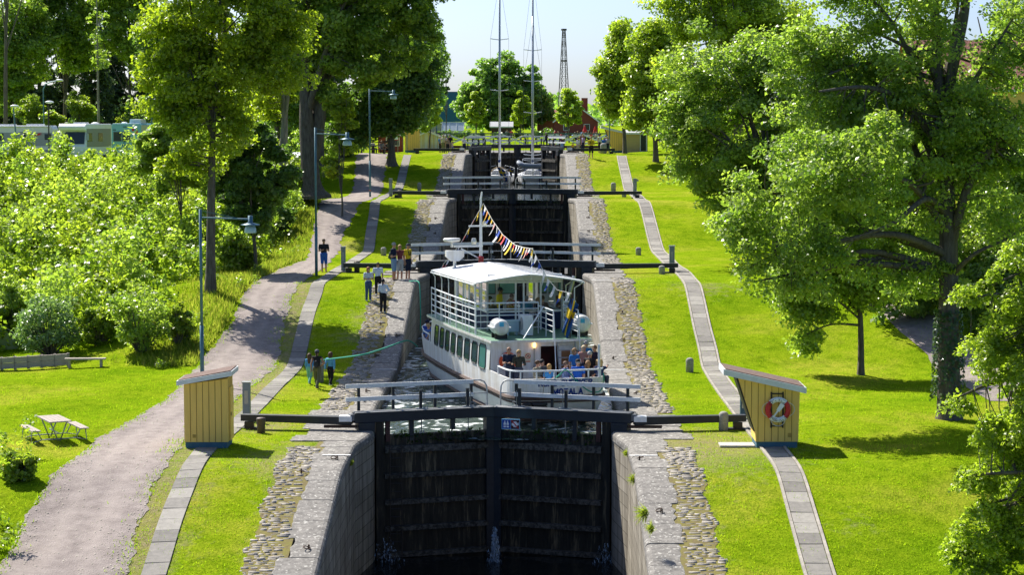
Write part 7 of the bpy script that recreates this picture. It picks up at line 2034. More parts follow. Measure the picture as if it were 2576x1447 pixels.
# ================================================================== sailing boats in the top lock
M_ALU = mat("mast_aluminium", (0.50, 0.54, 0.58), 0.35, (0.42, 0.45, 0.49), 3, 4, .6, metal=.5)
M_GRP = mat("white_gelcoat", (0.72, 0.73, 0.74), 0.3, (0.64, 0.65, 0.66), 3, 4, .6)
M_CANVAS = mat("blue_canvas", (0.03, 0.07, 0.22), .85); M_CANVB = mat("beige_canvas", (.45, .36, .24), .85); M_DINGHY = mat("grey_rubber_boat", (.34, .38, .45), .6, (.28, .32, .38), 4, 4, .6)
def yacht(label, X, Ys, L_, B_, masts, dinghy, hood):
    wl = 4.98
    root = thing("sailing_boat", label, "sailing boat", (X, Ys, wl), 0, "sailing boats in the top lock")
    st = [0, .04, .25, .5, .75, .92, 1.0]; hb = [.62, .78, .98, 1.0, .72, .3, .02]; fb = [1.0, 1.0, .98, 1.0, 1.08, 1.18, 1.25]
    P = []
    for t, h, f in zip(st, hb, fb):
        y = t * L_; b = h * B_ / 2
        P.append([(-b * .0, y + (.4 if t == 0 else 0), -.5), (-b * .7, y + (.2 if t == 0 else 0), -.1), (-b * .95, y, .3 * f), (-b, y - (.25 if t == 0 else 0), f), (b, y - (.25 if t == 0 else 0), f), (b * .95, y, .3 * f), (b * .7, y + (.2 if t == 0 else 0), -.1), (0, y + (.4 if t == 0 else 0), -.5)])
    m = MB(); m.grid(P); m.add(P[0], [tuple(range(8))]); m.build("hull", M_GRP, root)
    m = MB(); m.prism([(-B_ * .28, 1.0), (B_ * .28, 1.0), (B_ * .24, 1.42), (-B_ * .24, 1.42)], L_ * .32, L_ * .72); m.build("cabin", M_GRP, root, bevel=.05)
    m = MB(); m.tube([(B_ * .3 * cos(a), L_ * .32, 1.05 + .75 * sin(a)) for a in np.linspace(0, pi, 9)], .03, 5)
    m.grid([[(B_ * .3 * cos(a), L_ * (.30 + .07 * k), 1.05 + (.75 - .2 * k) * sin(a)) for a in np.linspace(0, pi, 9)] for k in (0, 1)]); m.build("sprayhood", hood, root)
    m = MB(); m.tube([(.42 * cos(a), 1.6, 1.35 + .42 * sin(a)) for a in np.linspace(0, 2 * pi, 17)[:-1]], .018, 5, closed=True); m.box((0, 1.75, 1.1), (.25, .25, .6)); m.build("steering_wheel", M_STEEL, root)
    m = MB()
    for s in (-1, 1):
        pts = [(s * B_ * .32, -.1, 1.65)] + [(s * B_ / 2 * h, t * L_, f + .62) for t, h, f in zip(st[1:6], hb[1:6], fb[1:6])]
        m.tube(pts, .018, 5)
        for p in pts: m.tube([p, (p[0], p[1], p[2] - .64)], .016, 5)
    m.tube([(-B_ * .32, -.1, 1.65), (B_ * .32, -.1, 1.65)], .022, 5); m.build("guard_rail", M_STEEL, root)
    for (yy, top, sp, bm) in masts:
        m = MB(); m.tube([(0, yy, 1.0), (0, yy, top - wl)], [.15, .10], 10); mo = m.build("mast", M_ALU, root, smooth=True)
        m = MB()
        for z in sp: m.tube([(-.95, yy - .1, z - wl + .12), (0, yy, z - wl), (.95, yy - .1, z - wl + .12)], .045, 5)
        m.build("spreader", M_GRP, mo)
        m = MB()
        for s in (-1, 1): m.tube([(s * B_ * .45, yy - .1, 1.0)] + [(s * .95, yy - .1, z - wl + .12) for z in sp] + [(0, yy, top - wl - .3)], .011, 4)
        m.tube([(0, yy, top - wl), (0, .0, 1.1)], .010, 4); m.tube([(0, yy, top - wl), (0, L_ - .2, 1.2)], .010, 4); m.build("shrouds", M_IRON, mo)
        m = MB(); m.tube([(0, yy, 2.3), (0, yy - bm, 2.35)], .07, 7); m.tube([(0, yy - .2, 2.42), (0, yy - bm + .2, 2.46)], .13, 8); m.build("boom", M_CANVAS, mo)
    if dinghy:
        m = MB()
        for dz in (0,): m.tube([(-1.35, -.55, 2.15), (-1.0, -.55, 2.0), (1.2, -.55, 1.9), (1.3, -1.0, 1.9), (1.0, -1.35, 1.95), (-.9, -1.35, 2.05), (-1.45, -1.05, 2.35)], .24, 9, closed=True)
        m.mi = 1; m.box((0, -.95, 1.78), (2.2, .8, .1)); m.build("dinghy", [M_DINGHY, M_GRP], root, smooth=True)
        m = MB()
        for s in (-1, 1): m.tube([(s * 1.0, .1, 1.0), (s * 1.05, .0, 2.6), (s * .95, -.9, 2.75)], .03, 6)
        m.tube([(-1.05, 0, 2.6), (1.05, 0, 2.6)], .03, 6); m.tube([(-1.05, 0, 2.2), (1.05, 0, 2.6)], .018, 5); m.tube([(1.05, 0, 2.2), (-1.05, 0, 2.6)], .018, 5); m.box((0, .3, 2.72), (1.8, .9, .04)); m.build("stern_arch", M_GRP, root)
    for x in (-.8, .75):
        m = MB(); m.lathe([(.03, .0), (.11, .06), (.12, .45), (.03, .55)], (x, -.32, .35), 9); m.build("fender", M_CANVAS if x > 0 else M_GRP, root, smooth=True)
    return root
yacht("white sailing boat with one tall mast lying on the left in the top lock", -1.78, 209.3, 13.0, 3.1, [(5.4, 26.5, [9.2, 14.7, 20.0], 4.2)], False, M_CANVB)
yacht("white two masted sailing boat with a grey dinghy hung at its stern", 1.68, 209.6, 14.5, 3.2, [(8.6, 27.5, [12.4, 19.0], 4.5), (2.2, 22.3, [8.0, 15.6], 2.2)], True, M_CANVAS)
flag(1252, 421, 1264, 447, 208.7, (1250, 414), (1262, 452), .75, "Swedish flag slanting from the stern of the single masted sailing boat", 1)
flag(1281, 419, 1283, 440, 208.8, (1280, 412), (1285, 455), .35, "Swedish flag hanging straight between the two sailing boats", 1)

# ================================================================== footbridge at the top of the flight
BY = 239.0
M_BRG = mat("bridge_green", (0.05, 0.10, 0.085), .6, (.07, .13, .11), 5, 4, .6); M_MAROON = mat("maroon_beam", (.11, .035, .035), .7)
bz = 8.75
xl, xr = at(1056, 368, BY).x, at(1532, 368, BY).x
br = thing("footbridge", "green footbridge with white crossed bracing behind the top gate", "footbridge", (0, BY, bz), 0)
m = MB(); m.box(((xl + xr) / 2, BY + .9, bz - .12), (xr - xl, 1.9, .16)); m.mi = 1; m.box(((xl + xr) / 2, BY - .1, bz - .16), (xr - xl, .14, .30)); m.build("deck", [M_BRG, M_MAROON], br, world_=True)
for yy in (BY, BY + 1.8):
    m = MB(); m.bar((xl, yy, bz + 1.38), (xr, yy, bz + 1.38), .12, .14); m.bar((xl, yy, bz + .62), (xr, yy, bz + .62), .07, .09)
    k = 0; x = xl
    while x < xr + .1: m.box((x, yy, bz + .66), (.12, .1, 1.5)); x += (xr - xl) / 7
    m.build("railing", M_BRG, br, world_=True)
    m = MB(); w = (xr - xl) / 7
    for k in range(7):
        a = xl + w * k; m.bar((a + .08, yy - .05, bz + 1.3), (a + w - .08, yy - .05, bz + .05), .04, .16); m.bar((a + .08, yy - .08, bz + .05), (a + w - .08, yy - .08, bz + 1.3), .04, .16)
    m.build("cross_brace", M_WHITE2, br, world_=True)
for x in (-6.2, 6.2):
    m = MB(); m.box((x, BY + .9, bz - .8), (1.0, 2.2, 1.5)); m.build("abutment", M_WALL, br, world_=True)

# ================================================================== buildings at the top
M_REDW = mat("falu_red_boards", (0.24, 0.06, 0.04), .85, (.19, .05, .035), 3, 4, .6); M_TILE = mat("red_roof_tiles", (.28, .10, .075), .85, (.36, .15, .115), 6, 5, .6, bump=.04, bscale=9, stretch=(5, .3, .3))
M_GREENROOF = mat("green_metal_roof", (.025, .13, .15), .45, (.03, .16, .175), 2, 4, .6); M_PALEWALL = mat("pale_render", (.45, .45, .46), .8, (.38, .38, .39), 2, 5, .6); M_WINDK = mat("house_window", (.03, .04, .05), .1, spec=.6)
def house(name, label, cx_, cy_, z, w, d, wall_h, roof_h, wm, rm_, trim=M_WHITE2, gable='x', wins=(), cat="building", over=.3, chimney=None):
    root = thing(name, label, cat, (cx_, cy_, z), 0)
    m = MB()
    if gable == 'x':     # ridge along x: roof slopes toward the camera
        m.box((0, 0, wall_h / 2 - .3), (w, d, wall_h + .6)); m.prism([(-d / 2, wall_h), (d / 2, wall_h), (0, wall_h + roof_h)], -w / 2, w / 2, 'x')
    else:
        m.prism([(-w / 2, -.6), (w / 2, -.6), (w / 2, wall_h), (0, wall_h + roof_h), (-w / 2, wall_h)], -d / 2, d / 2)
    m.build("wall", wm, root)
    m = MB(); o = over
    if gable == 'x':
        sl = roof_h / (d / 2)
        for s in (-1, 1): m.add([(-w / 2 - o, s * (d / 2 + o), wall_h - o * sl + .06), (w / 2 + o, s * (d / 2 + o), wall_h - o * sl + .06), (w / 2 + o, 0, wall_h + roof_h + .08), (-w / 2 - o, 0, wall_h + roof_h + .08)], [(0, 1, 2, 3)] if s < 0 else [(3, 2, 1, 0)])
    else:
        sl = roof_h / (w / 2)
        for s in (-1, 1): m.add([(s * (w / 2 + o), -d / 2 - o, wall_h - o * sl + .06), (s * (w / 2 + o), d / 2 + o, wall_h - o * sl + .06), (0, d / 2 + o, wall_h + roof_h + .08), (0, -d / 2 - o, wall_h + roof_h + .08)], [(0, 1, 2, 3)])
    rf = m.build("roof", rm_, root)
    if chimney:
        m = MB(); m.box((chimney[0], chimney[1], wall_h + roof_h * .6 + chimney[3] / 2), (chimney[2], chimney[2], chimney[3])); m.build("chimney", M_REDW, rf)
    m = MB()
    if gable == 'x': m.box((0, -d / 2 - o - .02, wall_h - o * roof_h / (d / 2)), (w + 2 * o, .05, .18))
    else:
        for s in (-1, 1): m.bar((s * (w / 2 + o), -d / 2 - o - .03, wall_h - o * roof_h / (w / 2)), (0, -d / 2 - o - .03, wall_h + roof_h + .02), .05, .2)
    m.build("fascia", trim, root)
    for (x, zc, ww, hh) in wins:
        m = MB(); m.box((x, -d / 2 - .03, zc), (ww, .05, hh)); wo = m.build("window", M_WINDK, root)
        m = MB()
        for s in (-1, 1): m.box((x + s * ww / 2, -d / 2 - .06, zc), (.08, .05, hh + .08)); m.box((x, -d / 2 - .06, zc + s * hh / 2), (ww, .05, .08))
        m.build("frame", trim, wo)
    return root
def hx(px, Y, py=360): return at(px, py, Y).x
def hzy(px, Y): return hz(hx(px, Y), Y)
Y = 352; house("green_roofed_house", "pale house with a steep blue green metal roof left of the masts", hx(1095, Y), Y, hzy(1095, Y), 8.4, 7, 2.5, 4.9, M_PALEWALL, M_GREENROOF, wins=((1.8, 1.3, .9, 1.1), (3.3, 1.3, .9, 1.1)))
gh = thing("greenhouse", "small white framed greenhouse in front of the green roofed house", "greenhouse", (hx(1140, 318), 318, hzy(1140, 318)), 0)
m = MB(); m.prism([(-1.2, .0), (1.2, .0), (1.2, .9), (0, 2.2), (-1.2, .9)], -1.7, 1.7, 'x'); m.build("glazing", mat("greenhouse_glass", (.55, .60, .66), .15, (.45, .5, .56), 2, 3, .7), gh)
m = MB()
for x in (-1.7, -.6, .55, 1.7): m.bar((x, -1.22, .9), (x, 0, 2.22), .06); m.box((x, -1.22, .45), (.06, .06, .9))
for y, z in ((-1.23, .9), (0, 2.23), (-1.23, .05)): m.bar((-1.7, y, z), (1.7, y, z), .07)
m.build("frame", M_WHITE2, gh)
Y = 236.6; house("striped_shed", "white and pale yellow boarded shed with a red roof edge beside the footbridge", hx(1083, Y) - .3, Y + 1.6, hzy(1083, Y), 2.9, 2.4, 1.55, .55, mat("pale_striped_boards", (.66, .64, .56), .75, (.60, .46, .20), 1.6, 2, .25, stretch=(3.2, .1, .05)), M_TILE, gable='y', cat="shed", over=.2)
Y = 335; house("red_cafe_building", "red wooden building with white gable boards behind the cafe umbrellas", hx(1448, Y), Y, hzy(1448, Y), 7.0, 8, 2.4, 2.6, M_REDW, M_TILE, gable='y', wins=((-1.6, 1.4, .9, 1.0), (1.7, 1.4, .9, 1.0)), chimney=(1.4, -1.5, 1.0, 2.2))
Y = 345; house("red_roofed_house", "low building with a pale red roof seen right of the masts", hx(1385, Y), Y, hzy(1385, Y), 4.5, 5, 2.8, 1.5, mat("brick_pink", (.34, .15, .10), .85), M_TILE, cat="building")
Y = 305; house("brown_shed", "small brown shed with a pale roof between the clipped trees", hx(1262, Y), Y, hzy(1262, Y), 3.0, 2.6, 1.7, .6, mat("dark_brown_boards", (.07, .04, .035), .85), M_PALEWALL, cat="shed", over=.25)
Y = 176; house("yellow_cabin", "yellow boarded cabin behind the two old left tree trunks", hx(742, Y), Y, hzy(742, Y), 2.4, 2.2, 2.1, .35, M_YELLOW, M_WHITE2, cat="cabin", over=.2)
Y = 196; house("yellow_shelter", "yellow cabin with an open sided porch at the far left top", hx(872, Y) - .2, Y, hzy(872, Y), 1.6, 1.8, 2.1, .3, M_YELLOW, M_PALEWALL, cat="cabin", over=.25)
Y = 215; house("panelled_cabin", "pale yellow panelled cabin with a dark open door right of the far slanted hut", hx(1600, Y), Y + .8, hzy(1600, Y), 2.4, 2.2, 2.0, .3, mat("pale_yellow_boards", (.55, .42, .20), .8, (.48, .36, .16), 6, 3, .8, stretch=(.2, .2, 3)), M_PALEWALL, wins=((.75, .95, .65, 1.8),), cat="cabin", over=.2)
Y = 220; house("white_red_cabin", "red and white hut half hidden by leaves left of the lightning sign", hx(980, Y), Y + 2, hzy(980, Y), 2.6, 2.4, 2.0, .6, M_REDW, M_PALEWALL, wins=((.3, 1.2, 1.4, .9),), cat="cabin", over=.2)
Y = 152; house("tiled_house", "yellow house with a red tiled roof glimpsed through the big right tree", hx(2470, Y, 200), Y + 5, hz(hx(2470, Y, 200), Y), 9.5, 9, 7.6, 3.6, M_YELLOW, M_TILE, wins=((-3.2, 5.2, 1.0, 1.4), (-.5, 5.2, 1.0, 1.4), (2.4, 5.2, 1.0, 1.4)))
# lattice tower
Y = 470; p = Vector((hx(1418, Y), Y, hzy(1418, Y))); top = at(1418, 76, Y).z - p.z
tw = thing("lattice_tower", "tapering steel lattice tower on the skyline right of the masts", "tower", p, R(20))
m = MB(); n = 11
for k in range(n):
    for f0 in range(4):
        a0 = pi / 4 + f0 * pi / 2
        def pt(kk, aa): t = kk / n; r = 1.75 * (1 - t) + .36 * t; return (r * cos(aa), r * sin(aa), top * t)
        m.bar(pt(k, a0), pt(k + 1, a0), .13); m.bar(pt(k + 1, a0), pt(k + 1, a0 + pi / 2), .07); m.bar(pt(k, a0), pt(k + 1, a0 + pi / 2), .05); m.bar(pt(k, a0 + pi / 2), pt(k + 1, a0), .05)
m.build("lattice", M_IRON, tw)
m = MB(); m.box((0, 0, top + .2), (1.0, 1.0, .4)); m.box((0, 0, top * .70), (1.1, 1.1, .3)); m.build("platform", M_IRON, tw)
m = MB(); m.lathe([(.05, 0), (.9, .3), (.95, .35)], (-1.6, -1.2, top * .07), 12, 'y'); m.build("dish", M_IRON, tw)
# hedge
def hedge(px0, px1, Y, h, lab, sd):
    g = np.random.default_rng(sd); x0, x1 = hx(px0, Y), hx(px1, Y); n = int((x1 - x0) * 3)
    cs = np.stack([g.uniform(x0, x1, n), Y + g.normal(0, .4, n), hz(x0, Y) + h * (.25 + .6 * g.random(n))], -1); rs = np.full((n, 3), .5)
    v, t = leaf_blobs(cs, rs, 42, .34, g); root = thing("hedge", lab, "hedge", (x0, Y, hz(x0, Y)), 0); npmesh("foliage", v - np.array(root.location), np.arange(len(v)).reshape(-1, 4), M_LF_DARK, root, attr=t)
hedge(1100, 1262, 300, 1.15, "clipped dark hedge in front of the greenhouse", 151); hedge(1275, 1400, 304, 1.2, "clipped dark hedge behind the two masted boat", 152)

# signs by the canal at the top left
sg = thing("canal_notice", "pair of square red bordered notices, the lower one with a black lightning arrow", "sign", gY(995, 214), 0)
zb = at(995, 353, 214).z - sg.location.z
m = MB()
for x in (-.25, .25): m.box((x, .03, zb / 2), (.06, .06, zb + .4))
m.build("post", M_STEEL, sg)
for k, z in enumerate((zb + .36, zb + 1.06)):
    MB().box((0, 0, z), (.70, .04, .66)).build("red_border", M_SIGNRED, sg); MB().box((0, -.025, z), (.58, .02, .54)).build("notice_face", M_SIGNWHITE, sg)
z = zb + .36; m = MB(); m.prism([(-.14, z + .04), (.10, z + .22), (.0, z + .06), (.15, z + .06), (-.06, z - .12), (.0, z - .13), (-.13, z - .22), (-.14, z - .08), (-.10, z - .09), (.02, z - .0), (-.14, z - .0)], -.045, -.037); m.build("lightning_arrow", M_SIGNBLACK, sg)
z = zb + 1.06; m = MB(); m.tube([(-.17, -.04, z + .16), (-.05, -.04, z + .02), (.14, -.04, z - .14)], .03, 5); m.tube([(-.16, -.04, z - .14), (.0, -.04, z - .05), (.16, -.04, z + .12)], .03, 5); m.build("dark_mark", M_SIGNBLACK, sg)
for px, Yq, pt_, lab in ((1533, 212, 238, "thin teal pole with small braces above the far slanted hut"), (1024, 212, 262, "thin teal pole rising behind the small upright top hut")):
    b = gY(px, Yq); h = at(px, pt_, Yq).z - b.z; root = thing("antenna_pole", lab, "pole", b, 0)
    MB().tube([(0, 0, -.2), (0, 0, h)], .05, 7).build("pole", M_LAMP, root); m = MB(); m.tube([(-.6, 0, h - 1.3), (0, 0, h - .7), (.6, 0, h - 1.3)], .025, 5); m.build("brace", M_LAMP, root)

# ================================================================== motorhomes
M_CAMPW = mat("motorhome_white", (.74, .75, .76), .35, (.68, .69, .70), 1.5, 4, .6); M_CAMPG = mat("motorhome_grey", (.34, .36, .39), .4, (.30, .32, .35), 2, 4, .6); M_CAMPB = mat("camper_pale_blue", (.26, .56, .64), .45, (.22, .50, .58), 2, 4, .6)
def wheels(root, pts, ax):
    for p in pts:
        m = MB(); m.lathe([(.18, -.11), (.33, -.11), (.35, -.06), (.35, .06), (.33, .11), (.18, .11)], p, 18, ax); w = m.build("wheel", M_RUBBER, root)
        m = MB(); m.lathe([(.05, -.125), (.19, -.12), (.19, .12), (.05, .125)], p, 14, ax); m.build("rim", M_STEEL, w)
# side-on long motorhome
Y = 176; x1 = hx(140, Y); z = hz(x1, Y); mh = thing("motorhome", "long white and grey motorhome seen from the side at the left edge", "motorhome", (x1 - 3.6, Y, z), 0, "motorhomes parked above the bushy bank")
m = MB(); m.prism([(-3.7, .45), (3.5, .45), (3.6, .8), (3.6, 2.6), (3.45, 2.92), (-3.6, 2.92), (-3.7, 2.75)], -1.1, 1.1); m.build("body", M_CAMPW, mh, bevel=.05)
m = MB(); m.box((0, -1.105, 1.75), (7.1, .02, 1.15)); m.box((0, -1.105, .75), (7.0, .02, .18)); m.build("grey_side_panel", M_CAMPG, mh)
for x, w, h, zc in ((-1.6, 2.0, .62, 1.95), (-3.1, .8, .5, 1.95), (3.2, .55, .5, 1.95)):
    m = MB(); m.box((x, -1.125, zc), (w, .03, h)); m.build("window", M_WINDK, mh)
m = MB(); m.box((1.15, -1.12, 1.45), (.72, .03, 1.9)); dr = m.build("door", M_CAMPG, mh); m = MB(); m.box((1.22, -1.145, 1.75), (.20, .02, 1.1)); m.build("door_window", M_WINDK, dr); m = MB(); m.box((.9, -1.15, 1.3), (.08, .03, .2)); m.build("handle", M_IRON, dr)
m = MB(); m.prism([(2.0, 2.02), (2.2, 2.2), (2.75, 2.35), (2.5, 2.2), (2.75, 2.15)], -1.13, -1.12); m.build("red_swoosh", M_SIGNRED, mh)
m = MB(); m.box((-.5, 0, 2.98), (1.3, .9, .12)); m.box((1.9, 0, 2.99), (1.4, .8, .14)); m.tube([(-3.6, -1.12, 2.84), (3.3, -1.12, 2.84)], .07, 7); m.build("roof_box", M_CAMPW, mh)
wheels(mh, [(-2.3, -1.0, .35), (2.4, -1.0, .35)], 'y')
# motorhome showing its big windscreen
Y = 166; x1 = hx(181, Y); z = hz(x1, Y); mh = thing("motorhome", "white motorhome facing the camera with a wide dark windscreen", "motorhome", (x1, Y, z), R(-7), "motorhomes parked above the bushy bank")
m = MB()
pr_ = [(-.0, .35), (-.1, 1.15), (.02, 1.3), (.42, 2.35), (.10, 2.5), (.02, 2.75), (.3, 3.0), (6.6, 3.0), (6.7, .4)]
m.prism([(y, zz) for y, zz in pr_], -1.16, 1.16, 'x'); m.build("body", M_CAMPW, mh, bevel=.06)
m = MB(); m.add([(-1.02, -.0, 1.36), (1.02, -.0, 1.36), (.98, .38, 2.34), (-.98, .38, 2.34)], [(0, 1, 2, 3)]); m.build("windscreen", M_WINDK, mh)
m = MB()
for x in (-.45, .5): m.sphere((x, .22, 1.62), (.17, .05, .25), 10, 7)
m.build("front_seat", solid((.25, .18, .14)), mh)
for s in (-1, 1):
    m = MB(); m.lathe([(.02, -.06), (.13, -.03), (.14, .0)], (s * .85, -.06, .85), 10, 'y'); m.build("headlight", M_SIGNWHITE, mh)
    m = MB(); m.box((s * 1.32, -.02, 1.95), (.18, .12, .55)); m.build("wing_mirror", M_CAMPG, mh)
for q in (1.0, 3.6): MB().box((1.18, q, 1.9), (.02, 1.1, .7)).build("side_window", M_WINDK, mh)
m = MB(); m.box((1.165, 3.3, 1.85), (.012, 6.0, 1.5)); m.build("grey_side_panel", mat("side_film", (.20, .21, .20), .4), mh)
m = MB(); m.box((.1, 2.0, 3.06), (.9, 1.1, .12)); m.lathe([(.3, 0), (.34, .06), (.1, .14)], (.75, 3.6, 3.0), 12); m.build("roof_box", M_CAMPW, mh)
wheels(mh, [(-1.05, 1.0, .35), (1.05, 1.0, .35), (1.05, 5.0, .35), (-1.05, 5.0, .35)], 'x')
# rear of the pale blue camper
Y = 159; x1 = hx(318, Y); z = hz(x1, Y); mh = thing("camper_van", "pale blue camper seen from behind with a double window and red emblem", "camper van", (x1, Y, z), R(-8), "motorhomes parked above the bushy bank")
m = MB(); m.prism([(-1.2, .5), (1.2, .5), (1.2, 2.95), (1.08, 3.12), (-1.08, 3.12), (-1.2, 2.95)], 0, 6.2); m.build("body", M_CAMPB, mh, bevel=.04)
m = MB(); m.box((1.21, 3.1, 1.8), (.02, 6.1, 2.4)); m.build("cream_side", mat("camper_cream", (.62, .60, .52), .5), mh)
for s in (-1, 1):
    m = MB(); m.box((-.35 + s * .36, -.02, 2.1), (.62, .04, .72)); w = m.build("window", M_WINDK, mh); m = MB()
    for q in (-1, 1): m.box((-.35 + s * .36 + q * .31, -.045, 2.1), (.04, .02, .76)); m.box((-.35 + s * .36, -.045, 2.1 + q * .36), (.62, .02, .04))
    m.build("frame", M_GREYPOST, w)
for q in (1.4, 4.0): MB().box((1.22, q, 2.2), (.03, .8, .52)).build("side_window", M_WINDK, mh)
m = MB(); m.prism([(.55, 2.2), (.92, 2.62), (.95, 2.2), (.75, 2.32)], -.03, -.015); m.lathe([(.02, 0), (.11, 0), (.11, .012)], (.55, -.02, 2.62), 14, 'y'); m.build("red_emblem", M_SIGNRED, mh)
m = MB()
for zz in (1.45, 1.3): m.tube([(-.25, -.25, zz), (.45, -.25, zz)], .025, 5)
for x in (-.2, .1, .4): m.tube([(x, .0, 1.45), (x, -.3, 1.4)], .02, 5)
m.tube([(-.12, -.02, 2.0), (-.12, -.3, 1.45)], .02, 5); m.build("bike_rack", M_IRON, mh)
m = MB(); m.prism([(.1, 3.12), (1.05, 3.12), (1.0, 3.42), (.15, 3.46)], .5, 1.7); m.lathe([(.22, 0), (.24, .06), (.08, .12)], (-.35, .6, 3.12), 12); m.build("roof_hatch", M_CAMPW, mh)
for s in (-1, 1): m = MB(); m.box((s * 1.0, -.02, .85), (.2, .04, .4)); m.build("tail_light", M_SIGNRED, mh)
m = MB(); m.box((.0, -.02, 2.85), (.5, .05, .05)); m.box((-.95, -.015, 2.62), (.25, .02, .06)); m.build("high_brake_light", M_IRON, mh)
wheels(mh, [(-1.08, 1.8, .35), (1.08, 1.8, .35), (1.08, 5.2, .35), (-1.08, 5.2, .35)], 'x')
def lot_lamp(px, Y, pt_, curve, tilt, lab, dark=False):
    b = gY(px, Y); h = at(px, pt_, Y).z - b.z; root = thing("lot_lamp", lab, "lamp post", b, 0, "lamp posts around the motorhome pitch")
    m = MB(); pts = [(0, 0, -.2), (tilt * .5, 0, h * .5), (tilt, 0, h)]
    if curve: pts += [(tilt + .25, 0, h + .55), (tilt + .8, 0, h + .75), (tilt + 1.5, 0, h + .85)]
    m.tube(pts, .06, 7); m.build("pole", M_IRON if dark else M_LAMP, root); e = pts[-1]
    m = MB(); m.sphere((e[0] + .1, 0, e[2] + .05), (.38, .2, .12), 12, 6); m.build("lamp_head", M_SIGNWHITE, root, smooth=True)
lot_lamp(112, 198, 225, True, 0, "tall curved teal lamp post behind the motorhomes"); lot_lamp(124, 171, 258, False, 0, "dark pole lamp standing in front of the two motorhomes", True)
lot_lamp(45, 172, 268, False, -.3, "slightly leaning lamp post in front of the long motorhome"); lot_lamp(383, 156, 253, False, 0, "lamp post with a white head beside the pale blue camper")

# ================================================================== people at the top of the flight
far_kw = dict(vox=.04, fingers=False)
tg = "onlookers standing at the top gate, left"
def top(label, px, pf, ph, Y, rz=0, **kw):
    p = at(px, pf, Y); g_ = hz(p.x, Y); z = kw.pop('z', None)
    k = dict(far_kw); k.update(kw)
    return person(label, (p.x, Y, g_ if z is None else z), rz, ph / sc(Y), group=k.pop('grp', tg), **k)
top("person in sky blue shirt at the left end of the onlookers", 1107, 382, 42, 211, R(60), top=(.10, .25, .55), bottom=BLK, legs='knee', hair=GRY)
top("man in khaki trousers and pale shirt among the left onlookers", 1115, 383, 46, 210, R(150), top=(.50, .44, .34), bottom=KHA, hair=(.4, .3, .2))
top("person with sun hat and pale top second in the left group", 1121, 382, 44, 212, R(40), top=(.62, .55, .5), bottom=(.3, .26, .2), hair=(.6, .55, .45), hairlen='bob', fem=True)
top("man in a black t-shirt on the right of the left onlookers", 1132, 382, 46, 210.5, R(170), top=BLK, bottom=(.3, .25, .2), legs='knee', hair=BRN)
top("woman in brown dress in the middle of the left onlookers", 1126, 383, 38, 209.8, R(20), top=(.30, .22, .16), bottom=BLK, legs='skirt', hair=BRN, fem=True)
top("child in beige crouching low beside the left onlookers", 1139, 383, 28, 209, R(90), top=(.45, .36, .24), bottom=(.02, .08, .35), hair=BRN)
top("person in white t-shirt standing apart on the gate walkway", 1168, 376, 40, 212, R(30), top=WHT, bottom=NAV, legs='knee', hair=(.3, .2, .1))
tg = "people around the right top gate"
top("man in black clothes on the open gate leaf, one foot raised", 1374, 368, 35, 205.6, R(-60), pose='step', arms='front', top=BLK, sleeve='long', bottom=BLK, hair=GRY, z=TZ[4] + .72, grp="people around the right top gate")
p = GP(1487, 398); person("lock keeper in yellow shirt, dark shorts and chest straps on the sunny top lawn", p, R(8), hpx(p, 55), 'stand', 'front', YEL, 'short', BLK, 'knee', (.35, .25, .15), 'short', belt=BLK, shoes=WHT, vox=.03, fingers=False)
top("child in yellow shirt next to the gate walkway", 1441, 384, 26, 209, R(20), top=(.70, .45, .05), bottom=BLK, hair=BRN)
top("woman in white top and beige trousers among the right onlookers", 1454, 384, 38, 210, R(-20), top=WHT, bottom=(.45, .40, .30), hair=BRN, fem=True)
top("woman in lilac vest and dark shorts among the right onlookers", 1467, 384, 45, 211, R(-50), top=(.30, .25, .45), sleeve='none', bottom=NAV, legs='knee', hair=(.3, .18, .1), hairlen='bob', fem=True)
top("tall woman with brown hair standing behind the lilac vest", 1465, 382, 50, 214, R(10), top=(.25, .12, .10), bottom=BLK, hair=BRN, fem=True)
top("man in white tank top, cap and dark shorts behind the lock keeper", 1508, 384, 48, 210, R(60), top=WHT, sleeve='none', bottom=BLK, legs='knee', hair=BLK, cap_=NAV)
top("person in blue jeans and blue top right of the tank top man", 1519, 388, 40, 208, R(150), top=(.03, .12, .45), bottom=JEAN, hair=GRY)
top("grey haired man in lilac polo beside the far slanted hut", 1528, 380, 42, 211.5, R(-30), top=(.42, .36, .48), bottom=NAV, legs='knee', hair=(.5, .48, .45))
top("man in dark cap almost hidden by the lilac polo", 1524, 378, 44, 214, R(20), top=(.2, .12, .2), bottom=BLK, hair=GRY, cap_=(.05, .15, .4))
top("man in maroon vest at the white railing, back turned", 1414, 380, 38, 216, R(170), top=(.12, .03, .05), sleeve='none', bottom=LJEAN, legs='knee', hair=(.55, .5, .45))
top("person in white shirt leaning on the white railing", 1392, 372, 32, 217, R(10), top=WHT, bottom=BLK, hair=(.4, .25, .1), hairlen='bob', fem=True)
tg = "guests seated at the cafe tables"
cols = [(.7, .7, .72), (.03, .05, .15), (.6, .5, .45), (.5, .08, .1), (.05, .2, .45), (.65, .6, .6), (.1, .1, .12), (.6, .35, .3)]
looks = ["white", "navy", "beige", "red", "blue", "pale grey", "black", "salmon"]
spots_ = [(1384, 286), (1392, 283), (1404, 288), (1412, 284), (1424, 290), (1446, 284), (1453, 290), (1459, 283), (1466, 288), (1473, 284), (1480, 290), (1487, 285), (1494, 289), (1500, 284), (1508, 288), (1340, 287)]
srcs = []
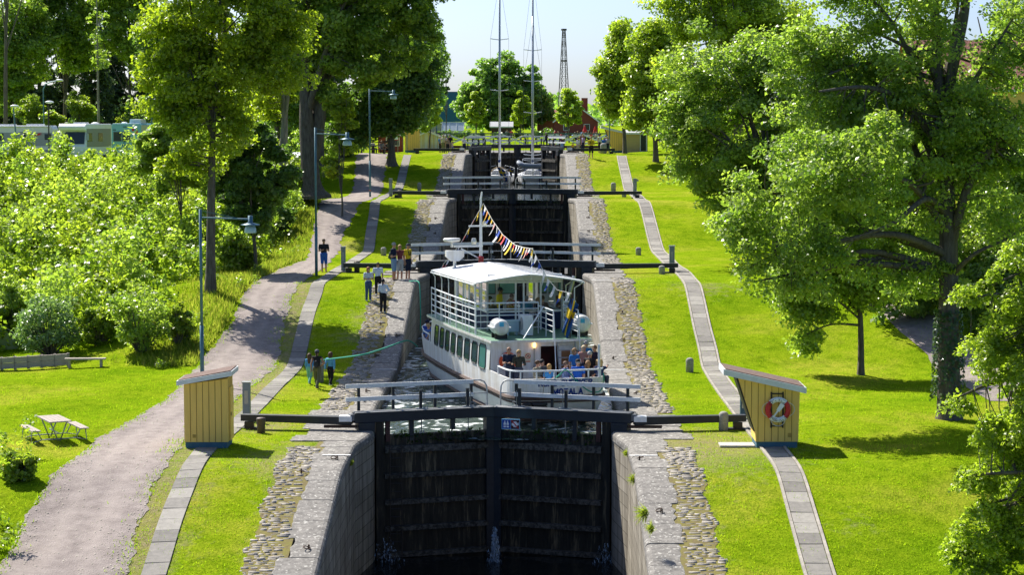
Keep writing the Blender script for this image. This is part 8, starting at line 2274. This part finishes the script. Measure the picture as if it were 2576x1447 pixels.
for k, (px, Yc) in enumerate(spots_):
    X_ = hx(px, Yc, 340); lab = "distant cafe guest in a %s top seated at a table" % looks[k % 8]
    if k < 8:
        srcs.append(person(lab, (X_, Yc, hz(X_, Yc)), R(37 * k), 1.75, 'sit', 'lap', cols[k], 'short', BLK, 'long', [BRN, GRY, BLO, BLK][k % 4], group=tg, vox=.06, fingers=False))
    else: dup(srcs[k % 8], (X_, Yc, hz(X_, Yc)), R(53 * k), lab, tg)
for px, Yc, lab, c in ((1287, 301, "distant person in red sitting by the hedge", (.6, .08, .1)), (1276, 301, "distant person in grey stretching an arm by the hedge", (.25, .28, .3))):
    X_ = hx(px, Yc, 340); person(lab, (X_, Yc - 1.6, hz(X_, Yc)), R(30), 1.7, 'sit', ('lap', 'point') if 'arm' in lab else 'lap', c, 'short', BLK, 'long', BRN, vox=.06, fingers=False)
tg = "guests in the shade at the far left tables"
for px, Yc, lab, c, h_, rz in ((938, 203, "shaded guest in pale top at the dark left tables", (.5, .48, .45), BLO, 40), (960, 203, "shaded guest with a straw hat at the dark left tables", (.3, .28, .27), (.5, .4, .25), 10), (973, 202, "shaded guest in black leaning at the left tables", (.02, .02, .025), BRN, 80), (905, 202, "shaded guest in dark clothes under the left porch", (.04, .04, .05), BLK, -30)):
    X_ = hx(px, Yc, 378); person(lab, (X_, Yc, hz(X_, Yc)), R(rz), 1.75, 'sit', 'lap', c, 'short', BLK, 'long', h_, group=tg, vox=.05, fingers=False)
def garden_table(px, Y, lab, m_):
    X_ = hx(px, Y, 380); root = thing("garden_table", lab, "table", (X_, Y, hz(X_, Y)), 0, "garden tables at the top")
    m = MB(); m.box((0, 0, .74), (1.5, .75, .05)); m.build("table_top", m_, root)
    for s in (-1, 1): m = MB(); m.box((s * .6, 0, .36), (.08, .6, .72)); m.build("leg", m_, root)
    for s in (-1, 1): m = MB(); m.box((0, s * .75, .45), (1.5, .3, .05)); m.box((-.6, s * .75, .22), (.06, .25, .44)); m.box((.6, s * .75, .22), (.06, .25, .44)); m.build("bench", m_, root)
for px, Y, lab in ((925, 202.2, "dark table in the shade under the far left porch"), (952, 201.5, "dark table in the shade beside the far street lamp")): garden_table(px, Y, lab, M_IRON)
for k, (px, Y) in enumerate(((1398, 285), (1418, 287), (1450, 286.5), (1470, 286), (1491, 287))): garden_table(px, Y, ["white cafe table farthest left by the railings", "white cafe table below the rounded tree, left", "white cafe table below the rounded tree, right", "white cafe table in front of the red building", "white cafe table nearest the golden trees"][k], M_PALEWALL)
def parasol(px, Y, pt_, pb, w, lab, c, open_=False):
    X_ = hx(px, Y, 340); z0 = hz(X_, Y); zt = at(px, pt_, Y).z - z0; zb = at(px, pb, Y).z - z0
    root = thing("cafe_parasol", lab, "parasol", (X_, Y, z0), 0, "parasols at the cafe")
    MB().tube([(0, 0, 0), (0, 0, zt)], .03, 6).build("pole", M_ALU, root)
    m = MB()
    if open_: m.lathe([(w, zb), (w * .95, zb + .1), (.05, zt)], (0, 0, 0), 8)
    else: m.lathe([(w * .6, zb), (w, zb + .4), (w * .7, (zb + zt) / 2), (.05, zt)], (0, 0, 0), 10)
    m.build("canopy", solid(c), root)
parasol(1471, 300, 314, 336, .32, "folded red parasol in front of the red building, left one", (.60, .03, .04)); parasol(1497, 298, 316, 342, .36, "folded red parasol next to the golden trees", (.62, .035, .03)); parasol(1397, 296, 328, 342, .34, "folded dark red parasol near the two masted boat", (.45, .03, .05)); parasol(1464, 292, 333, 341, 1.5, "open blue and white parasol above the cafe tables", (.18, .42, .75), True)
